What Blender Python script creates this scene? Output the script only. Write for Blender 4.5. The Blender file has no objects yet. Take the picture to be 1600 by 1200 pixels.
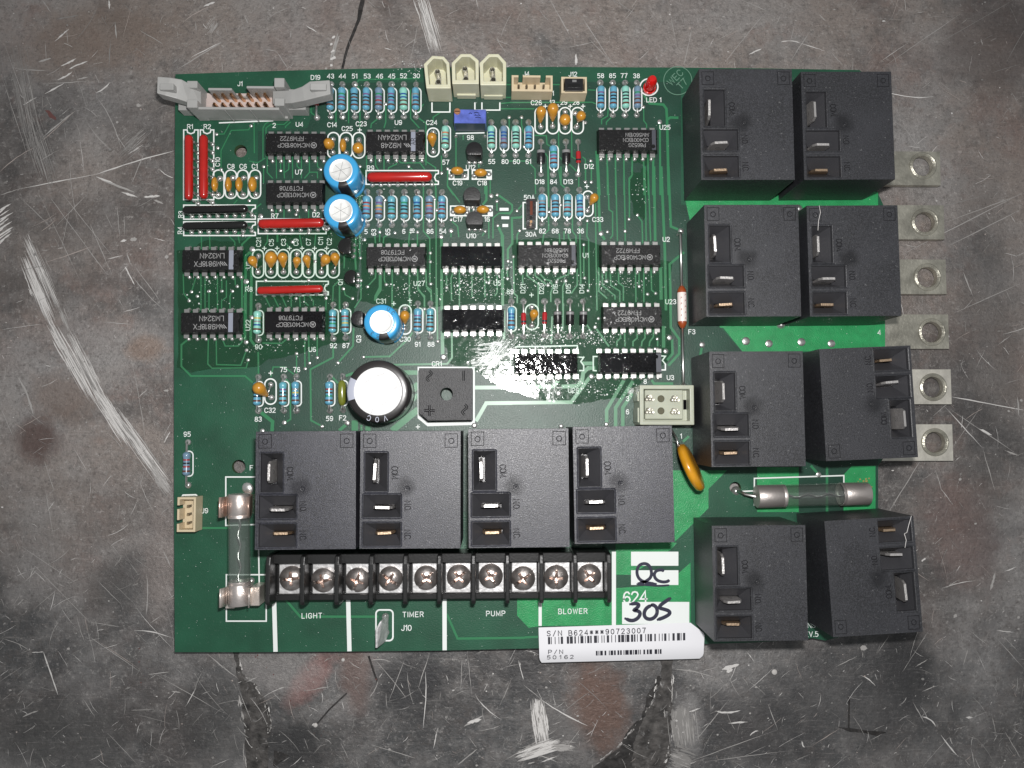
import bpy, bmesh, math, random
from mathutils import Vector, Matrix

scene = bpy.context.scene
COL = scene.collection
random.seed(7)
R = math.radians
# One Blender unit is 19 mm of the real bench; board coordinates below are in 1/100 unit.
scene.unit_settings.system = 'METRIC'
scene.unit_settings.scale_length = 0.019

# ------------------------------------------------------------------ camera
F = 1232.0
H = 1232.0
NX, NY = 775.0, 667.0                  # where the vertical under the lens meets the picture
zc = Vector((-(NX-800), (NY-600), F)).normalized()
xc = (Vector((1, 0, 0)) - zc*zc.x).normalized()
yc = zc.cross(xc)
ROT = Matrix((xc, yc, zc))             # camera axes -> world axes
cd = bpy.data.cameras.new('camera')
cam = bpy.data.objects.new('camera', cd)
COL.objects.link(cam)
cd.sensor_fit = 'HORIZONTAL'
cd.sensor_width = 36.0
cd.lens = 36.0*F/1600.0
cd.clip_start = 0.05
cd.clip_end = 200.0
cam.matrix_world = Matrix.Translation((0, 0, H/100)) @ ROT.to_4x4()
scene.camera = cam

# ------------------------------------------------------------------ light
world = bpy.data.worlds.new('World')
scene.world = world
world.use_nodes = True
bg = world.node_tree.nodes['Background']
bg.inputs[0].default_value = (0.95, 0.98, 1.0, 1)
bg.inputs[1].default_value = 0.24
ld = bpy.data.lights.new('camera_flash', 'AREA')
ld.shape = 'ELLIPSE'
ld.size = 0.75
ld.size_y = 0.45
ld.energy = 1850
ld.color = (1.0, 0.98, 0.965)
flash = bpy.data.objects.new('camera_flash', ld)
flash.location = (0.45, 1.2, H/100+0.15)
COL.objects.link(flash)
scene.view_settings.view_transform = 'Standard'
scene.view_settings.look = 'None'
scene.view_settings.exposure = 0
scene.view_settings.gamma = 1
scene.cycles.max_bounces = 6
scene.cycles.transparent_max_bounces = 12


def P(x, y, z=0.0):
    """picture point on the plane at height z -> board coordinates"""
    d = ROT @ Vector((x-800, 600-y, -F))
    t = (z-H)/d.z
    return Vector((d.x*t, d.y*t, z))


def K(z):
    return (H-z)/H


# ------------------------------------------------------------------ materials
MATS = {}


def mat(name, col, rough=0.5, metal=0.0, spec=0.5, bump=0.0, bscale=40.0, var=0.0, vscale=6.0,
        speck=0.0, sscale=90.0, coat=0.0, sub=0.0, bdist=0.02):
    if name in MATS:
        return MATS[name]
    m = bpy.data.materials.new(name)
    m.use_nodes = True
    nt = m.node_tree
    b = nt.nodes['Principled BSDF']
    b.inputs['Base Color'].default_value = (*col, 1)
    b.inputs['Roughness'].default_value = rough
    b.inputs['Metallic'].default_value = metal
    b.inputs['Specular IOR Level'].default_value = spec
    if coat:
        b.inputs['Coat Weight'].default_value = coat
        b.inputs['Coat Roughness'].default_value = 0.08
    if sub:
        b.inputs['Subsurface Weight'].default_value = sub
        b.inputs['Subsurface Radius'].default_value = (0.1, 0.08, 0.05)
    geo = nt.nodes.new('ShaderNodeNewGeometry')
    if bump or var or speck:
        def noise(sc, det=4):
            n = nt.nodes.new('ShaderNodeTexNoise')
            n.inputs['Scale'].default_value = sc
            n.inputs['Detail'].default_value = det
            nt.links.new(geo.outputs['Position'], n.inputs['Vector'])
            return n
        if bump:
            n = noise(bscale, 5)
            bp = nt.nodes.new('ShaderNodeBump')
            bp.inputs['Strength'].default_value = bump
            bp.inputs['Distance'].default_value = bdist
            nt.links.new(n.outputs['Fac'], bp.inputs['Height'])
            nt.links.new(bp.outputs['Normal'], b.inputs['Normal'])
            if coat:
                nt.links.new(bp.outputs['Normal'], b.inputs['Coat Normal'])
        prev = None
        if var:
            n = noise(vscale, 6)
            mp = nt.nodes.new('ShaderNodeMapRange')
            mp.inputs[1].default_value = 0.3
            mp.inputs[2].default_value = 0.7
            mp.inputs[3].default_value = 1-var
            mp.inputs[4].default_value = 1+var
            nt.links.new(n.outputs['Fac'], mp.inputs[0])
            mx = nt.nodes.new('ShaderNodeVectorMath')
            mx.operation = 'SCALE'
            mx.inputs[0].default_value = col
            nt.links.new(mp.outputs[0], mx.inputs['Scale'])
            prev = mx.outputs[0]
        if speck:
            n = noise(sscale, 2)
            mp = nt.nodes.new('ShaderNodeMapRange')
            mp.inputs[1].default_value = 0.62
            mp.inputs[2].default_value = 0.8
            mp.inputs[4].default_value = speck
            nt.links.new(n.outputs['Fac'], mp.inputs[0])
            mx = nt.nodes.new('ShaderNodeMix')
            mx.data_type = 'RGBA'
            nt.links.new(mp.outputs[0], mx.inputs['Factor'])
            if prev is not None:
                nt.links.new(prev, mx.inputs[6])
            else:
                mx.inputs[6].default_value = (*col, 1)
            mx.inputs[7].default_value = (0.45, 0.45, 0.45, 1)
            prev = mx.outputs[2]
        if prev is not None:
            nt.links.new(prev, b.inputs['Base Color'])
    MATS[name] = m
    return m


def spatter(nt, strength, bump=None, fine=70.0, wave=5.0, wamp=0.25, lo=0.6):
    """varnish relief: slow ripples with small hard droplets"""
    geo = nt.nodes.new('ShaderNodeNewGeometry')

    def noise(sc, det):
        n = nt.nodes.new('ShaderNodeTexNoise')
        n.inputs['Scale'].default_value = sc
        n.inputs['Detail'].default_value = det
        nt.links.new(geo.outputs['Position'], n.inputs['Vector'])
        return n.outputs['Fac']
    mp = nt.nodes.new('ShaderNodeMapRange')
    mp.inputs[1].default_value = lo
    mp.inputs[2].default_value = lo+0.14
    nt.links.new(noise(fine, 2), mp.inputs[0])
    # droplets come in patches
    mq = nt.nodes.new('ShaderNodeMapRange')
    mq.inputs[1].default_value = 0.42
    mq.inputs[2].default_value = 0.6
    nt.links.new(noise(3.0, 3), mq.inputs[0])
    mm = nt.nodes.new('ShaderNodeMath')
    mm.operation = 'MULTIPLY'
    nt.links.new(mp.outputs[0], mm.inputs[0])
    nt.links.new(mq.outputs[0], mm.inputs[1])
    b1 = nt.nodes.new('ShaderNodeBump')
    b1.inputs['Strength'].default_value = wamp
    b1.inputs['Distance'].default_value = 0.05
    nt.links.new(noise(wave, 4), b1.inputs['Height'])
    b2 = nt.nodes.new('ShaderNodeBump')
    b2.inputs['Strength'].default_value = strength
    b2.inputs['Distance'].default_value = 0.02
    nt.links.new(mm.outputs[0], b2.inputs['Height'])
    nt.links.new(b1.outputs[0], b2.inputs['Normal'])
    return b2.outputs[0]


def film(name, tint, rough, spat=None, f0=0.04, f1=0.5, haze=0.0):
    m = bpy.data.materials.new(name)
    m.use_nodes = True
    nt = m.node_tree
    nt.nodes.remove(nt.nodes['Principled BSDF'])
    out = nt.nodes['Material Output']
    tr = nt.nodes.new('ShaderNodeBsdfTransparent')
    tr.inputs[0].default_value = (*tint, 1)
    gl = nt.nodes.new('ShaderNodeBsdfGlossy')
    gl.inputs['Roughness'].default_value = rough
    lw = nt.nodes.new('ShaderNodeLayerWeight')
    pw = nt.nodes.new('ShaderNodeMath')
    pw.operation = 'POWER'
    pw.inputs[1].default_value = 3.0
    nt.links.new(lw.outputs['Facing'], pw.inputs[0])
    ma = nt.nodes.new('ShaderNodeMath')
    ma.operation = 'MULTIPLY_ADD'
    ma.inputs[1].default_value = f1
    ma.inputs[2].default_value = f0
    nt.links.new(pw.outputs[0], ma.inputs[0])
    mx = nt.nodes.new('ShaderNodeMixShader')
    nt.links.new(ma.outputs[0], mx.inputs[0])
    nt.links.new(tr.outputs[0], mx.inputs[1])
    nt.links.new(gl.outputs[0], mx.inputs[2])
    if haze:
        df = nt.nodes.new('ShaderNodeBsdfDiffuse')
        df.inputs[0].default_value = (0.6, 0.63, 0.61, 1)
        m2 = nt.nodes.new('ShaderNodeMixShader')
        m2.inputs[0].default_value = haze
        nt.links.new(mx.outputs[0], m2.inputs[1])
        nt.links.new(df.outputs[0], m2.inputs[2])
        nt.links.new(m2.outputs[0], out.inputs[0])
    else:
        nt.links.new(mx.outputs[0], out.inputs[0])
    if spat:
        nt.links.new(spatter(nt, **spat), gl.inputs['Normal'])
    MATS[name] = m
    return m


M_BOARD = mat('solder_mask', (0.012, 0.078, 0.041), 0.42, spec=0.5, bump=0.2, bscale=45, var=0.22, vscale=1.8, speck=0.06, sscale=22)
M_PLANE = mat('mask_over_inner_copper', (0.011, 0.05, 0.031), 0.42, spec=0.5, bump=0.2, bscale=45, var=0.2, vscale=2.5, speck=0.05, sscale=30)
M_POUR = mat('mask_over_copper_pour', (0.022, 0.28, 0.09), 0.38, spec=0.5, bump=0.35, bscale=60, var=0.15, vscale=6, speck=0.08, sscale=40)
M_TRACE = mat('mask_over_trace', (0.03, 0.19, 0.08), 0.35, spec=0.6)
M_SILK = mat('silkscreen_ink', (0.78, 0.82, 0.8), 0.6)
M_SILKDIM = mat('faint_print', (0.12, 0.24, 0.17), 0.6)
M_EDGE = mat('board_edge', (0.05, 0.1, 0.04), 0.7)
M_VARN = film('clear_varnish', (0.9, 0.97, 0.92), 0.09, dict(strength=0.6, fine=36, wave=3.5, wamp=0.2), f0=0.075)
M_WET = mat('varnished_mask', (0.0035, 0.05, 0.02), 0.5, spec=0.15, var=0.15, vscale=3)
M_SOLDER = mat('solder', (0.72, 0.72, 0.7), 0.3, metal=0.85, bump=0.25, bscale=25)
M_TIN = mat('tinned_lead', (0.68, 0.67, 0.65), 0.28, metal=0.95)


def relay_material(name, col, rough, dust):
    m = mat(name, col, rough, spec=0.55, bump=0.3, bscale=80, bdist=0.014)
    nt = m.node_tree
    L = nt.links.new
    b = nt.nodes['Principled BSDF']
    tc = nt.nodes.new('ShaderNodeTexCoord')
    oi = nt.nodes.new('ShaderNodeObjectInfo')
    ad = nt.nodes.new('ShaderNodeVectorMath')
    ad.operation = 'ADD'
    sc = nt.nodes.new('ShaderNodeVectorMath')
    sc.operation = 'SCALE'
    sc.inputs[0].default_value = (37, 11, 5)
    L(oi.outputs['Random'], sc.inputs['Scale'])
    L(tc.outputs['Object'], ad.inputs[0])
    L(sc.outputs[0], ad.inputs[1])

    def noise(s, d, rough_=0.5):
        n = nt.nodes.new('ShaderNodeTexNoise')
        n.inputs['Scale'].default_value = s
        n.inputs['Detail'].default_value = d
        n.inputs['Roughness'].default_value = rough_
        L(ad.outputs[0], n.inputs['Vector'])
        return n.outputs['Fac']

    def rng(src, a, c, lo=0.0, hi=1.0):
        mp = nt.nodes.new('ShaderNodeMapRange')
        mp.inputs[1].default_value = a
        mp.inputs[2].default_value = c
        mp.inputs[3].default_value = lo
        mp.inputs[4].default_value = hi
        L(src, mp.inputs[0])
        return mp.outputs[0]

    def mix(f, a, c):
        mx = nt.nodes.new('ShaderNodeMix')
        mx.data_type = 'RGBA'
        L(f, mx.inputs['Factor'])
        for s, v in ((6, a), (7, c)):
            if isinstance(v, tuple):
                mx.inputs[s].default_value = (*v, 1)
            else:
                L(v, mx.inputs[s])
        return mx.outputs[2]
    lt = tuple(c*2.3 for c in col)
    base = mix(rng(noise(48, 3), 0.42, 0.76), tuple(c*0.75 for c in col), lt)
    base = mix(rng(noise(1.6, 5), 0.4, 0.75, 0, 0.6), base, tuple(c*1.9 for c in col))
    base = mix(rng(noise(26, 2), 0.68, 0.74, 0, dust), base, (0.3, 0.3, 0.3))
    # finger grease round the gate mark in the middle of the top
    ds = nt.nodes.new('ShaderNodeVectorMath')
    ds.operation = 'DISTANCE'
    ds.inputs[1].default_value = (-0.075, 0.03, 1.1)
    L(tc.outputs['Object'], ds.inputs[0])
    a2 = nt.nodes.new('ShaderNodeMath')
    a2.operation = 'MULTIPLY_ADD'
    a2.inputs[1].default_value = 0.16
    L(noise(7, 3), a2.inputs[0])
    L(ds.outputs['Value'], a2.inputs[2])
    g = rng(a2.outputs[0], 0.15, 0.27, 1, 0)
    base = mix(g, base, tuple(c*0.72 for c in col))
    L(base, b.inputs['Base Color'])
    L(rng(noise(60, 3), 0.3, 0.7, rough-0.14, rough+0.12), b.inputs['Roughness'])
    sp = rng(g, 0, 1, 0.7, 0.42)
    L(sp, b.inputs['Specular IOR Level'])
    return m


M_RELAY = relay_material('relay_plastic', (0.0225, 0.023, 0.03), 0.42, 0.25)
M_RELAYD = relay_material('relay_plastic_dusty', (0.0195, 0.02, 0.0235), 0.47, 0.25)
M_EMBOSS = mat('sunken_sign', (0.004, 0.004, 0.005), 0.9, spec=0.03)
M_EMB2 = mat('relay_lettering', (0.01, 0.01, 0.012), 0.7, spec=0.22)
M_POCK = mat('relay_pocket', (0.045, 0.045, 0.05), 0.34, spec=0.9, bump=0.15, bscale=60, speck=0.05)
M_BRASS = mat('brass_blade', (0.7, 0.52, 0.36), 0.4, metal=1.0, bump=0.2)
M_STEEL = mat('blade_metal', (0.8, 0.77, 0.75), 0.36, metal=0.85, bump=0.3)
M_IC = mat('chip_epoxy', (0.0055, 0.0055, 0.006), 0.45, spec=0.22, bump=0.3, bscale=60, speck=0.12, sscale=30)
ic_ = M_IC.node_tree
pb_ = ic_.nodes['Principled BSDF']
pb_.inputs['Coat Weight'].default_value = 0.35
pb_.inputs['Coat Roughness'].default_value = 0.1
ic_.links.new(spatter(ic_, 0.9, fine=24, wave=8, wamp=0.5, lo=0.54), pb_.inputs['Coat Normal'])
M_ICG = mat('chip_epoxy_varnished', (0.007, 0.007, 0.008), 0.07, spec=0.5)
nt_ = M_ICG.node_tree
nt_.links.new(spatter(nt_, 0.8, fine=40, wave=7, wamp=0.2, lo=0.5), nt_.nodes['Principled BSDF'].inputs['Normal'])
M_ICMARK = mat('chip_print', (0.34, 0.34, 0.34), 0.6)
M_ICBAND = mat('chip_band', (0.25, 0.27, 0.33), 0.6)
M_RED = mat('red_coating', (0.42, 0.012, 0.008), 0.25, spec=0.5, coat=0.4, var=0.1)
M_BLACKG = mat('black_coating', (0.01, 0.01, 0.01), 0.18, spec=0.6, bump=0.2, bscale=20)
M_BLACK = mat('black_plastic', (0.012, 0.012, 0.013), 0.32, spec=0.5, bump=0.2, bscale=30)
M_ORANGE = mat('orange_epoxy', (0.52, 0.24, 0.026), 0.28, spec=0.5, coat=0.3, var=0.12, vscale=8)
M_ORANGED = mat('varistor_epoxy', (0.56, 0.255, 0.014), 0.25, spec=0.5, coat=0.3, var=0.15, vscale=5)
M_BLUE = mat('blue_sleeve', (0.045, 0.33, 0.63), 0.25, spec=0.5, coat=0.3)
M_ALU = mat('aluminium_top', (0.86, 0.86, 0.84), 0.42, metal=0.55, bump=0.15, bscale=12)
M_ALUW = mat('white_can_top', (0.72, 0.72, 0.72), 0.4, bump=0.05)
M_SCORE = mat('vent_score', (0.3, 0.3, 0.3), 0.5, metal=0.4)
M_DARKSLV = mat('dark_sleeve', (0.02, 0.018, 0.018), 0.28, spec=0.5, coat=0.3)
M_GREYSTR = mat('grey_stripe', (0.4, 0.42, 0.5), 0.4)
M_NYLON = mat('nylon_white', (0.62, 0.61, 0.45), 0.4, spec=0.4, sub=0.15, var=0.05)
M_CREAM = mat('cream_plastic', (0.6, 0.5, 0.34), 0.4, spec=0.4, var=0.05)
M_GREY = mat('grey_plastic', (0.36, 0.36, 0.35), 0.42, spec=0.4, var=0.05)
M_GOLD = mat('gold_pin', (0.7, 0.42, 0.22), 0.28, metal=1.0)
M_TRIM = mat('trimmer_blue', (0.1, 0.14, 0.5), 0.35, spec=0.5, var=0.3, vscale=9)
M_TRIMS = mat('trimmer_side', (0.006, 0.03, 0.06), 0.35)
M_COPPER = mat('copper_screw', (0.75, 0.36, 0.2), 0.35, metal=0.9)
M_LUG = mat('plated_lug', (0.45, 0.435, 0.37), 0.36, metal=0.7, bump=0.5, bscale=22, var=0.3, vscale=5)
M_PLATE = mat('terminal_plate', (0.66, 0.655, 0.655), 0.42, metal=0.6, bump=0.4, bscale=14, var=0.2, vscale=12)
M_SCREW = mat('screw_steel', (0.46, 0.42, 0.4), 0.34, metal=0.85, bump=0.25, bscale=20, var=0.3, vscale=10)
M_RECESS = mat('screw_recess', (0.62, 0.45, 0.38), 0.3, metal=1.0, bump=0.4, bscale=25)
M_BLK = mat('terminal_plastic', (0.014, 0.014, 0.014), 0.3, spec=0.6, bump=0.1, bscale=30)
M_CAP = mat('fuse_cap', (0.62, 0.57, 0.54), 0.4, metal=0.8, bump=0.2, bscale=14)
M_CLIP = mat('fuse_clip_tin', (0.8, 0.72, 0.66), 0.36, metal=0.8, bump=0.15, bscale=14)
M_GLASS = film('fuse_glass', (0.84, 0.89, 0.86), 0.1, f0=0.16, f1=0.55, haze=0.06)
M_LED = mat('red_lens', (0.6, 0.01, 0.008), 0.12, spec=0.5, coat=0.5)
M_PAPER = mat('label_paper', (0.8, 0.8, 0.83), 0.32, spec=0.5, bump=0.12, bscale=3, bdist=0.03)
M_NYLONG = mat('nylon_greenish', (0.4, 0.42, 0.335), 0.42, spec=0.4, sub=0.15, var=0.08, vscale=4)
M_CLIPC = mat('fuse_clip_copper', (0.82, 0.6, 0.5), 0.32, metal=0.85, bump=0.15, bscale=14)
M_INK = mat('label_ink', (0.02, 0.02, 0.03), 0.5)
M_MARKER = mat('marker_ink', (0.03, 0.03, 0.055), 0.35)
M_ORINK = mat('orange_ends', (0.3, 0.06, 0.015), 0.35)
M_WHITEB = mat('white_sleeve', (0.78, 0.7, 0.66), 0.35, coat=0.3)
M_OLIVE = mat('olive_body', (0.17, 0.19, 0.025), 0.25, coat=0.4)
M_GLSRED = mat('red_glass', (0.4, 0.02, 0.025), 0.15, coat=0.4)
M_FIBRE = mat('fibre', (0.7, 0.68, 0.66), 0.6)
RB = {
    'b': mat('resistor_blue', (0.12, 0.36, 0.5), 0.3, coat=0.3), 'c': mat('resistor_sky', (0.13, 0.4, 0.48), 0.3, coat=0.3),
    't': mat('resistor_mint', (0.26, 0.6, 0.5), 0.3, coat=0.3), 'p': mat('resistor_dusk', (0.16, 0.26, 0.36), 0.3, coat=0.3)}
BANDC = {'k': (0.015, 0.02, 0.03), 'n': (0.12, 0.045, 0.03), 'r': (0.3, 0.03, 0.03), 'o': (0.55, 0.2, 0.1), 'y': (0.5, 0.45, 0.12),
         'g': (0.03, 0.25, 0.12), 'u': (0.02, 0.09, 0.3), 'v': (0.18, 0.1, 0.25), 's': (0.25, 0.25, 0.25), 'w': (0.6, 0.65, 0.6)}
BM = {k: mat('band_'+k, v, 0.3, coat=0.3) for k, v in BANDC.items()}


# ------------------------------------------------------------------ mesh builder
class MB:
    def __init__(s):
        s.v, s.f, s.m, s.mats = [], [], [], []

    def mi(s, m):
        if m not in s.mats:
            s.mats.append(m)
        return s.mats.index(m)

    def add(s, vs, fs, m):
        o = len(s.v)
        s.v += [tuple(p) for p in vs]
        i = s.mi(m)
        for f in fs:
            s.f.append(tuple(k+o for k in f))
            s.m.append(i)

    def box(s, x0, y0, z0, x1, y1, z1, m, tf=None):
        vs = [(x, y, z) for z in (z0, z1) for y in (y0, y1) for x in (x0, x1)]
        if tf:
            vs = [tf @ Vector(p) for p in vs]
        s.add(vs, [(0, 2, 3, 1), (4, 5, 7, 6), (0, 1, 5, 4), (2, 6, 7, 3), (0, 4, 6, 2), (1, 3, 7, 5)], m)

    def prism(s, poly, z0, z1, m, tf=None, ztop=None):
        n = len(poly)
        vs = [(p[0], p[1], z0) for p in poly] + [(p[0], p[1], z1) for p in poly]
        if tf:
            vs = [tf @ Vector(p) for p in vs]
        s.add(vs, [tuple(range(n-1, -1, -1)), tuple(range(n, 2*n))] + [(i, (i+1) % n, n+(i+1) % n, n+i) for i in range(n)], m)

    def sheet(s, pts, m):
        s.add(pts, [tuple(range(len(pts)))], m)

    def lathe(s, prof, n, m, A=(0, 0, 0), d=(0, 0, 1), mf=None, arc=None):
        """profile [(r, t)], along direction d from A. mf(segment, sector) may give another material"""
        A = Vector(A)
        d = Vector(d).normalized()
        u = d.orthogonal().normalized() if abs(d.z) < 0.99 else Vector((1, 0, 0))
        u = (u - d*u.dot(d)).normalized()
        w = d.cross(u)
        o = len(s.v)
        ring = []
        for r, t in prof:
            if r < 1e-6:
                ring.append([len(s.v)])
                s.v.append(tuple(A+d*t))
            else:
                k0 = len(s.v)
                for i in range(n):
                    a = 2*math.pi*i/n
                    s.v.append(tuple(A+d*t+(u*math.cos(a)+w*math.sin(a))*r))
                ring.append(list(range(k0, k0+n)))
        for j in range(len(prof)-1):
            a, b = ring[j], ring[j+1]
            for i in range(n):
                q = (i+1) % n
                if len(a) == 1 and len(b) == 1:
                    continue
                if len(a) == 1:
                    f = (a[0], b[q], b[i])
                elif len(b) == 1:
                    f = (a[i], a[q], b[0])
                else:
                    f = (a[i], a[q], b[q], b[i])
                s.f.append(f)
                s.m.append(s.mi(mf(j, i) if mf else m))

    def tube(s, pts, r, m, n=8):
        pts = [Vector(p) for p in pts]
        o = len(s.v)
        for k, p in enumerate(pts):
            d = (pts[min(k+1, len(pts)-1)]-pts[max(k-1, 0)]).normalized()
            u = d.cross(Vector((0.31, 0.17, 0.93)))
            u = u.normalized() if u.length > 1e-4 else d.orthogonal().normalized()
            w = d.cross(u)
            for i in range(n):
                a = 2*math.pi*i/n
                s.v.append(tuple(p+(u*math.cos(a)+w*math.sin(a))*r))
        i = s.mi(m)
        for k in range(len(pts)-1):
            for q in range(n):
                s.f.append((o+k*n+q, o+k*n+(q+1) % n, o+(k+1)*n+(q+1) % n, o+(k+1)*n+q))
                s.m.append(i)
        s.f.append(tuple(range(o+n-1, o-1, -1)))
        s.f.append(tuple(range(o+(len(pts)-1)*n, o+len(pts)*n)))
        s.m += [i, i]

    def ribbon(s, pts, w, z, m, closed=False, taper=None, px=True):
        """flat line of width w (board units) on plane z through picture points"""
        q = [P(p[0], p[1], z) if px else Vector((p[0], p[1], z)) for p in pts]
        n = len(q)
        if n < 2:
            return
        vs = []
        for k in range(n):
            a = q[(k-1) % n] if (closed or k > 0) else None
            b = q[(k+1) % n] if (closed or k < n-1) else None
            d1 = (q[k]-a).normalized() if a is not None else None
            d2 = (b-q[k]).normalized() if b is not None else None
            if d1 is None:
                d1 = d2
            if d2 is None:
                d2 = d1
            d = d1+d2
            if d.length < 1e-4:
                d = d1
            d.normalize()
            c = max(0.45, d.dot(d1))
            nn = Vector((-d.y, d.x, 0))*(w*0.5/c)
            if taper:
                nn *= taper(k/(n-1))
            vs += [q[k]+nn, q[k]-nn]
        fs = [(2*k+1, 2*k+3, 2*k+2, 2*k) for k in range(n-1)]
        if closed:
            fs.append((2*n-1, 1, 0, 2*n-2))
        s.add(vs, fs, m)

    def build(s, name, parent=None, loc=None, smooth=False, bevel=0.0, seg=1, angle=40, mesh_only=False, sc=0.01):
        me = bpy.data.meshes.new(name)
        me.from_pydata([(a*sc, b*sc, c*sc) for a, b, c in s.v], [], s.f)
        for m in s.mats:
            me.materials.append(m)
        me.polygons.foreach_set('material_index', s.m)
        me.update()
        if bevel:
            bm = bmesh.new()
            bm.from_mesh(me)
            bmesh.ops.remove_doubles(bm, verts=bm.verts, dist=1e-5)
            ed = [e for e in bm.edges if len(e.link_faces) == 2 and e.calc_face_angle(0) > R(angle)]
            bmesh.ops.bevel(bm, geom=ed, offset=bevel*sc, segments=seg, affect='EDGES', clamp_overlap=True, profile=0.6)
            bm.to_mesh(me)
            bm.free()
        if smooth:
            me.polygons.foreach_set('use_smooth', [True]*len(me.polygons))
            if smooth != 'all':
                me.set_sharp_from_angle(angle=R(40))
        if mesh_only:
            return me
        return put(name, me, parent, loc)


def put(name, me, parent=None, loc=None, rz=0.0, label=None, kind=None):
    o = bpy.data.objects.new(name, me)
    COL.objects.link(o)
    if parent is not None:
        o.parent = parent
    if loc is not None:
        o.location = Vector(loc)*0.01
    if rz:
        o.rotation_euler.z = rz
    if label:
        o['label'] = label
    if kind:
        o['kind'] = kind
    return o


def thing(o, label, cat, group=None):
    o['label'] = label
    o['category'] = cat
    if group:
        o['group'] = group
    return o


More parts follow.
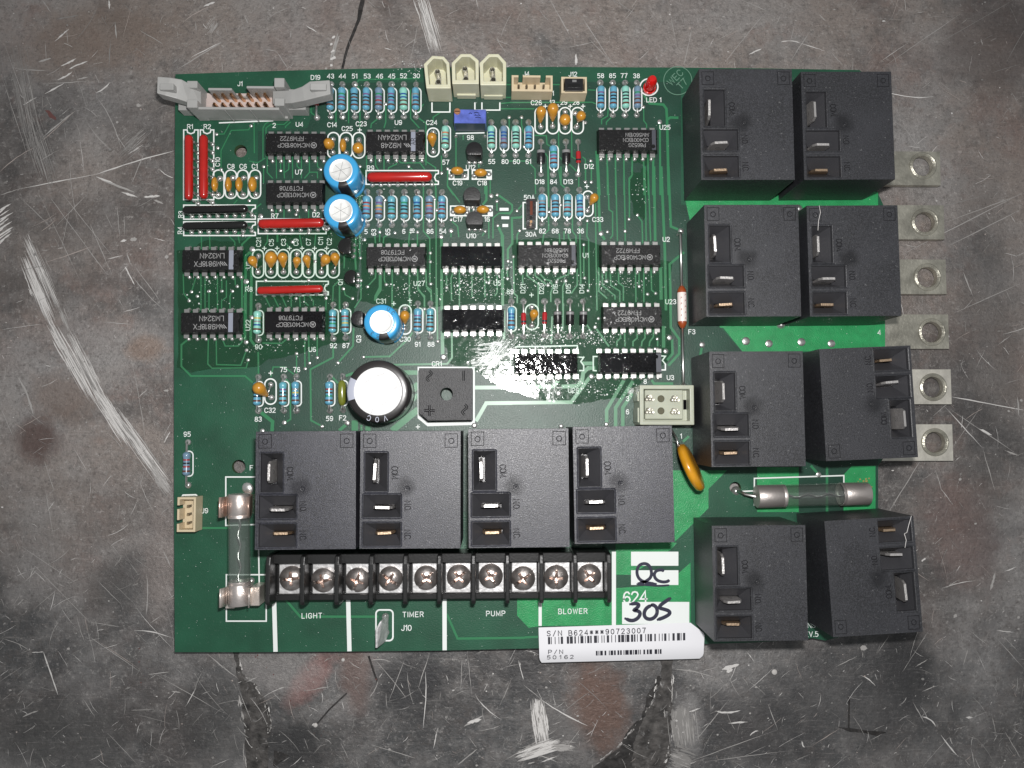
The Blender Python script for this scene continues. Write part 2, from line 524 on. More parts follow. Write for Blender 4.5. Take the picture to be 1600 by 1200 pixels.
# ------------------------------------------------------------------ lettering
# single-stroke letters on a 4 x 6 grid, as drawn by a board plotter
GL = {
    'A': (4, [[(0, 0), (2, 6), (4, 0)], [(0.8, 2), (3.2, 2)]]),
    'B': (4, [[(0, 3.1), (2.6, 3.1), (3.5, 3.8), (3.5, 5.3), (2.6, 6), (0, 6), (0, 0), (2.8, 0), (4, 0.8), (4, 2.3), (2.7, 3.1)]]),
    'C': (4, [[(4, 4.6), (3.1, 5.8), (2, 6), (0.9, 5.7), (0.1, 4.5), (0, 3), (0.1, 1.5), (0.9, 0.3), (2, 0), (3.1, 0.2), (4, 1.4)]]),
    'D': (4, [[(0, 0), (0, 6), (2.2, 6), (3.5, 5.2), (4, 3.8), (4, 2.2), (3.5, 0.8), (2.2, 0), (0, 0)]]),
    'E': (3.6, [[(3.6, 6), (0, 6), (0, 0), (3.6, 0)], [(0, 3.1), (3, 3.1)]]),
    'F': (3.6, [[(3.6, 6), (0, 6), (0, 0)], [(0, 3.1), (3, 3.1)]]),
    'G': (4, [[(4, 4.6), (3.1, 5.8), (2, 6), (0.9, 5.7), (0.1, 4.5), (0, 3), (0.1, 1.5), (0.9, 0.3), (2, 0), (3.1, 0.2), (4, 1.2), (4, 2.8), (2.3, 2.8)]]),
    'H': (4, [[(0, 0), (0, 6)], [(4, 0), (4, 6)], [(0, 3.1), (4, 3.1)]]),
    'I': (0.2, [[(0.1, 0), (0.1, 6)]]),
    'J': (3, [[(3, 6), (3, 1.4), (2.4, 0.3), (1.5, 0), (0.6, 0.3), (0, 1.4)]]),
    'K': (3.8, [[(0, 0), (0, 6)], [(3.6, 6), (0, 2.4)], [(1.3, 3.6), (3.8, 0)]]),
    'L': (3.2, [[(0, 6), (0, 0), (3.2, 0)]]),
    'M': (4.6, [[(0, 0), (0, 6), (2.3, 1), (4.6, 6), (4.6, 0)]]),
    'N': (4, [[(0, 0), (0, 6), (4, 0), (4, 6)]]),
    'O': (4.2, [[(2.1, 6), (0.9, 5.6), (0.1, 4.3), (0, 3), (0.1, 1.7), (0.9, 0.4), (2.1, 0), (3.3, 0.4), (4.1, 1.7), (4.2, 3), (4.1, 4.3), (3.3, 5.6), (2.1, 6)]]),
    'P': (3.8, [[(0, 0), (0, 6), (2.7, 6), (3.8, 5.2), (3.8, 3.6), (2.7, 2.8), (0, 2.8)]]),
    'Q': (4.2, [[(2.1, 6), (0.9, 5.6), (0.1, 4.3), (0, 3), (0.1, 1.7), (0.9, 0.4), (2.1, 0), (3.3, 0.4), (4.1, 1.7), (4.2, 3), (4.1, 4.3), (3.3, 5.6), (2.1, 6)], [(2.6, 1.8), (4.3, -0.4)]]),
    'R': (3.9, [[(0, 0), (0, 6), (2.7, 6), (3.7, 5.2), (3.7, 3.8), (2.7, 3), (0, 3)], [(2.2, 3), (3.9, 0)]]),
    'S': (3.8, [[(3.7, 4.8), (3, 5.8), (1.9, 6), (0.7, 5.7), (0.1, 4.7), (0.5, 3.7), (1.9, 3.1), (3.3, 2.4), (3.8, 1.4), (3.1, 0.3), (1.9, 0), (0.7, 0.3), (0, 1.3)]]),
    'T': (3.8, [[(0, 6), (3.8, 6)], [(1.9, 6), (1.9, 0)]]),
    'U': (4, [[(0, 6), (0, 1.6), (0.7, 0.4), (2, 0), (3.3, 0.4), (4, 1.6), (4, 6)]]),
    'V': (4, [[(0, 6), (2, 0), (4, 6)]]),
    'W': (5.4, [[(0, 6), (1.3, 0), (2.7, 5.4), (4.1, 0), (5.4, 6)]]),
    'X': (3.8, [[(0, 0), (3.8, 6)], [(0, 6), (3.8, 0)]]),
    'Y': (3.8, [[(0, 6), (1.9, 3), (3.8, 6)], [(1.9, 3), (1.9, 0)]]),
    'Z': (3.8, [[(0, 6), (3.8, 6), (0, 0), (3.8, 0)]]),
    '0': (3.6, [[(1.8, 6), (0.6, 5.4), (0, 4), (0, 2), (0.6, 0.6), (1.8, 0), (3, 0.6), (3.6, 2), (3.6, 4), (3, 5.4), (1.8, 6)]]),
    '1': (1.6, [[(0, 4.6), (1.5, 6), (1.5, 0)]]),
    '2': (3.6, [[(0, 4.6), (0.6, 5.7), (1.8, 6), (3, 5.6), (3.5, 4.5), (3.1, 3.4), (0, 0), (3.6, 0)]]),
    '3': (3.6, [[(0.1, 5), (0.9, 5.8), (1.9, 6), (3, 5.6), (3.4, 4.6), (2.9, 3.5), (1.5, 3.2), (3, 2.8), (3.6, 1.6), (3, 0.4), (1.8, 0), (0.7, 0.3), (0, 1.2)]]),
    '4': (3.8, [[(3, 0), (3, 6), (0, 1.8), (3.8, 1.8)]]),
    '5': (3.6, [[(3.5, 6), (0.5, 6), (0.3, 3.3), (1.6, 3.9), (2.7, 3.6), (3.5, 2.7), (3.5, 1.4), (2.7, 0.3), (1.5, 0), (0, 0.5)]]),
    '6': (3.6, [[(3.3, 5), (2.6, 5.9), (1.5, 5.9), (0.5, 5), (0, 3.2), (0.1, 1.4), (0.8, 0.2), (1.9, 0), (3, 0.4), (3.6, 1.7), (3.1, 3), (2, 3.5), (0.9, 3.1), (0.1, 2)]]),
    '7': (3.6, [[(0, 6), (3.6, 6), (2.2, 3.2), (1.4, 0)]]),
    '8': (3.6, [[(1.8, 6), (0.6, 5.5), (0.3, 4.5), (0.7, 3.6), (1.8, 3.2), (2.9, 3.6), (3.3, 4.5), (3, 5.5), (1.8, 6)], [(1.8, 3.2), (0.5, 2.7), (0, 1.6), (0.5, 0.5), (1.8, 0), (3.1, 0.5), (3.6, 1.6), (3.1, 2.7), (1.8, 3.2)]]),
    '9': (3.6, [[(0.3, 1), (1, 0.1), (2.1, 0.1), (3.1, 1), (3.6, 2.8), (3.5, 4.6), (2.8, 5.8), (1.7, 6), (0.6, 5.6), (0, 4.3), (0.5, 3), (1.6, 2.5), (2.7, 2.9), (3.5, 4)]]),
    '+': (4, [[(0, 3), (4, 3)], [(2, 1), (2, 5)]]), '-': (3, [[(0, 3), (3, 3)]]), '.': (0.6, [[(0, 0.2), (0.6, 0.2)]]),
    '/': (3, [[(0, -0.4), (3, 6.2)]]), '*': (3.4, [[(0, 1.2), (3.4, 4.8)], [(0, 4.8), (3.4, 1.2)], [(1.7, 0.8), (1.7, 5.2)], [(0, 3), (3.4, 3)]]),
}
TICK = [0]


def tick():
    """a hair's breadth of height, so that crossing prints never share a plane"""
    TICK[0] = (TICK[0]+1) % 97
    return TICK[0]*0.0035


def text(mb, s, x, y, cap, z, m, rot=0.0, px=True, mono=None, wid=1.0, gap=0.17, bold=0.0, zf=None):
    """letters centred on (x, y); cap = capital height in board units"""
    k = cap/6.0
    g = gap*8.57
    w = 0.0
    place = []
    for ch in s:
        a = mono*8.57 if mono else (3.2 if ch == ' ' else GL[ch][0]+g)
        if ch != ' ':
            place.append((ch, w+((a-GL[ch][0])/2 if mono else 0)))
        w += a
    if not mono:
        w -= g
    c0 = P(x, y, z) if px else Vector((x, y, z))
    ca, sa = math.cos(R(rot)), math.sin(R(rot))
    for ch, ox in place:
        for st in GL[ch][1]:
            pts = []
            for vx, vy in st:
                lx = (vx+ox-w/2)*k*wid
                ly = (vy-3)*k
                pts.append((c0.x+lx*ca-ly*sa, c0.y+lx*sa+ly*ca))
            d = (Vector(pts[-1])-Vector(pts[-2])).normalized()*0.3*k
            e = (Vector(pts[0])-Vector(pts[1])).normalized()*0.3*k
            if pts[0] != pts[-1]:
                pts[-1] = (pts[-1][0]+d.x, pts[-1][1]+d.y)
                pts[0] = (pts[0][0]+e.x, pts[0][1]+e.y)
            n0 = len(mb.v)
            mb.ribbon(pts, (0.8+bold*1.2)*k, z+tick(), m, px=False)
            if zf:
                mb.v[n0:] = [(p[0], p[1], p[2]+zf(p[0], p[1])) for p in mb.v[n0:]]


def stadium(x0, y0, x1, y1, r, n=5):
    pts = []
    for cx, cy, a0 in ((x1-r, y1-r, 0), (x0+r, y1-r, 90), (x0+r, y0+r, 180), (x1-r, y0+r, 270)):
        for i in range(n+1):
            a = R(a0+90*i/n)
            pts.append((cx+r*math.cos(a), cy+r*math.sin(a)))
    return pts


def rough_poly(pts, amp, depth=4, seed=1):
    rnd = random.Random(seed)
    pts = [Vector((p[0], p[1])) for p in pts]
    for d in range(depth):
        out = []
        for i, a in enumerate(pts):
            b = pts[(i+1) % len(pts)]
            out.append(a)
            out.append((a+b)/2+Vector((rnd.uniform(-1, 1), rnd.uniform(-1, 1)))*amp)
        pts = out
        amp *= 0.55
    return pts


def fill(mb, pts, z, m):
    """polygon (picture points) triangulated on plane z"""
    bm = bmesh.new()
    vs = [bm.verts.new(P(p[0], p[1], z)) for p in pts]
    f = bm.faces.new(vs)
    if f.normal.z < 0 or True:
        bm.normal_update()
        if f.normal.z < 0:
            f.normal_flip()
    bmesh.ops.triangulate(bm, faces=bm.faces[:])
    bm.verts.index_update()
    mb.add([v.co.copy() for v in bm.verts], [tuple(v.index for v in g.verts) for g in bm.faces], m)
    bm.free()


# ------------------------------------------------------------------ the scratched bench
TZ = -27.0


def bench_material():
    m = bpy.data.materials.new('worn_bench')
    m.use_nodes = True
    nt = m.node_tree
    L = nt.links.new
    b = nt.nodes['Principled BSDF']
    geo = nt.nodes.new('ShaderNodeNewGeometry')

    def noise(sc, det=6, rough=0.6, dist=0.0, stretch=None):
        n = nt.nodes.new('ShaderNodeTexNoise')
        n.inputs['Scale'].default_value = sc
        n.inputs['Detail'].default_value = det
        n.inputs['Roughness'].default_value = rough
        n.inputs['Distortion'].default_value = dist
        if stretch:
            mp = nt.nodes.new('ShaderNodeMapping')
            mp.inputs['Rotation'].default_value = (0, 0, stretch[0])
            mp.inputs['Scale'].default_value = (stretch[1], stretch[2], 1)
            L(geo.outputs['Position'], mp.inputs[0])
            L(mp.outputs[0], n.inputs['Vector'])
        else:
            L(geo.outputs['Position'], n.inputs['Vector'])
        return n.outputs['Fac']

    def rng(src, a, c, lo=0.0, hi=1.0):
        mp = nt.nodes.new('ShaderNodeMapRange')
        mp.inputs[1].default_value = a
        mp.inputs[2].default_value = c
        mp.inputs[3].default_value = lo
        mp.inputs[4].default_value = hi
        L(src, mp.inputs[0])
        return mp.outputs[0]

    def mix(f, a, c):
        mx = nt.nodes.new('ShaderNodeMix')
        mx.data_type = 'RGBA'
        L(f, mx.inputs['Factor'])
        for s, v in ((6, a), (7, c)):
            if isinstance(v, tuple):
                mx.inputs[s].default_value = (*v, 1)
            else:
                L(v, mx.inputs[s])
        return mx.outputs[2]

    # brownish bare metal at the far side, darker grey paint worn through at the near side
    sep = nt.nodes.new('ShaderNodeSeparateXYZ')
    L(geo.outputs['Position'], sep.inputs[0])
    ad = nt.nodes.new('ShaderNodeMath')
    ad.operation = 'MULTIPLY_ADD'
    L(noise(0.35, 5), ad.inputs[0])
    ad.inputs[1].default_value = 7.0
    L(sep.outputs['Y'], ad.inputs[2])
    zone = rng(ad.outputs[0], 0.0, 3.2)
    base = mix(zone, (0.078, 0.079, 0.081), (0.270, 0.233, 0.211))
    def gated(f):
        ma = nt.nodes.new('ShaderNodeMath')
        ma.operation = 'MULTIPLY'
        L(f, ma.inputs[0])
        L(rng(zone, 0, 1, 0.2, 1), ma.inputs[1])
        return ma.outputs[0]
    base = mix(gated(rng(noise(0.55, 6), 0.5, 0.68)), base, (0.216, 0.163, 0.144))
    base = mix(rng(noise(0.9, 7, 0.65), 0.52, 0.7), base, (0.112, 0.110, 0.109))
    base = mix(rng(noise(0.33, 6, 0.55), 0.47, 0.66, 0, 0.85), base, (0.31, 0.3, 0.295))
    base = mix(rng(noise(0.24, 5, 0.55, 1.0), 0.5, 0.66, 0, 0.9), base, (0.07, 0.067, 0.067))
    base = mix(gated(rng(noise(1.5, 8, 0.72), 0.55, 0.72, 0, 0.6)), base, (0.243, 0.166, 0.141))
    base = mix(rng(noise(2.6, 8, 0.7), 0.45, 0.75, 0, 0.6), base, (0.31, 0.295, 0.285))
    base = mix(rng(noise(9, 8, 0.75), 0.5, 0.68, 0, 0.7), base, (0.108, 0.096, 0.090))
    base = mix(rng(noise(13, 8, 0.78), 0.55, 0.72, 0, 0.65), base, (0.56, 0.535, 0.515))
    base = mix(rng(noise(3.0, 8, 0.7, 0.3, (0.6, 0.5, 6)), 0.6, 0.78, 0, 0.4), base, (0.489, 0.456, 0.430))
    base = mix(rng(noise(3.0, 8, 0.7, 0.3, (-1.1, 0.5, 6)), 0.6, 0.78, 0, 0.4), base, (0.489, 0.456, 0.430))
    # stains with a place of their own: picture x, y, half sizes, turn, colour, strength
    rag = noise(4.5, 8, 0.7)
    for px, py, rx, ry, rot, col, st in [(59, 687, 33, 38, 0, (0.098, 0.062, 0.054), 0.85), (935, 1100, 45, 75, 0.2, (0.165, 0.1, 0.078), 0.8), (485, 1060, 22, 52, -0.7, (0.27, 0.13, 0.115), 0.7),
                                         (555, 1050, 26, 60, 0.1, (0.15, 0.09, 0.075), 0.6), (1415, 1030, 40, 70, 0.2, (0.035, 0.035, 0.036), 0.8), (1500, 830, 60, 90, 0.3, (0.16, 0.1, 0.09), 0.5),
                                         (150, 60, 130, 60, 0.2, (0.2, 0.15, 0.12), 0.6), (640, 1070, 60, 50, 0, (0.04, 0.04, 0.042), 0.8), (350, 1120, 90, 70, 0.3, (0.05, 0.05, 0.05), 0.6),
                                         (455, 1165, 60, 40, 0, (0.035, 0.035, 0.036), 0.85), (820, 1050, 30, 50, 0, (0.05, 0.05, 0.052), 0.6), (1180, 1140, 110, 60, 0, (0.055, 0.055, 0.057), 0.6),
                                         (1350, 1080, 150, 90, 0, (0.05, 0.05, 0.052), 0.6), (440, 1050, 60, 40, 0, (0.34, 0.32, 0.31), 0.5), (90, 1150, 120, 60, 0, (0.055, 0.055, 0.055), 0.6),
                                         (200, 905, 60, 40, 0.5, (0.07, 0.07, 0.07), 0.6), (250, 880, 30, 90, 0, (0.3, 0.25, 0.23), 0.4), (1540, 560, 60, 300, 0, (0.07, 0.068, 0.068), 0.5), (1560, 60, 90, 80, 0, (0.1, 0.08, 0.075), 0.6),
                                         (885, 1145, 25, 60, 0.6, (0.2, 0.19, 0.185), 0.5), (1075, 1130, 22, 50, 0.1, (0.32, 0.31, 0.305), 0.6), (95, 620, 50, 40, 0, (0.19, 0.13, 0.1), 0.5), (227, 545, 30, 22, 0, (0.24, 0.15, 0.1), 0.5)]:
        c = P(px, py, TZ)*0.01
        mp = nt.nodes.new('ShaderNodeMapping')
        mp.vector_type = 'TEXTURE'
        mp.inputs['Location'].default_value = c
        mp.inputs['Rotation'].default_value = (0, 0, rot)
        mp.inputs['Scale'].default_value = (rx*0.01, ry*0.01, 1)
        L(geo.outputs['Position'], mp.inputs[0])
        ln = nt.nodes.new('ShaderNodeVectorMath')
        ln.operation = 'LENGTH'
        L(mp.outputs[0], ln.inputs[0])
        a3 = nt.nodes.new('ShaderNodeMath')
        a3.operation = 'MULTIPLY_ADD'
        a3.inputs[1].default_value = 1.5
        L(rag, a3.inputs[0])
        L(ln.outputs['Value'], a3.inputs[2])
        base = mix(rng(a3.outputs[0], 1.35, 2.0, st, 0), base, col)
    # close wear on top of everything: dark pits and bright rubbed grain
    base = mix(rng(noise(22, 8, 0.8), 0.53, 0.66, 0, 0.55), base, (0.03, 0.029, 0.029))
    base = mix(rng(noise(19, 8, 0.82, 0.4), 0.58, 0.7, 0, 0.5), base, (0.5, 0.47, 0.45))
    base = mix(rng(noise(6.0, 8, 0.75, 0.2, (0.95, 0.3, 9)), 0.6, 0.74, 0, 0.45), base, (0.45, 0.43, 0.415))
    base = mix(rng(noise(6.0, 8, 0.75, 0.2, (2.3, 0.3, 9)), 0.6, 0.74, 0, 0.45), base, (0.45, 0.43, 0.415))
    L(base, b.inputs['Base Color'])
    L(rng(noise(5, 8, 0.7), 0.3, 0.7, 0.36, 0.6), b.inputs['Roughness'])
    b.inputs['Metallic'].default_value = 0.35
    b.inputs['Specular IOR Level'].default_value = 0.5
    bp = nt.nodes.new('ShaderNodeBump')
    bp.inputs['Strength'].default_value = 0.6
    bp.inputs['Distance'].default_value = 0.03
    L(noise(14, 8, 0.7), bp.inputs['Height'])
    L(bp.outputs[0], b.inputs['Normal'])
    return m


M_BENCH = bench_material()
mb = MB()
mb.box(-2600, -2200, TZ-60, 2600, 2200, TZ, M_BENCH)
bench = mb.build('bench_top')
bench['kind'] = 'structure'
bench['label'] = 'dark worn metal bench top covered in pale scratches'

M_SCR = [mat('scratch_bright', (0.68, 0.66, 0.64), 0.45, metal=0.2), mat('scratch_mid', (0.4, 0.385, 0.37), 0.5, metal=0.2),
         mat('scratch_warm', (0.44, 0.38, 0.35), 0.5, metal=0.3), mat('scratch_dim', (0.27, 0.26, 0.25), 0.5, metal=0.3)]
M_DARK = mat('bench_crack', (0.022, 0.02, 0.019), 0.7, bump=0.8, bscale=8, var=0.6, vscale=9, bdist=0.06, speck=0.12, sscale=16)
M_PEEL = mat('bench_peeled', (0.055, 0.051, 0.048), 0.7, bump=0.9, bscale=9, var=0.75, vscale=7, bdist=0.06, speck=0.3, sscale=13)
M_STAINR = mat('red_paint_trace', (0.12, 0.05, 0.045), 0.6)
M_RUST = mat('rust_ring', (0.095, 0.066, 0.06), 0.65, var=0.45, vscale=8, bump=0.4, speck=0.25, sscale=18)
M_CHIP = mat('pale_chip', (0.5, 0.48, 0.46), 0.6)
rnd = random.Random(11)
mb = MB()
zz = [TZ+0.1]


def nz():
    zz[0] += 0.0004
    return zz[0]


def scratch(x0, y0, x1, y1, w=1.2, m=0, bend=0.0, jag=0.0):
    n = 9
    dx, dy = x1-x0, y1-y0
    ln = math.hypot(dx, dy)+1e-6
    pts = []
    for i in range(n):
        t = i/(n-1)
        o = bend*4*t*(1-t)+rnd.uniform(-1, 1)*jag
        pts.append((x0+dx*t-dy/ln*o, y0+dy*t+dx/ln*o))
    e = rnd.uniform(0.1, 0.45)
    mb.ribbon(pts, w, nz(), M_SCR[m], taper=lambda t: max(0.12, min(1, t/e, (1-t)/e))*rnd.uniform(0.55, 1.15))


def scuff(x0, y0, x1, y1, width, n, m=0, lw=1.2, short=0.5):
    """a worn band made of many parallel strokes"""
    dx, dy = x1-x0, y1-y0
    ln = math.hypot(dx, dy)+1e-6
    for i in range(int(n*2.6)):
        o = rnd.gauss(0, width*0.3)
        a = rnd.uniform(0, short)
        c = rnd.uniform(a+0.1, 1)
        j = rnd.uniform(-0.03, 0.03)*ln
        scratch(x0+dx*a-dy/ln*o, y0+dy*a+dx/ln*o, x0+dx*c-dy/ln*(o+j*0.3), y0+dy*c+dx/ln*(o+j*0.3), lw*rnd.uniform(0.15, 0.62), m if rnd.random() < 0.6 else rnd.choice([1, 3]), jag=0.4)


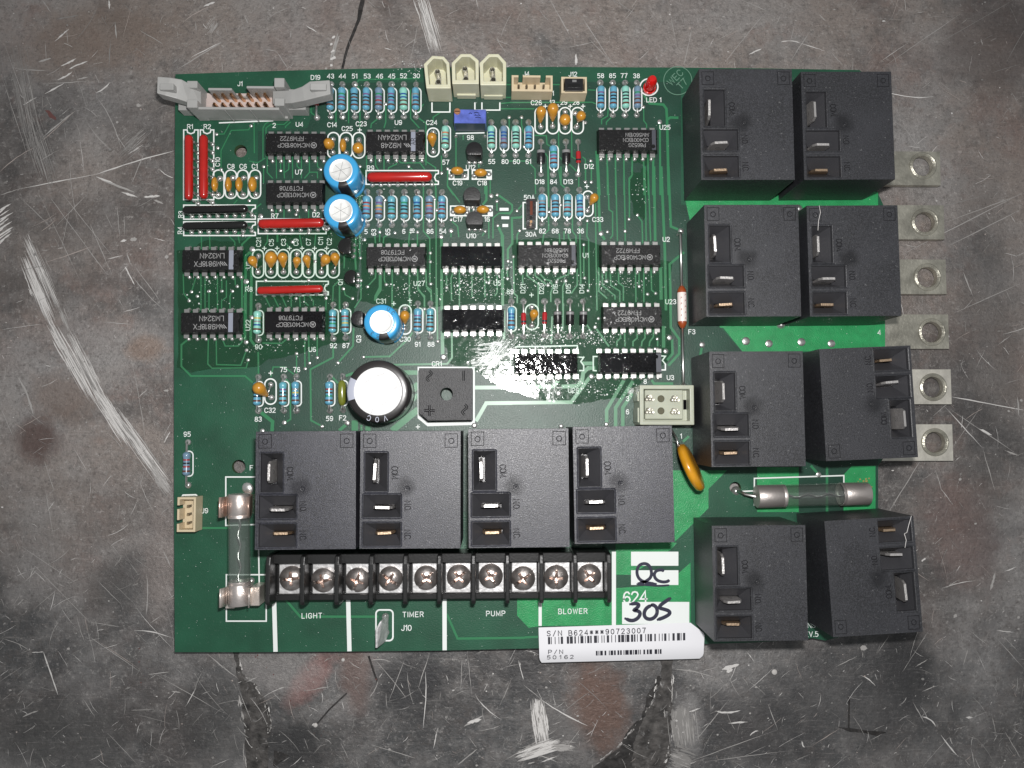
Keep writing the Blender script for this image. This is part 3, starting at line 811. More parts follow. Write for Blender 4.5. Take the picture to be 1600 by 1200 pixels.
# the marks one can find again in the photograph: x0, y0, x1, y1, width, tone, bend
for s in [(85, 65, 108, 45, 4, 0, 0), (60, 97, 80, 91, 5, 1, 0), (95, 103, 119, 91, 4.5, 0, 1), (108, 108, 137, 96, 4, 0, -1), (90, 125, 113, 112, 4.5, 0, 1),
          (70, 147, 100, 130, 4, 0, 0), (36, 164, 57, 152, 4, 0, 0), (24, 107, 72, 110, 2, 1, 1), (68, 131, 137, 127, 2, 1, 0), (120, 124, 138, 120, 4, 1, 0),
          (0, 268, 55, 230, 2.2, 2, -3), (55, 230, 118, 173, 2.2, 2, 0), (68, 213, 116, 174, 4, 1, 0), (281, 106, 348, 65, 2.4, 1, 0), (298, 90, 345, 66, 2.2, 0, 0),
          (5, 65, 70, 270, 1.6, 1, -4), (0, 110, 45, 250, 1.4, 1, 0), (10, 85, 62, 268, 1.3, 3, 0), (150, 150, 190, 238, 1.8, 1, -6), (135, 190, 180, 240, 1.6, 1, 3),
          (178, 205, 200, 238, 2.2, 1, 0), (200, 241, 223, 226, 4, 0, 0), (150, 273, 272, 236, 3, 0, -2), (150, 272, 30, 295, 3, 0, 0), (30, 295, 0, 305, 2, 1, 0),
          (150, 276, 185, 290, 6, 0, 0), (160, 282, 210, 300, 5, 1, 0), (205, 288, 226, 238, 1.5, 1, 0), (250, 265, 271, 278, 2.2, 0, 2), (170, 0, 171, 14, 5, 0, 0),
          (180, 35, 182, 60, 4, 1, 0), (173, 62, 170, 104, 3, 3, 0), (218, 47, 255, 69, 1.6, 1, 0), (330, 10, 285, 36, 2.2, 2, 3), (318, 10, 336, 3, 6, 0, 0),
          (305, 33, 307, 49, 2, 1, 0), (66, 0, 80, 20, 2, 1, 0), (148, 115, 155, 130, 1.5, 1, 0), (150, 145, 172, 128, 3, 0, 2), (88, 30, 122, 24, 3, 3, 0),
          (60, 300, 130, 450, 1.3, 1, 0), (78, 308, 168, 430, 1.4, 1, 0), (95, 300, 175, 400, 1.3, 1, 0), (30, 307, 83, 358, 1.6, 1, 0), (83, 358, 140, 300, 1.5, 1, 0),
          (110, 320, 95, 395, 1.2, 1, 0), (140, 348, 175, 430, 1.6, 1, 0), (68, 411, 145, 384, 2, 2, 1), (168, 405, 192, 399, 2.2, 0, 0), (183, 320, 187, 374, 1.6, 1, 0),
          (194, 335, 195, 370, 1.4, 1, 0), (188, 377, 198, 375, 8, 0, 0), (203, 375, 214, 373, 9, 1, 0), (198, 395, 205, 415, 3.5, 1, 0), (195, 416, 210, 445, 3, 0, 0),
          (205, 430, 262, 490, 1.6, 1, 2), (210, 415, 250, 470, 1.4, 1, 0), (240, 372, 261, 377, 1.8, 0, 0), (190, 300, 215, 308, 6, 0, 0), (225, 308, 250, 306, 6, 0, 0),
          (240, 312, 255, 318, 6, 1, 0), (162, 503, 205, 507, 2.4, 1, 0), (205, 560, 228, 698, 1.3, 1, -2), (256, 692, 266, 674, 3, 0, 0), (27, 588, 52, 648, 5, 1, -3),
          (0, 635, 22, 685, 1.4, 1, 0), (69, 720, 84, 765, 1.6, 1, 0), (70, 760, 84, 840, 1.2, 1, 0), (20, 548, 60, 548, 1.8, 3, 0), (70, 570, 80, 572, 2, 0, 1),
          (50, 880, 140, 972, 1.4, 1, 0), (60, 905, 80, 940, 1, 3, 0), (38, 910, 60, 888, 2, 1, 0), (150, 905, 190, 945, 1.5, 1, 0), (170, 905, 215, 948, 1.3, 3, 0),
          (229, 898, 228, 960, 2.2, 1, -2), (234, 974, 252, 962, 1.8, 1, 0), (209, 985, 270, 997, 2.6, 0, -3), (255, 860, 267, 886, 2.2, 1, 0), (140, 972, 190, 980, 1.6, 1, 0),
          (0, 997, 50, 1019, 2, 1, -3), (49, 1019, 68, 1019, 2, 0, 0), (68, 1019, 91, 1086, 3.4, 0, 0), (140, 995, 220, 1050, 1.6, 1, 0), (150, 1000, 224, 1049, 1.3, 2, 0),
          (237, 1050, 350, 1115, 1.3, 1, 0), (290, 1104, 307, 1074, 2, 0, 0), (325, 1022, 372, 1060, 2.2, 1, 1), (130, 1092, 148, 1120, 1.8, 1, 0), (35, 1120, 60, 1110, 3, 1, 0),
          (168, 1145, 215, 1195, 1.3, 1, 0), (170, 1060, 182, 1055, 2.2, 1, 0), (65, 1183, 72, 1200, 2.2, 1, 0), (195, 1077, 205, 1073, 5, 3, 0), (268, 1080, 282, 1082, 3, 1, 0),
          (205, 1110, 240, 1108, 3, 3, 0), (665, 1050, 661, 1138, 2.6, 0, -2), (684, 1137, 677, 1170, 2.4, 0, 0), (652, 1080, 672, 1018, 1.8, 1, 0), (608, 1095, 632, 1030, 1.8, 1, 0),
          (577, 1090, 591, 1063, 2, 1, 2), (720, 1075, 722, 1030, 1.6, 1, 0), (738, 1092, 730, 1020, 1.4, 1, 0), (742, 1085, 785, 1125, 2.6, 0, 4), (780, 1105, 800, 1060, 1.4, 1, 0),
          (810, 1032, 818, 1062, 2.2, 0, 0), (715, 1195, 746, 1170, 3, 1, 0), (785, 1190, 870, 1140, 2, 1, 0), (725, 1135, 755, 1118, 6, 1, 0), (730, 1130, 752, 1124, 8, 0, 0),
          (487, 1133, 494, 1131, 6, 0, 0), (480, 1140, 500, 1158, 4, 3, 0), (585, 1165, 650, 1185, 1.8, 1, 0), (580, 1032, 610, 1034, 2, 1, -3), (475, 1080, 520, 1072, 1.8, 1, 0),
          (845, 1093, 918, 1134, 3.4, 0, 2), (818, 1070, 845, 1092, 1.8, 1, 0), (1050, 1045, 1120, 1060, 2, 1, -3), (1072, 1114, 1095, 1106, 3.2, 0, 0), (1118, 1111, 1157, 1110, 4.5, 0, 3),
          (1138, 1130, 1168, 1128, 5.5, 0, 0), (1172, 1150, 1185, 1142, 4.5, 0, -2), (1128, 1046, 1155, 1038, 9, 0, 0), (1135, 1050, 1145, 1046, 9, 0, 0), (1253, 1158, 1257, 1168, 3, 0, 1),
          (1085, 1160, 1140, 1092, 1.8, 1, 0), (1050, 1200, 1215, 1140, 1.8, 1, 0), (1100, 1190, 1240, 1172, 1.6, 1, 0), (1200, 1100, 1215, 1140, 1.8, 1, 0), (1306, 1042, 1340, 1025, 2.6, 1, 0),
          (1345, 1055, 1368, 1072, 2.6, 0, -2), (1370, 1022, 1390, 992, 1.4, 1, 0), (1427, 1098, 1445, 1130, 3, 1, 0), (1440, 1120, 1462, 1135, 3.4, 0, -4), (1470, 1148, 1498, 1183, 3.6, 0, 1),
          (1484, 1152, 1488, 1163, 3, 1, 0), (1509, 1121, 1520, 1121, 5, 0, 0), (1430, 1042, 1450, 1030, 2.2, 1, 0), (1558, 985, 1584, 988, 2.4, 0, 0), (1515, 985, 1545, 1010, 1.6, 1, 0),
          (1470, 920, 1525, 907, 1.8, 0, -2), (1555, 895, 1548, 922, 7, 1, 0), (1570, 893, 1588, 886, 3, 0, 0), (1555, 995, 1600, 1045, 1.6, 1, 0), (1505, 1040, 1512, 1015, 1.8, 1, 0),
          (1440, 877, 1446, 872, 4, 0, 0), (1270, 1165, 1312, 1138, 1.8, 2, 0), (1490, 965, 1495, 960, 8, 1, 0), (1550, 1120, 1556, 1145, 1.6, 1, 0), (1570, 1143, 1595, 1185, 1.6, 1, 0),
          (1433, 183, 1480, 152, 1.6, 3, 0), (1394, 146, 1458, 151, 1.6, 0, 3), (1410, 195, 1436, 232, 1.6, 1, 0), (1430, 200, 1442, 238, 2, 3, 0), (1405, 400, 1600, 300, 2, 1, 0),
          (1480, 385, 1600, 325, 2.4, 1, 0), (1470, 350, 1600, 302, 1.8, 1, 0), (1440, 330, 1560, 300, 1.4, 3, 0), (1505, 425, 1520, 463, 3.4, 1, 0), (1490, 490, 1600, 440, 1.6, 1, 0),
          (1487, 620, 1600, 641, 2.6, 0, 0), (1476, 635, 1535, 700, 2.4, 0, 0), (1535, 700, 1555, 768, 2.4, 1, 0), (1485, 640, 1590, 710, 1.6, 1, 0), (1530, 670, 1550, 680, 6, 0, 0),
          (1570, 704, 1592, 712, 5, 1, 0), (1488, 700, 1540, 625, 1.3, 1, 0), (1390, 798, 1438, 720, 2.4, 1, 0), (1462, 735, 1472, 768, 2, 1, 0), (1475, 920, 1500, 905, 2, 1, 0),
          (1500, 330, 1555, 372, 1.2, 3, 0), (1525, 575, 1540, 545, 1.6, 1, 0), (1558, 540, 1582, 522, 2, 1, 0), (1590, 620, 1592, 650, 4, 1, 0),
          (600, 75, 612, 78, 2, 0, 0), (478, 40, 495, 50, 2.4, 0, 0), (415, 77, 432, 80, 2, 1, 0), (432, 80, 450, 108, 2, 1, 0), (382, 25, 388, 38, 2.2, 1, 0),
          (455, 48, 454, 60, 2, 1, 0), (1157, 62, 1270, 20, 1.2, 3, 0), (1130, 100, 1195, 20, 1.6, 1, 0), (1160, 0, 1200, 18, 1.6, 1, 0), (1232, 100, 1268, 45, 2, 1, 0),
          (1220, 66, 1250, 67, 2.4, 0, -3), (1250, 67, 1290, 80, 2.4, 0, 0), (1296, 79, 1318, 103, 2, 1, 0), (1210, 43, 1222, 20, 1.4, 1, 0), (1170, 85, 1190, 76, 4, 0, 0),
          (1380, 105, 1500, 22, 1.6, 1, 0), (1420, 95, 1600, -10, 1.2, 3, 0), (1043, 0, 1060, 85, 1.4, 1, 0), (1068, 105, 1081, 45, 1.6, 1, 0), (905, 20, 960, 105, 1.6, 1, 0),
          (920, 60, 965, 108, 1.4, 1, 0), (970, 40, 1000, 0, 1.4, 1, 0), (1280, 23, 1290, 33, 2.2, 1, 0), (860, 0, 890, 55, 2, 1, 0), (900, 84, 900, 102, 7, 0, 0),
          (885, 75, 930, 65, 2, 1, 0), (770, 60, 800, 72, 1.6, 1, 0), (630, 75, 650, 60, 1.6, 1, 0), (640, 100, 655, 30, 1.4, 1, 0)]:
    scratch(s[0], s[1], s[2], s[3], s[4]*0.62, s[5], s[6], jag=0.35)
# wide worn bands
scuff(40, 366, 92, 486, 11, 34, 0, 2.6)
scuff(92, 480, 108, 520, 8, 14, 1, 2)
scuff(33, 395, 84, 516, 13, 36, 0, 2.6)
scuff(72, 495, 148, 632, 13, 40, 0, 2.8)
scuff(105, 515, 165, 633, 11, 36, 0, 2.8)
scuff(143, 602, 205, 700, 13, 44, 0, 3)
scuff(170, 632, 268, 768, 15, 50, 0, 2.8)
scuff(232, 725, 270, 778, 12, 20, 1, 2.2)
scuff(655, -10, 683, 85, 17, 55, 0, 2.4)
for k in range(12):
    scratch(-4, 330+k*5, rnd.uniform(8, 22), 318+k*4.6, 2.6, 0)
scuff(838, 1090, 850, 1165, 17, 60, 0, 4.5)
scuff(805, 1185, 880, 1158, 18, 44, 0, 4)
scuff(860, 1165, 900, 1168, 12, 20, 1, 3)
scuff(1062, 1100, 1070, 1170, 30, 70, 3, 5)
scuff(1045, 1180, 1085, 1195, 26, 40, 3, 5)
scuff(530, 50, 515, 104, 5, 12, 1, 2.4)
for k in range(5):
    scratch(523+rnd.uniform(-4, 2), 56+k*11, 519+rnd.uniform(-4, 2), 60+k*11, 4.5, 0)
scuff(340, 30, 325, 55, 14, 14, 1, 1.6)
scuff(230, 200, 180, 245, 24, 30, 3, 1.4)
scuff(45, 180, 85, 300, 26, 30, 3, 1.4)
scuff(20, 60, 60, 270, 30, 28, 3, 1.2)
for pts in [[(377, 1025), (379, 1052), (396, 1067), (414, 1092), (423, 1130), (418, 1150)], [(372, 1062), (376, 1110), (382, 1150), (384, 1200)], [(1028, 1058), (1022, 1090), (1002, 1122), (982, 1150), (960, 1172), (930, 1195)], [(1051, 1040), (1050, 1118), (1057, 1130), (1046, 1165), (1038, 1195)]]:
    for a, c in zip(pts, pts[1:]):
        for k in range(6):
            u = rnd.uniform(0, 0.8)
            w = u+rnd.uniform(0.08, 0.3)
            o = rnd.uniform(-2.5, 2.5)
            scratch(a[0]+(c[0]-a[0])*u+o, a[1]+(c[1]-a[1])*u, a[0]+(c[0]-a[0])*w+o, a[1]+(c[1]-a[1])*w, rnd.uniform(0.6, 2.2), rnd.choice([1, 1, 3, 0]), jag=0.6)
# general wear: fine hairlines and flecks
for k in range(1900):
    x, y = rnd.uniform(-120, 1720), rnd.uniform(-120, 1320)
    if 300 < x < 1340 and 130 < y < 985:
        continue
    a = rnd.choice([rnd.gauss(1.1, 0.25), rnd.gauss(-0.55, 0.25), rnd.uniform(0, 3.14)])
    if y > 1000 and rnd.random() < 0.5:
        x, y = x+rnd.gauss(0, 10), y+rnd.gauss(0, 10)
    l = rnd.expovariate(1/18)+4
    if y > 980:
        l *= 0.8
    m = rnd.choice([1, 1, 0, 3, 3, 0 if y > 950 else 3, 2])
    scratch(x, y, x+l*math.cos(a), y+l*math.sin(a), rnd.uniform(0.35, 0.9), m, rnd.uniform(-1, 1)*l*0.06, 0.25)
for k in range(3600):
    x, y = rnd.uniform(-120, 1720), rnd.uniform(-120, 1320)
    if 300 < x < 1340 and 130 < y < 985:
        continue
    r = rnd.expovariate(1/0.65)+0.4
    a0 = rnd.uniform(0, 6.28)
    n = rnd.choice([4, 5, 6])
    z = nz()
    e = rnd.uniform(0.4, 1)
    q = [(x+r*math.cos(a0+6.28*i/n)*rnd.uniform(0.6, 1), y+e*r*math.sin(a0+6.28*i/n)*rnd.uniform(0.6, 1)) for i in range(n)]
    mb.sheet([P(p[0], p[1], z) for p in reversed(q)], M_SCR[rnd.choice([0, 1, 1, 3, 3, 2, 3])])
for k in range(1000):
    # hairline cross-hatching where the near side is rubbed hardest
    q = rnd.random()
    if q < 0.62:
        x, y = rnd.uniform(-60, 1660), rnd.uniform(1000, 1260)
    elif q < 0.8:
        x, y = rnd.uniform(-60, 275), rnd.uniform(700, 1010)
    elif q < 0.9:
        x, y = rnd.uniform(-60, 1660), rnd.uniform(-60, 110)
    else:
        x, y = rnd.uniform(1430, 1660), rnd.uniform(100, 1010)
    a = rnd.choice([rnd.gauss(1.2, 0.3), rnd.gauss(-0.6, 0.3), rnd.gauss(0.6, 0.2), rnd.uniform(0, 3.14)])
    l = rnd.expovariate(1/13)+3
    scratch(x, y, x+l*math.cos(a), y-l*math.sin(a), rnd.uniform(0.35, 0.8), rnd.choice([0, 1, 1, 3, 3]), rnd.uniform(-1, 1)*l*0.08, 0.2)
wear = mb.build('scratches')
wear['kind'] = 'stuff'
wear['label'] = 'pale scratches, scuffs and flecks worn into the bench top'

mb = MB()
c4 = lambda pts: [(p[0]/3.404, 850+p[1]/3.404) for p in pts]
c6 = lambda pts: [(800+p[0]/3.426, 1000+p[1]/3.426) for p in pts]
fill(mb, rough_poly(c4([(1232, 560), (1268, 560), (1272, 620), (1290, 690), (1350, 740), (1410, 830), (1442, 960), (1420, 1040), (1425, 1210), (1305, 1210), (1296, 960), (1268, 730)]), 4.5, 5, 3), TZ+0.05, M_PEEL)
fill(mb, rough_poly(c6([(790, 90), (862, 90), (855, 400), (880, 440), (850, 560), (815, 690), (640, 700), (650, 560), (690, 440), (760, 330), (800, 200)]), 4.5, 5, 5), TZ+0.05, M_PEEL)
fill(mb, rough_poly(c6([(780, 190), (800, 200), (760, 320), (700, 430), (650, 560), (640, 700), (410, 700), (560, 590), (620, 490), (690, 420), (720, 300)]), 4.0, 5, 6), TZ+0.055, M_DARK)
fill(mb, rough_poly([(564, -5), (571, -5), (563, 32), (547, 70), (537, 108), (533, 108), (543, 68), (558, 30)], 1.0, 3, 7), TZ+0.05, M_DARK)
fill(mb, rough_poly([(1308, 1136), (1330, 1138), (1385, 1144), (1372, 1150), (1330, 1144)], 1.5, 3, 9), TZ+0.05, M_DARK)
mb.ribbon([(1327, 1090), (1326, 1140)], 3, TZ+0.052, M_DARK)
fill(mb, rough_poly([(428, 1172), (452, 1180), (430, 1198), (426, 1195)], 1.5, 3, 9), TZ+0.05, M_DARK)
mb.ribbon([(492, 1135), (515, 1108), (542, 1083)], 2.6, TZ+0.052, M_DARK)
mb.ribbon([(576, 1025), (584, 1050), (590, 1066)], 3.2, TZ+0.052, M_DARK)
dark = mb.build('bench_cracks')
dark['kind'] = 'stuff'
dark['label'] = 'dark cracks and peeled patches in the bench surface'
mb = MB()
fill(mb, rough_poly([(70, 172), (76, 172), (88, 184), (88, 188), (78, 184)], 1.2, 3, 13), TZ+0.06, M_STAINR)
for k in range(30):
    x, y = rnd.choice([(930, 1100), (417, 1028), (560, 1060), (215, 1049), (500, 1140), (455, 1085)])
    x += rnd.gauss(0, 16)
    y += rnd.gauss(0, 14)
    r = rnd.uniform(0.7, 2.0)
    mb.sheet([P(x+r*math.cos(-i*1.2)*rnd.uniform(.5, 1), y+r*math.sin(-i*1.2)*rnd.uniform(.5, 1), TZ+0.07+k*0.001) for i in range(5)][::1], M_STAINR)
stains = mb.build('paint_flecks')
stains['kind'] = 'stuff'
stains['label'] = 'small flecks of red paint on the bench top'
mb = MB()
for (x, y, r) in [(1210, 1050, 4.5), (493, 1133, 3.5), (536, 1031, 3)]:
    c = P(x, y, TZ)
    mb.lathe([(r, 0), (r*0.9, 1.0), (r*0.5, 1.8), (0, 2)], 9, M_CHIP, A=(c.x, c.y, TZ+0.05))
    thing(mb.build('paint_chip', smooth=True), {1210: 'round pale pinkish chip lying on the bench below the lower relays', 493: 'small pale chip at the end of a dark scratch on the bench below the board', 536: 'tiny pale speck of paint beside the pink stain under the board edge'}[x], 'paint chip', 'loose chips on the bench')
    mb = MB()

# ------------------------------------------------------------------ the circuit board
BC = P(830, 562, 0)
board = put('circuit_board', None, None, (BC.x, BC.y, -9))
thing(board, 'green printed circuit board crowded with black relays and small components', 'circuit board')
OFF = Vector((BC.x, BC.y, -9))


def part(name, me, loc=(0, 0, 0), rz=0.0, label=None, kind=None):
    """a piece soldered to the board: a child of the board"""
    return put(name, me, board, Vector(loc)-OFF, rz, label, kind)


def flat(mb, name, label=None, kind=None, **k):
    return part(name, mb.build(name, mesh_only=True, **k), (0, 0, 0), 0, label, kind)


# laminate with its drilled holes
outline = [(274, 116), (420, 111), (560, 107.5), (700, 105.5), (860, 104.5), (1050, 105.5), (1200, 107), (1343, 109.5), (1366, 128), (1371, 150), (1371, 300), (1381, 322),
           (1383, 500), (1383, 712), (1372, 728), (1369, 745), (1369, 830), (1352, 985), (1290, 1001), (1270, 997), (1180, 1004), (1000, 1009), (840, 1013), (690, 1016.5), (540, 1018), (400, 1019), (273, 1019), (272, 800), (272, 500), (273, 300)]
HOLES = [(376, 236, 10), (805, 290, 10), (373, 729, 10.5), (1149, 762, 9)]
bm = bmesh.new()


def loop(pts):
    vs = [bm.verts.new((p.x*.01, p.y*.01, 0)) for p in pts]
    return [bm.edges.new((vs[i], vs[(i+1) % len(vs)])) for i in range(len(vs))]


ed = loop([P(*p) for p in outline])
for hx, hy, hr in HOLES:
    c = P(hx, hy)
    ed += loop([c+Vector((hr*math.cos(i*math.pi/12), hr*math.sin(i*math.pi/12), 0)) for i in range(24)])
bmesh.ops.triangle_fill(bm, edges=ed, use_beauty=True)
for f in bm.faces:
    f.normal_update()
    if f.normal.z < 0:
        f.normal_flip()
top = bm.faces[:]
ex = bmesh.ops.extrude_face_region(bm, geom=top)
for v in [g for g in ex['geom'] if isinstance(g, bmesh.types.BMVert)]:
    v.co.z -= 0.09
bmesh.ops.recalc_face_normals(bm, faces=bm.faces[:])
for f in bm.faces:
    f.material_index = 0 if abs(f.normal.z) > 0.5 else 1
me = bpy.data.meshes.new('laminate')
bm.to_mesh(me)
bm.free()
me.materials.append(M_BOARD)
me.materials.append(M_EDGE)
part('laminate', me)

# copper pours under the mask
mb = MB()
for pts in [[(403, 575), (403, 800), (1064, 800), (1064, 128), (700, 128), (505, 130), (480, 200), (403, 205), (403, 360)],
            [(1064, 320), (1064, 800), (1110, 735), (1185, 735), (1185, 800), (1372, 800), (1372, 735), (1372, 550), (1160, 550), (1126, 512), (1072, 320)]]:
    mb = MB()
    fill(mb, pts, 0.15, M_PLANE)
    flat(mb, 'inner_copper_area')
mb = MB()
for pts in [[(1068, 300), (1372, 300), (1372, 322), (1078, 345)], [(1078, 340), (1240, 325), (1262, 510), (1125, 512)],
            [(1124, 505), (1383, 500), (1383, 549), (1160, 549)], [(1050, 735), (1136, 735), (1107, 764), (1107, 794), (1052, 849), (1000, 852), (1000, 740)],
            [(1183, 730), (1248, 730), (1248, 800), (1183, 800)], [(1318, 742), (1331, 728), (1368, 728), (1368, 800), (1318, 800)],
            [(808, 926), (956, 926), (956, 977), (845, 978), (826, 981), (808, 962)],
            [(962, 850), (1058, 848), (1048, 859), (1005, 886), (986, 898), (962, 898)], [(962, 919), (1005, 916), (1060, 896), (1079, 879), (1079, 975), (962, 977)]]:
    mb = MB()
    fill(mb, pts, 0.3+tick()*0.05, M_POUR)
    flat(mb, 'copper_pour')
mb = MB()


TN = [0]


def T(o, w, *lines):
    """traces read off an enlarged window of the photograph at origin o"""
    for ln in lines:
        ww = w
        if not isinstance(ln[0], tuple):
            ww = ln[0]
            ln = ln[1]
        mb.ribbon([(o[0]+p[0]/5.3333, o[1]+p[1]/5.3333) for p in ln], ww, 0.5+TN[0]*0.0012, M_TRACE)
        TN[0] += 1


A, B, C, D, E, FF, G, HH, II = (230, 80), (480, 80), (760, 80), (260, 290), (520, 260), (780, 260), (260, 460), (500, 450), (780, 440)
T(A, 1.7, [(690, 600), (640, 690), (575, 692)], [(865, 622), (845, 655), (700, 660), (615, 830), (615, 980)], [(890, 590), (893, 850)], [(965, 900), (965, 640), (985, 605), (1010, 590)],
  [(990, 880), (990, 640), (1030, 610), (1140, 610), (1175, 580)], [(1150, 640), (1155, 625), (1195, 590)], [(985, 890), (920, 930), (850, 915)], [(1000, 880), (1000, 1010), (1045, 1060)],
  [(1075, 880), (1078, 1060)], [(1112, 920), (1112, 990)], [(1140, 880), (1140, 1010), (1145, 1060)], [(1180, 910), (1180, 985), (1145, 1010)], [(1210, 880), (1212, 1060)], [(1245, 910), (1250, 960), (1280, 985)],
  [(1285, 880), (1285, 1060)], [(1350, 880), (1352, 1010), (1310, 1060)], [(1415, 880), (1420, 960), (1445, 985)], [(1350, 1008), (1418, 1008), (1420, 1060)], [(970, 960), (970, 1100)], [(1365, 410), (1365, 510), (1400, 540)])
T(B, 1.9, [(240, 320), (240, 600)], [(345, 320), (345, 600)], [(500, 240), (430, 240), (410, 270), (440, 330), (440, 640)], [(610, 545), (535, 605), (530, 640)], [(655, 440), (655, 590), (640, 640)],
  [(860, 320), (862, 560), (935, 640)], [(910, 545), (990, 600), (990, 640), (990, 950)], [(970, 440), (920, 510)], [(500, 235), (940, 228)], [(1110, 510), (1050, 550), (1050, 600)], [(1240, 715), (1240, 970)],
  [(1300, 700), (1300, 740)], [(495, 860), (495, 1000)], [(570, 860), (570, 950), (600, 1000)], [(640, 860), (640, 1000)], [(745, 890), (745, 940), (680, 970), (672, 1000)], [(745, 890), (780, 930), (940, 930), (980, 985)],
  [(945, 890), (1070, 970), (1070, 1200)], [(845, 960), (880, 990)], [(1170, 980), (1170, 1130), (1220, 1200)], [(1118, 870), (1120, 1010)], [(1430, 910), (1430, 970)], [(1480, 1100), (1480, 1190)], [(1525, 1060), (1525, 1190)])
T(C, 1.9, [(550, 278), (620, 278)], [(150, 385), (205, 385)], [(120, 435), (200, 428), (880, 425), (915, 440)], [(110, 480), (400, 480)], [(165, 278), (205, 278)], [(845, 322), (910, 325)], [(190, 550), (190, 730), (205, 750)],
  [(293, 550), (293, 610), (310, 680)], [(385, 700), (500, 705), (505, 775), (545, 800)], [(180, 915), (340, 915), (405, 980), (410, 1190)], [(490, 850), (510, 880), (515, 1200)], [(600, 640), (605, 880), (640, 910)],
  [(595, 930), (620, 1110), (665, 1150)], [(710, 650), (712, 880), (745, 900)], [(800, 880), (825, 900), (825, 1090)], [(875, 920), (875, 1090)], [(690, 940), (770, 1020)], [(770, 1030), (770, 1150)],
  [(960, 610), (960, 570), (1010, 540), (1015, 480), (1055, 460), (1130, 475)], [(1000, 615), (1000, 590), (1060, 530)], [(1310, 465), (1312, 580), (1335, 610), (1335, 640)],
  [4.2, [(1310, 360), (1360, 435), (1475, 445), (1500, 480), (1505, 560), (1520, 1200)]], [4.2, [(1505, 570), (1535, 552), (1600, 555)]], [3.2, [(1445, 590), (1450, 1200)]],
  [5, [(920, 830), (940, 1200)]], [2.4, [(1005, 830), (1010, 1200)]], [2.4, [(1075, 830), (1078, 1200)]], [2.4, [(1145, 830), (1148, 1200)]], [2.4, [(1215, 880), (1215, 1030), (1190, 1060), (1190, 1200)]],
  [2.4, [(1310, 890), (1315, 1200)]], [2.4, [(1345, 840), (1350, 1200)]], [3.6, [(1390, 890), (1390, 1200)]])
T(FF, 2.2, [4.2, [(820, 0), (840, 550), (880, 610)]], [(903, 0), (915, 360), (945, 380), (945, 575), (925, 600)], [(970, 0), (985, 620)], [(1040, 0), (1050, 540), (1050, 620)], [(1105, 0), (1105, 80), (1085, 110), (1085, 440)],
  [(1215, 0), (1225, 620)], [(1240, 0), (1262, 620)], [4.2, [(1290, 0), (1300, 620)]], [4.2, [(1350, 0), (1380, 700), (1390, 1200)]], [3.8, [(1410, 0), (1430, 500), (1490, 525)]], [3.8, [(1540, 715), (1420, 815), (1430, 1200)]],
  [(1150, 405), (1190, 460), (1195, 640)], [(410, 0), (412, 340)], [(515, 0), (515, 150), (550, 180)], [(600, 360), (610, 365), (610, 540), (640, 580), (640, 640)], [(720, 0), (720, 130)], [(768, 0), (768, 130)],
  [(410, 420), (412, 530), (370, 570), (360, 640)], [(500, 560), (505, 640)], [(540, 540), (540, 610)], [(575, 560), (580, 600), (605, 630)], [(735, 450), (730, 580), (745, 610), (750, 1050)], [(670, 480), (680, 980)],
  [(800, 220), (815, 1200)], [(705, 650), (705, 930)], [(170, 535), (150, 570), (148, 640)], [(190, 320), (150, 370)], [(0, 240), (110, 320), (110, 370), (90, 395), (0, 390)],
  [3.4, [(200, 410), (180, 425), (105, 430), (110, 640), (72, 690), (72, 790)]], [4, [(0, 520), (30, 580), (30, 1160)]], [(118, 750), (125, 1060), (150, 1080), (150, 1140)], [(65, 850), (70, 930)],
  [(195, 880), (195, 990)], [(230, 850), (230, 910), (325, 980), (325, 1200)], [(300, 850), (300, 910), (400, 990)], [(335, 890), (380, 940), (420, 950), (450, 1000), (430, 1050), (430, 1130)], [(580, 860), (580, 900), (480, 940)],
  [(550, 960), (530, 1000), (530, 1200)], [(650, 850), (650, 990), (600, 1060)], [(860, 840), (860, 990), (965, 1080), (965, 1110)], [(925, 840), (930, 990), (1005, 1040), (1005, 1130)], [(890, 880), (890, 960)],
  [(995, 840), (995, 970), (1035, 1000), (1035, 1120)], [(1135, 840), (1140, 1130)], [(1165, 880), (1165, 1000)], [(1205, 840), (1205, 1130)], [(1265, 840), (1270, 1030), (1305, 1060)], [5, [(1345, 840), (1350, 1110)]],
  [(830, 840), (830, 1040), (900, 1100)])
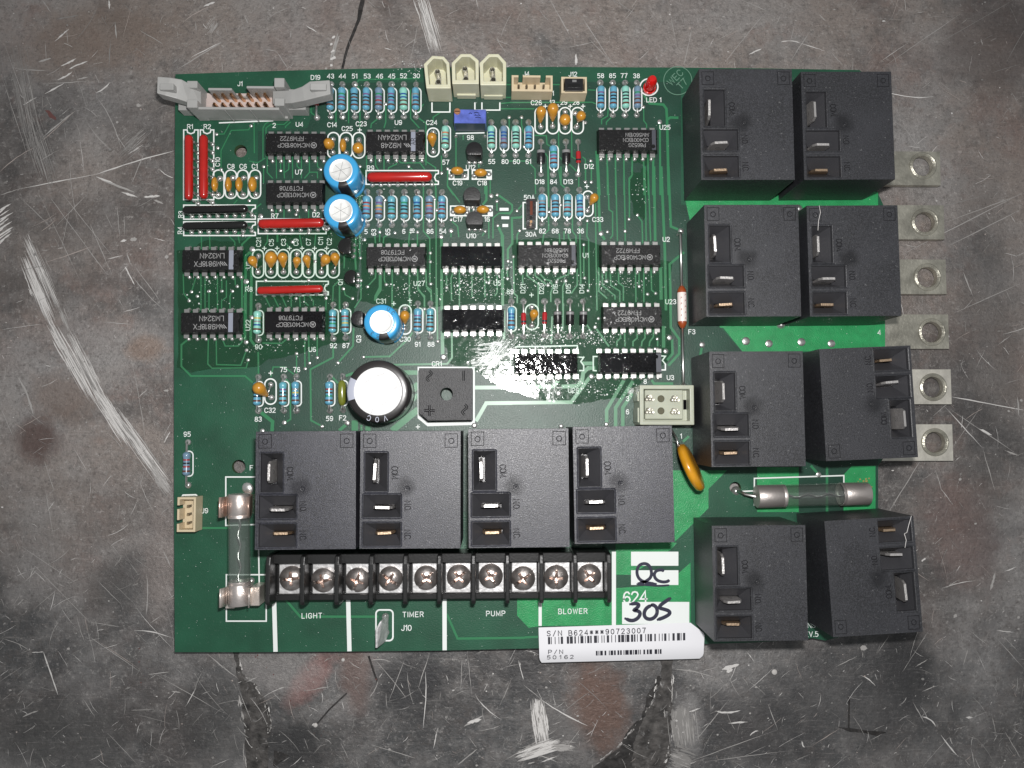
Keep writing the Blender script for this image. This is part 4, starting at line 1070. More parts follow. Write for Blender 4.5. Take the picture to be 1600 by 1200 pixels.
T(E, 2.1, [(225, 230), (225, 760)], [(190, 500), (190, 860)], [3.4, [(150, 560), (150, 600)]], [(350, 570), (355, 640)], [(390, 480), (390, 630)], [(460, 570), (425, 590), (420, 640)], [(640, 540), (635, 610), (630, 660)],
  [(705, 545), (705, 660)], [(755, 150), (755, 540), (808, 600), (810, 980)], [(860, 180), (862, 1200)], [4, [(905, 580), (908, 1200)]], [(985, 550), (985, 590)], [(985, 450), (1040, 500), (1050, 590)], [(1270, 540), (1245, 580)],
  [(1300, 430), (1300, 600)], [(1335, 600), (1335, 430), (1385, 390), (1480, 385), (1495, 350), (1490, 320), (1375, 240)], [4, [(1375, 490), (1410, 570), (1415, 1150)]], [(1368, 290), (1368, 370)], [(960, 20), (955, 160), (1060, 300)],
  [3.6, [(1280, 160), (1280, 280), (1250, 320)]], [(360, 860), (355, 930), (290, 1000)], [4.6, [(395, 880), (395, 1030), (360, 1080), (355, 1120)]], [(430, 870), (430, 950), (445, 985)], [(495, 860), (495, 1180)],
  [(637, 850), (640, 1200)], [(705, 850), (710, 1030), (765, 1080), (765, 1200)], [(775, 850), (780, 1000), (820, 1030), (820, 1120)], [(235, 950), (235, 1100), (180, 1180)], [(948, 890), (948, 1010)],
  [(1000, 890), (985, 930), (990, 1120)], [(1055, 860), (1055, 1170)], [(1160, 870), (1160, 1090)], [(1265, 850), (1268, 1090)], [(1300, 880), (1300, 980)], [(1370, 880), (1370, 1050), (1350, 1080)],
  [(95, 640), (95, 830)], [(55, 1000), (55, 1200)])
T(D, 1.8, [(290, 360), (293, 530)], [(360, 370), (363, 530)], [(600, 390), (600, 430), (610, 480)], [(530, 400), (530, 430), (570, 470), (570, 500)], [2.8, [(715, 410), (630, 490), (630, 1100)]], [(790, 150), (740, 190)],
  [(140, 740), (145, 900), (190, 960)], [(245, 770), (210, 880)], [(288, 740), (288, 1040)], [(322, 760), (322, 1040)], [(355, 880), (355, 1040)], [(425, 740), (425, 1040)], [(462, 770), (462, 880)], [(500, 790), (500, 930), (460, 960), (460, 1030)],
  [(570, 750), (575, 830)], [(545, 880), (530, 920), (530, 1030)], [4, [(660, 1190), (660, 590), (700, 550)]], [4, [(705, 1190), (710, 560)]], [(915, 200), (912, 330)], [(980, 200), (980, 280)], [(1110, 250), (1110, 330)],
  [(1185, 200), (1185, 290)], [(1245, 150), (1250, 250)], [3, [(925, 400), (925, 470)]], [(845, 400), (840, 470), (820, 500)], [(1000, 480), (1020, 520)], [(1110, 410), (1130, 520)], [(1245, 400), (1235, 500)],
  [(820, 920), (865, 1010)], [(890, 920), (935, 1010)], [(960, 920), (1000, 1010)], [(1150, 920), (1150, 970), (1185, 1000)], [(1190, 920), (1225, 960), (1225, 1000)], [(1330, 940), (1330, 1040)], [(1040, 920), (1040, 1010)],
  [(1110, 920), (1115, 1010)], [(1450, 780), (1390, 840), (1385, 990)], [(1480, 870), (1490, 910), (1545, 940)], [(1445, 820), (1445, 1050)], [3, [(1570, 560), (1580, 700)]], [(1485, 600), (1480, 690)], [(240, 120), (240, 160)], [(590, 120), (560, 155)])
T(G, 2.0, [2.8, [(175, 380), (125, 420), (125, 600), (205, 680), (655, 680), (720, 735)]], [(350, 370), (345, 580), (380, 615), (665, 612), (680, 560)], [(415, 370), (418, 585), (620, 590), (665, 470)],
  [(470, 380), (490, 430), (600, 430), (630, 395), (630, 0)], [4, [(655, 0), (655, 380)]], [4, [(705, 0), (703, 380), (740, 430)]], [(800, 405), (960, 408), (1005, 370)], [2.6, [(765, 480), (768, 660)]], [(1085, 495), (1085, 660)],
  [(1152, 380), (1155, 620)], [(1185, 340), (1190, 570)], [(1258, 340), (1255, 530)], [2.8, [(1390, 430), (1390, 525), (1200, 625), (1205, 1050), (1300, 1100)]], [2.8, [(1560, 280), (1555, 430), (1430, 570)]],
  [(870, 690), (890, 605), (985, 605), (1080, 680)], [2.4, [(985, 690), (1030, 745), (1035, 1040), (985, 1070)]], [5.5, [(790, 985), (885, 1060), (880, 1140)]], [5, [(1440, 1135), (1510, 1075)]], [3, [(1385, 690), (1430, 740)]],
  [4, [(1490, 680), (1560, 655)]], [9, [(1570, 1050), (1570, 1140)]])
T(HH, 2.4, [2.8, [(360, 575), (580, 570), (740, 420), (770, 370)]], [2.8, [(600, 640), (1060, 632), (1100, 580), (1098, 360)]], [7, [(690, 705), (820, 705)]], [5.5, [(1020, 360), (1022, 560)]], [(975, 0), (980, 445)],
  [(870, 180), (860, 250)], [9.5, [(755, 870), (820, 800)]], [7, [(745, 950), (820, 890)]], [10, [(600, 1190), (820, 1010)]], [10, [(290, 1110), (290, 1200)]], [3, [(345, 1140), (345, 1200)]], [8, [(400, 1150), (400, 1200)]],
  [6, [(1280, 830), (1600, 828)]], [6, [(1300, 1110), (1385, 960), (1600, 958)]], [4.6, [(500, 0), (465, 70), (465, 100)]], [(600, 0), (600, 120)], [(745, 0), (745, 100)], [(815, 0), (870, 80), (870, 170)], [(890, 0), (925, 40), (930, 110)])
T(II, 2.4, [5.6, [(0, 880), (450, 875), (495, 820)]], [6, [(520, 875), (650, 870), (690, 830), (700, 760), (740, 720), (800, 720)]], [6, [(690, 682), (780, 682)]], [5.6, [(0, 1012), (600, 1005), (760, 790)]],
  [5.4, [(1040, 820), (895, 1070), (895, 1190)]], [5.4, [(1115, 830), (970, 1050), (970, 1220)]], [5.4, [(1110, 930), (1030, 1050), (1030, 1220)]], [2.8, [(800, 380), (915, 540)]], [5.4, [(1370, 370), (1370, 550)]],
  [4, [(1425, 0), (1430, 380), (1500, 480), (1500, 600), (1410, 700)]], [4, [(1440, 480), (1445, 600), (1400, 655)]], [(1010, 420), (1010, 470), (980, 500), (980, 540)], [(1045, 420), (1048, 540)],
  [(1150, 380), (1150, 470), (1115, 500), (1115, 540)], [(1215, 400), (1215, 470), (1190, 500), (1185, 540)], [(1285, 390), (1285, 460), (1255, 500), (1250, 540)], [(1320, 480), (1320, 540)], [4, [(1270, 820), (1290, 850), (1450, 850)]],
  [4, [(40, 240), (40, 480)]], [(440, 290), (435, 520)], [(535, 180), (530, 400)], [(730, 360), (770, 420)], [4, [(50, 660), (90, 720)]])
T((260, 830), 3.6, [(985, 560), (1115, 712), (1600, 712)])
T((520, 830), 3.6, [(0, 712), (380, 712)], [(950, 690), (1040, 895), (1600, 888)])
T((820, 830), 3.6, [(0, 885), (110, 880)])
T((260, 660), 3.2, [(300, 880), (540, 880)])
T((1040, 510), 4, [(300, 180), (290, 240)], [(145, 960), (195, 915)])
T((1040, 720), 4, [(1345, 50), (1345, 425)], [(1210, 40), (1275, 115)])
flat(mb, 'copper_traces', 'thin light green copper traces running across the board', 'stuff')

# ---- silkscreen
mb = MB()
ZS = 1.05
for s, x, y in [('D19', 493, 121), ('43', 516.5, 119), ('44', 535, 119), ('51', 554, 119), ('53', 573.7, 119), ('46', 593, 119), ('45', 612, 119), ('52', 630.5, 118.5), ('30', 650.6, 118.5),
                ('C14', 519, 195), ('C25', 542.5, 201), ('C23', 564.5, 193.5), ('U9', 622.5, 191.5), ('C24', 674.5, 191.5), ('R9', 579, 262.5), ('57', 696.5, 253.5), ('98', 735, 215), ('U12', 735.5, 261.5), ('C19', 715, 286), ('C18', 753.5, 286),
                ('55', 768.3, 252.5), ('J1', 375, 131), ('U4', 468, 194.5), ('2', 428.5, 196), ('R1', 297, 198), ('R2', 324, 198), ('U7', 467, 269), ('C8', 361, 260), ('C6', 380, 260), ('C1', 398, 260), ('J4', 822, 115.5), ('1', 864, 146),
                ('J12', 895, 116), ('58', 938.5, 118.5), ('85', 957, 118.5), ('77', 975, 118.5), ('38', 994.5, 118.5), ('LED 1', 1021.5, 156), ('C26', 838, 160.5), ('13', 863, 160), ('29', 881, 160), ('28', 900, 160), ('+', 852, 166), ('+', 872, 166),
                ('+', 891, 166), ('+', 911, 166), ('80', 789, 252.5), ('60', 807, 252.5), ('61', 825.5, 252.5), ('D12', 920.5, 260), ('D18', 843.5, 284), ('84', 865, 284), ('D13', 888, 284), ('U25', 1039, 199), ('50A', 827, 308.5), ('30A', 829.5, 366),
                ('82', 847.5, 361), ('68', 867.5, 361), ('78', 886.5, 361), ('36', 907, 361), ('C33', 934, 343), ('+', 917, 291.5), ('U2', 1041, 374), ('U1', 915, 399), ('U23', 1048, 471.5), ('89', 797, 456), ('+', 830.5, 461), ('5', 572, 362),
                ('6', 631, 361.5), ('86', 672, 361.5), ('54', 692, 361.5), ('U27', 655, 443), ('U5', 777, 442.5), ('U10', 736.5, 368.5), ('C17', 715.5, 342.5), ('16', 761, 342.5), ('C31', 595.5, 470.5), ('+', 615.3, 474.4), ('+', 640.5, 469.5),
                ('R7', 429.5, 337.5), ('D2', 494, 335.5), ('+', 413, 388), ('+', 433, 388), ('+', 452.5, 388), ('+', 472, 388), ('+', 491.5, 388), ('+', 510.5, 388), ('R8', 389, 452), ('90', 404, 542), ('U6', 488, 546), ('92', 521, 540),
                ('87', 540.5, 540), ('75', 443, 577.5), ('76', 463.5, 577.5), ('+', 423, 583), ('C32', 422, 641), ('83', 403.5, 655), ('59', 515, 654), ('F2', 535.5, 653), ('95', 292.5, 678.5), ('C30', 633, 530), ('91', 652.5, 538),
                ('88', 673.5, 538), ('CR1', 682.5, 568.5), ('+', 653, 667), ('U26', 896, 610), ('U3', 1047.5, 590), ('8', 1008, 596), ('3', 980.5, 623), ('6', 980.5, 643.5), ('1', 1064, 681.5), ('F3', 1081, 518.5), ('4', 1373.5, 519.5),
                ('J9', 320, 798), ('F', 393, 731), ('+', 562, 203)]:
    text(mb, s, x, y, 7.0 if s != '+' else 9, ZS, M_SILK, rot=0.6, bold=0.1)
for s, x, y in [('C10', 340, 253), ('63', 584, 363), ('65', 606, 362.5), ('18', 644, 361), ('R3', 282.5, 335), ('R4', 281.5, 360), ('C21', 404, 378.5), ('C5', 424, 379), ('C3', 443, 378.5), ('C9', 462.5, 378.5), ('C7', 482, 378), ('C11', 501, 376.5),
                ('C2', 514.5, 377.5), ('Q1', 532, 441), ('Q3', 560.5, 529.5), ('D20', 846, 451), ('D16', 868, 451), ('D15', 888, 451), ('D14', 909, 451), ('D21', 817, 451), ('U8', 388, 414), ('U22', 387.5, 508)]:
    text(mb, s, x, y, 6.8, ZS, M_SILK, rot=90, bold=0.1)
for s, x, y in [('LIGHT', 487.3, 962), ('TIMER', 645.5, 960), ('PUMP', 774.5, 958.5), ('BLOWER', 895, 955)]:
    text(mb, s, x, y, 7.4, ZS, M_SILK, rot=0.6, gap=0.27, bold=0.1)
text(mb, 'J10', 635, 981, 8, ZS, M_SILK, bold=0.1)
text(mb, '624', 992.5, 933, 16.5, ZS, M_SILK, rot=2, gap=0.12, bold=0.05)
text(mb, 'REV.5', 1265, 991, 7.4, ZS, M_SILK, rot=1, bold=0.1)
text(mb, 'NS', 1268, 977, 7.4, ZS, M_SILK, rot=1)
text(mb, 'WEC', 1055, 121, 10.5, ZS, M_SILKDIM, rot=45)
text(mb, 'T7', 1066, 131, 10.5, ZS, M_SILKDIM, rot=45)
mb.ribbon([(1059+22*math.cos(a*math.pi/18), 126+22*math.sin(a*math.pi/18)) for a in range(36)], 1.2, ZS, M_SILKDIM, closed=True)
for x0, y0, x1, y1 in [(512, 207, 530, 247), (531, 207, 550.5, 247), (551.5, 207, 570, 247), (667.5, 200, 686, 245), (836, 168, 854, 209), (855, 168, 872.7, 209), (874, 168, 892, 209), (893.5, 168, 911.5, 209), (394.6, 390, 412, 434),
                       (414.7, 390, 432.5, 434), (434, 390, 451.6, 434), (454, 390, 472, 434), (473.7, 390, 491.2, 434), (493.4, 390, 511, 434), (512.2, 390, 530, 434), (333, 265.6, 350, 310), (352, 265.6, 369.5, 310), (371, 265.6, 388, 310),
                       (390, 265.6, 407.3, 310), (413.7, 592, 431.5, 631.6), (623.7, 476.5, 642.5, 522), (821, 475.6, 841, 515), (911, 298.5, 926.5, 338)]:
    mb.ribbon(stadium(x0, y0, x1, y1, (x1-x0)/2-0.3), 2.1, ZS+tick(), M_SILK, closed=True)
for x0, y0, x1, y1, side in [(572, 266.5, 685, 288, 'r'), (287, 203, 309.5, 312, 't'), (313, 203, 334, 312, 't'), (287, 320.5, 399, 342.5, 'r'), (287, 346.5, 399, 368, 'r'), (403.5, 342, 509.5, 365, 'r'), (400.6, 439.5, 513, 460.6, 'r')]:
    if side == 'r':
        ym = (y0+y1)/2
        pts = [(x1, ym+6), (x1, y1), (x0, y1), (x0, y0), (x1, y0), (x1, ym-6), (x1-4, ym-5), (x1-6, ym), (x1-4, ym+5)]
    else:
        xm = (x0+x1)/2
        pts = [(xm-6, y0), (x0, y0), (x0, y1), (x1, y1), (x1, y0), (xm+6, y0), (xm+5, y0+4), (xm, y0+6), (xm-5, y0+4)]
    mb.ribbon(pts, 2.0, ZS+tick(), M_SILK, closed=True)
for x0, y0, x1, y1 in [(702, 266, 731.5, 280), (738, 266, 767.5, 280), (704, 322, 733, 337), (740, 322, 769, 337), (817.5, 316.5, 838.5, 357.5), (353.7, 898, 416, 970.5)]:
    mb.ribbon([(x0, y0), (x1, y0), (x1, y1), (x0, y1)], 2.1, ZS+tick(), M_SILK, closed=True)


def quad(x0, y0, x1, y1):
    zz3 = ZS+tick()
    mb.sheet([P(x0, y1, zz3), P(x1, y1, zz3), P(x1, y0, zz3), P(x0, y0, zz3)], M_SILK)


for q in [(702, 273, 710, 280), (724, 273, 731.5, 280), (738, 273, 745, 280), (760, 273, 767.5, 280), (704, 330, 711, 337), (726, 330, 733, 337), (740, 330, 747, 337), (762, 330, 769, 337), (780.6, 324.7, 794.7, 329.3), (783.4, 338, 795.6, 342.5),
          (785, 350, 794, 354.7), (986, 862, 1060, 884), (986, 891, 1060, 914), (972, 940.5, 1077, 975), (841.5, 934, 846.5, 978), (956, 862, 962.5, 977)]:
    quad(*q)
for x0, y0, x1, y1 in [(428.2, 935, 430.5, 1018.4), (544, 936, 546, 1017.6), (694.5, 934, 694.8, 1016)]:
    mb.ribbon([(x0, y0), (x1, y1)], 6.6, ZS+tick(), M_SILK)
for x0, x1, y in [(448, 476, 934), (498, 522, 934), (545, 560, 933), (590, 630, 933), (647, 690, 932), (697, 736, 931), (750, 800, 929.5), (806, 842, 928)]:
    mb.ribbon([(x0, y), (x1, y-0.6)], 2.4, ZS+tick(), M_SILK)
mb.ribbon([(655.5, 576), (655.5, 652), (669, 663), (739, 661), (739, 576)], 6, ZS+tick(), M_SILK, closed=True)
mb.ribbon(stadium(587.5, 953, 614, 1001, 6), 2.4, ZS+tick(), M_SILK, closed=True)
mb.ribbon([(1014+14*math.cos(a*math.pi/12), 136+13*math.sin(a*math.pi/12)) for a in range(24)], 2.2, ZS+tick(), M_SILK, closed=True)
mb.ribbon([(712, 208.5), (757, 207.5)], 2.0, ZS+tick(), M_SILK)
for pts in [[(675, 160), (675, 175), (703, 175), (703, 160)], [(742, 160), (742, 172), (753, 172), (753, 160)], [(753, 172), (781, 172), (781, 160)], [(802.5, 557), (797.8, 557), (797.8, 581), (803, 581.5)],
            [(904, 558), (912, 558.5), (907.5, 565), (912, 571), (912, 579), (905, 579)], [(933.7, 557), (927, 557), (927, 579), (932.5, 579.3)], [(1033, 556), (1039.7, 556.6), (1035, 563), (1039.7, 569), (1039.7, 578), (1033, 578)],
            [(805, 542), (902, 540), (904, 553)], [(420, 745.3), (352.8, 745.3), (352.8, 821), (420, 819)], [(404, 855), (405.5, 936)], [(1178.7, 790), (1178.7, 747.5), (1318.5, 743), (1318.5, 757)], [(1156, 768), (1178, 767)],
            [(284, 777), (286, 773.5), (306, 773), (309, 776)], [(342, 192), (427, 188.5)], [(600, 295), (600, 296)]]:
    mb.ribbon(pts, 2.1, ZS+tick(), M_SILK)
# footprint outlines round the axial parts
AX = []          # (kind, x, ytop, ybottom, colours)
for x, c in [(517, 'b:nnk'), (535, 'b:gvn'), (554.5, 'b:knk'), (573, 'b:vkn'), (592.5, 'p:gvr'), (612, 'b:vkv'), (631, 't:uun'), (650, 'b:sub')]:
    AX.append(('r', x, 131.6, 182, c))
for x, c in [(938, 'b:vku'), (957.5, 'b:nkk'), (976.5, 't:kkk'), (995, 'p:gvn')]:
    AX.append(('r', x, 129, 179.5, c))
for x, c in [(696, 't:osu'), (767.5, 't:uuk'), (787, 'p:uuv'), (805.5, 't:kkk'), (825.7, 'b:vuk')]:
    AX.append(('r', x, 190.8, 242, c))
AX.append(('r', 864.5, 221.5, 272.3, 'b:gvr'))
for x, c in [(846.7, 'b:snk'), (867, 'b:pkn'), (886, 'c:ksr'), (905.3, 'b:ukv')]:
    AX.append(('r', x, 296.6, 349, c))
for x, c in [(573.4, 'b:rov'), (592.8, 'p:vyo'), (612.3, 'c:kkg'), (632, 'c:gkk'), (651.9, 'b:ukn'), (671.2, 'p:nov'), (690.7, 'b:vkr')]:
    AX.append(('r', x, 300, 351, c))
AX += [('r', 403.7, 478, 531, 't:ysu'), ('r', 520.7, 476, 529, 'c:nkg'), ('r', 540.3, 476, 527.5, 'c:rsy'), ('r', 652.9, 474.4, 527, 'b:vkn'), ('r', 672.5, 474.4, 527, 'c:kkn'), ('r', 798.8, 471, 525.5, 'b:uun'),
       ('r', 403.5, 589, 642, 'b:vnk'), ('r', 443.4, 588.5, 642, 'c:vkn'), ('r', 463, 588, 641.5, 'b:syu'), ('r', 515.4, 588, 641.5, 'b:rng'), ('r', 293.8, 691, 758, 'p:rkr'),
       ('o', 535.6, 587.5, 641, ''), ('z', 495.3, 131, 183.5, ''), ('z', 903.3, 221.5, 272, ''), ('z', 818, 471, 526, ''), ('z', 850.7, 471, 524, ''),
       ('d', 845, 221.5, 272, ''), ('d', 884.2, 221.5, 272, ''), ('d', 871, 471, 525, ''), ('d', 890, 471, 525, ''), ('d', 910.7, 471, 525, '')]
for k, x, y0, y1, c in AX:
    if k in 'ro':
        h = min(19.5, (y1-y0)/2-6)
        ym = (y0+y1)/2
        mb.ribbon(stadium(x-6.6+1.2, ym-h, x+6.6+1.2, ym+h, 6), 1.9, ZS+tick(), M_SILK, closed=True)
flat(mb, 'silkscreen_print', 'white printed part numbers and outlines on the board', 'stuff')

# marker pen writing
mb = MB()


def pen(o, w, *lines):
    for ln in lines:
        pts = [(o[0]+p[0]/5.3333, o[1]+p[1]/5.3333) for p in ln]
        for _ in range(2):
            q = [pts[0]]
            for a, b in zip(pts, pts[1:]):
                q += [(a[0]*.75+b[0]*.25, a[1]*.75+b[1]*.25), (a[0]*.25+b[0]*.75, a[1]*.25+b[1]*.75)]
            pts = q+[pts[-1]]
        pen.z += 0.01
        mb.ribbon(pts, w, pen.z, M_MARKER, taper=lambda t: max(0.6, min(1, t*12, (1-t)*12)))


pen.z = 1.45
pen((820, 830), 4.8, [(940, 435), (1000, 425), (1060, 380), (1050, 300), (1010, 265), (950, 280), (930, 340), (950, 400), (1010, 430), (1100, 440)], [(1160, 335), (1140, 320), (1090, 330), (1075, 370), (1100, 410), (1150, 425), (1190, 420), (1205, 405)])
pen((820, 830), 3.0, [(930, 440), (1050, 452), (1120, 456), (1205, 450)])
pen((820, 830), 5.6, [(870, 610), (930, 600), (955, 615), (930, 645), (905, 660), (950, 665), (965, 690), (940, 730), (890, 750), (830, 725)], [(1060, 615), (1010, 640), (990, 690), (1010, 730), (1060, 735), (1100, 700), (1105, 650), (1085, 620), (1050, 610)],
    [(1220, 555), (1180, 580), (1130, 615), (1120, 640), (1160, 650), (1205, 665), (1210, 690), (1160, 720), (1100, 740)])
flat(mb, 'marker_writing', 'dark hand written marker letters and figures 305')

# varnish brushed over the chips
mb = MB()
wet = MB()
VP = [[(276, 392), (330, 375), (390, 372), (520, 358), (560, 372), (562, 440), (545, 535), (480, 548), (430, 560), (405, 572), (300, 582), (276, 575)],
      [(564, 372), (690, 372), (700, 425), (797, 420), (797, 475), (690, 478), (640, 492), (560, 470)],
      [(800, 375), (910, 375), (1050, 408), (1048, 560), (1000, 600), (985, 620), (900, 632), (800, 612), (755, 588), (700, 566), (692, 530), (798, 520)],
      [(985, 268), (1008, 262), (1012, 300), (1005, 345), (990, 335)], [(545, 255), (575, 262), (566, 330), (552, 340)], [(980, 235), (1015, 240), (1012, 258), (990, 254)]]
for i, v in enumerate(VP):
    fill(mb, rough_poly(v, 5, 4, 20+i), 1.7+i*0.01, M_VARN)
    fill(wet, rough_poly(v, 5, 4, 20+i), 0.4+i*0.01, M_WET)
flat(mb, 'varnish_film', 'glossy clear varnish brushed over the chips', 'stuff')
flat(wet, 'varnished_area', 'darker green board surface wetted by the varnish', 'stuff')

# flash sparkles on the varnish, painted as pale flecks; board dust follows
mb = MB()
M_GLINTMARK = mat('painted_glint_and_mark', (0.7, 0.75, 0.72), 0.4)
sp = random.Random(21)
BL = [(745, 448, 46, 22, 330), (640, 452, 30, 20, 90), (850, 440, 60, 12, 120), (975, 440, 45, 16, 130), (860, 525, 50, 14, 300), (930, 610, 55, 14, 170), (780, 545, 50, 22, 330), (470, 460, 60, 30, 90), (330, 450, 40, 50, 90), (560, 350, 8, 40, 90),
      (1000, 300, 12, 30, 30), (430, 545, 60, 14, 60), (855, 605, 40, 10, 120), (930, 530, 40, 10, 120), (640, 105, 20, 8, 40), (820, 420, 60, 8, 70)]
for cx, cy, sx, sy, n in BL:
    for k in range(n):
        x, y = cx+sp.gauss(0, 1)*sx*.6, cy+sp.gauss(0, 1)*sy*.6
        r = min(1.7, 0.28+sp.expovariate(1/0.3))
        a0 = sp.uniform(0, 6)
        z = 2.0+k*0.0005
        mb.sheet([P(x+r*math.cos(a0-i*1.2566)*sp.uniform(.6, 1.1), y+r*math.sin(a0-i*1.2566)*sp.uniform(.6, 1.1), z) for i in range(5)], M_GLINTMARK)
for k in range(1500):
    x, y = sp.uniform(276, 1370), sp.uniform(112, 1010)
    r = sp.uniform(0.2, 0.7)
    z = 1.55+k*0.0001
    mb.sheet([P(x+r, y, z), P(x, y-r*sp.uniform(.4, 1), z), P(x-r, y, z), P(x, y+r*sp.uniform(.4, 1), z)], M_GLINTMARK)
# dried streaks fanning out from the bare corner of the bridge rectifier
for k in range(60):
    x, y = 735+sp.uniform(0, 30), 530+sp.uniform(0, 46)
    l = sp.uniform(10, 42)
    mb.ribbon([(x+l*1.2, y-l*0.1*sp.uniform(-1, 2)), (x, y)] if k % 2 else [(770+sp.uniform(0, 40), 520+sp.uniform(0, 20)), (745+sp.uniform(0, 30), 560+sp.uniform(0, 14))], sp.uniform(0.4, 1.2), 2.1+k*0.002, M_GLINTMARK, taper=lambda t: 0.2+t*0.8)
flat(mb, 'varnish_glints_and_marks', 'pale flecks painted for flash sparkle on the varnish, with dust and streaks', 'stuff')

# paper label
mb = MB()
n = 14
rows = []
TL, TR, BR, BL = (841.5, 980.5), (1079, 973), (1098, 1029), (843, 1035.5)
for j in range(n+1):
    t = j/n
    z = 2.0 if t < 0.6 else 2.0-7*((t-0.6)/0.4)**2
    row = []
    for i in range(n+1):
        s = i/n
        tr = (TR[0]+(1101-TR[0])*min(1, t*3.2), TR[1]+(990-TR[1])*min(1, t*3.2)) if t < 0.3125 else (1101-3*(t-0.3125), 990+(t-0.3125)/0.6875*(BR[1]-990))
        l = (TL[0]+(BL[0]-TL[0])*t, TL[1]+(BL[1]-TL[1])*t)
        p = [l[0]+(tr[0]-l[0])*s, l[1]+(tr[1]-l[1])*s]
        if j > n-3:      # rounded lower corners
            rr = [0, 0.6, 2.4][j-(n-2)]*1.4
            if s == 0:
                p[0] += rr
            if s == 1:
                p[0] -= rr*1.6
        row.append(P(p[0], p[1], z))
    rows.append(row)
vs = [p for r in rows for p in r]
mb.add(vs, [(j*(n+1)+i, (j+1)*(n+1)+i, (j+1)*(n+1)+i+1, j*(n+1)+i+1) for j in range(n) for i in range(n)], M_PAPER)
lab = part('paper_label', mb.build('paper_label', mesh_only=True, smooth='all'), label='white bar code label stuck over the lower board edge')
mb = MB()


def lz(t):
    return (2.0 if t < 0.6 else 2.0-7*((t-0.6)/0.4)**2)+0.3


def ldot(s0, t0, s1, t1):
    """a dark rectangle printed on the label, s and t run along and down it"""
    q = []
    for s, t in ((s0, t1), (s1, t1), (s1, t0), (s0, t0)):
        l = (TL[0]+(BL[0]-TL[0])*t, TL[1]+(BL[1]-TL[1])*t)
        r = (1099, 972+(BR[1]-972)*t)
        q.append(P(l[0]+(r[0]-l[0])*s, l[1]+(r[1]-l[1])*s, lz(t)))
    mb.sheet(q, M_INK)


yxc = P(960, 976, 2).x


def ltext(s, x, y, cap, mono, t, rot, wid=1.0):
    yt, yb = P(960, 976, 2).y, P(960, 1032, -3).y
    zf = lambda vx, vy: lz(max(0, min(1, (vy-yt-(vx-yxc)*0.022)/(yb-yt))))
    text(mb, s, x, y, cap, 0, M_INK, rot=rot, mono=mono, wid=wid, bold=0.15, zf=zf)


ltext('S/N', 866, 989, 7.4, 0.78, 0.16, 1.7, 1.05)
ltext('B624***90723007', 948.5, 986.5, 7.4, 0.78, 0.16, 1.7, 0.985)
ltext('P/N', 868, 1018, 6, 0.8, 0.7, 0.8, 1.25)
ltext('50162', 875.5, 1027, 6, 0.8, 0.86, 0.8, 1.3)


def bars(s0, s1, t0, t1, seq):
    tot = sum(seq)
    x = s0
    for i, w in enumerate(seq):
        d = w/tot*(s1-s0)
        if i % 2 == 0:
            ldot(x, t0, x+d, t1)
        x += d


bars(0.055, 0.89, 0.28, 0.485, [3, 1, 1, 4, 1, 4, 1, 2, 3, 5, 3, 1, 4, 2, 2, 3, 1, 2, 4, 2, 1, 2, 3, 1, 2, 3, 4, 1, 1, 4, 1, 2, 1, 3, 3, 3, 1, 4, 1, 3, 3, 1, 4, 1, 1, 1, 4, 2, 3, 1, 2, 2, 1, 3, 3, 4, 1, 2, 2, 1, 3, 3, 2, 4, 1, 3, 1, 2, 3, 3, 1, 4, 3, 3, 4, 1, 1, 2, 3])
bars(0.345, 0.745, 0.71, 0.84, [2, 1, 1, 1, 3, 2, 2, 3, 1, 1, 3, 1, 2, 2, 2, 1, 2, 2, 1, 1, 4, 1, 3, 1, 1, 1, 3, 1, 1, 1, 1, 3, 2, 2, 2, 1, 3, 3, 3, 1, 1, 1, 2])
o = put('label_print', mb.build('label_print', mesh_only=True), lab)
o['kind'] = 'stuff'

# ------------------------------------------------------------------ solder joints and vias
lat = MB()
lat.lathe([(5.3, 0), (5.0, 0.9), (3.6, 2.2), (2.0, 3.4), (0, 4.0)], 12, M_SOLDER)
ME_JOINT = lat.build('solder_joint', mesh_only=True, smooth='all')
lat = MB()
lat.lathe([(3.0, 0), (2.7, 0.7), (1.6, 1.4), (0, 1.6)], 10, M_SOLDER)
ME_VIA = lat.build('via', mesh_only=True, smooth='all')


def joint(x, y, s=1.0):
    p = P(x, y, 1.0)
    o = part('solder_joint', ME_JOINT, (p.x, p.y, 0.85), random.uniform(0, 6))
    o.scale = (s*random.uniform(.92, 1.08), s*random.uniform(.92, 1.08), random.uniform(.8, 1.2))
    return o


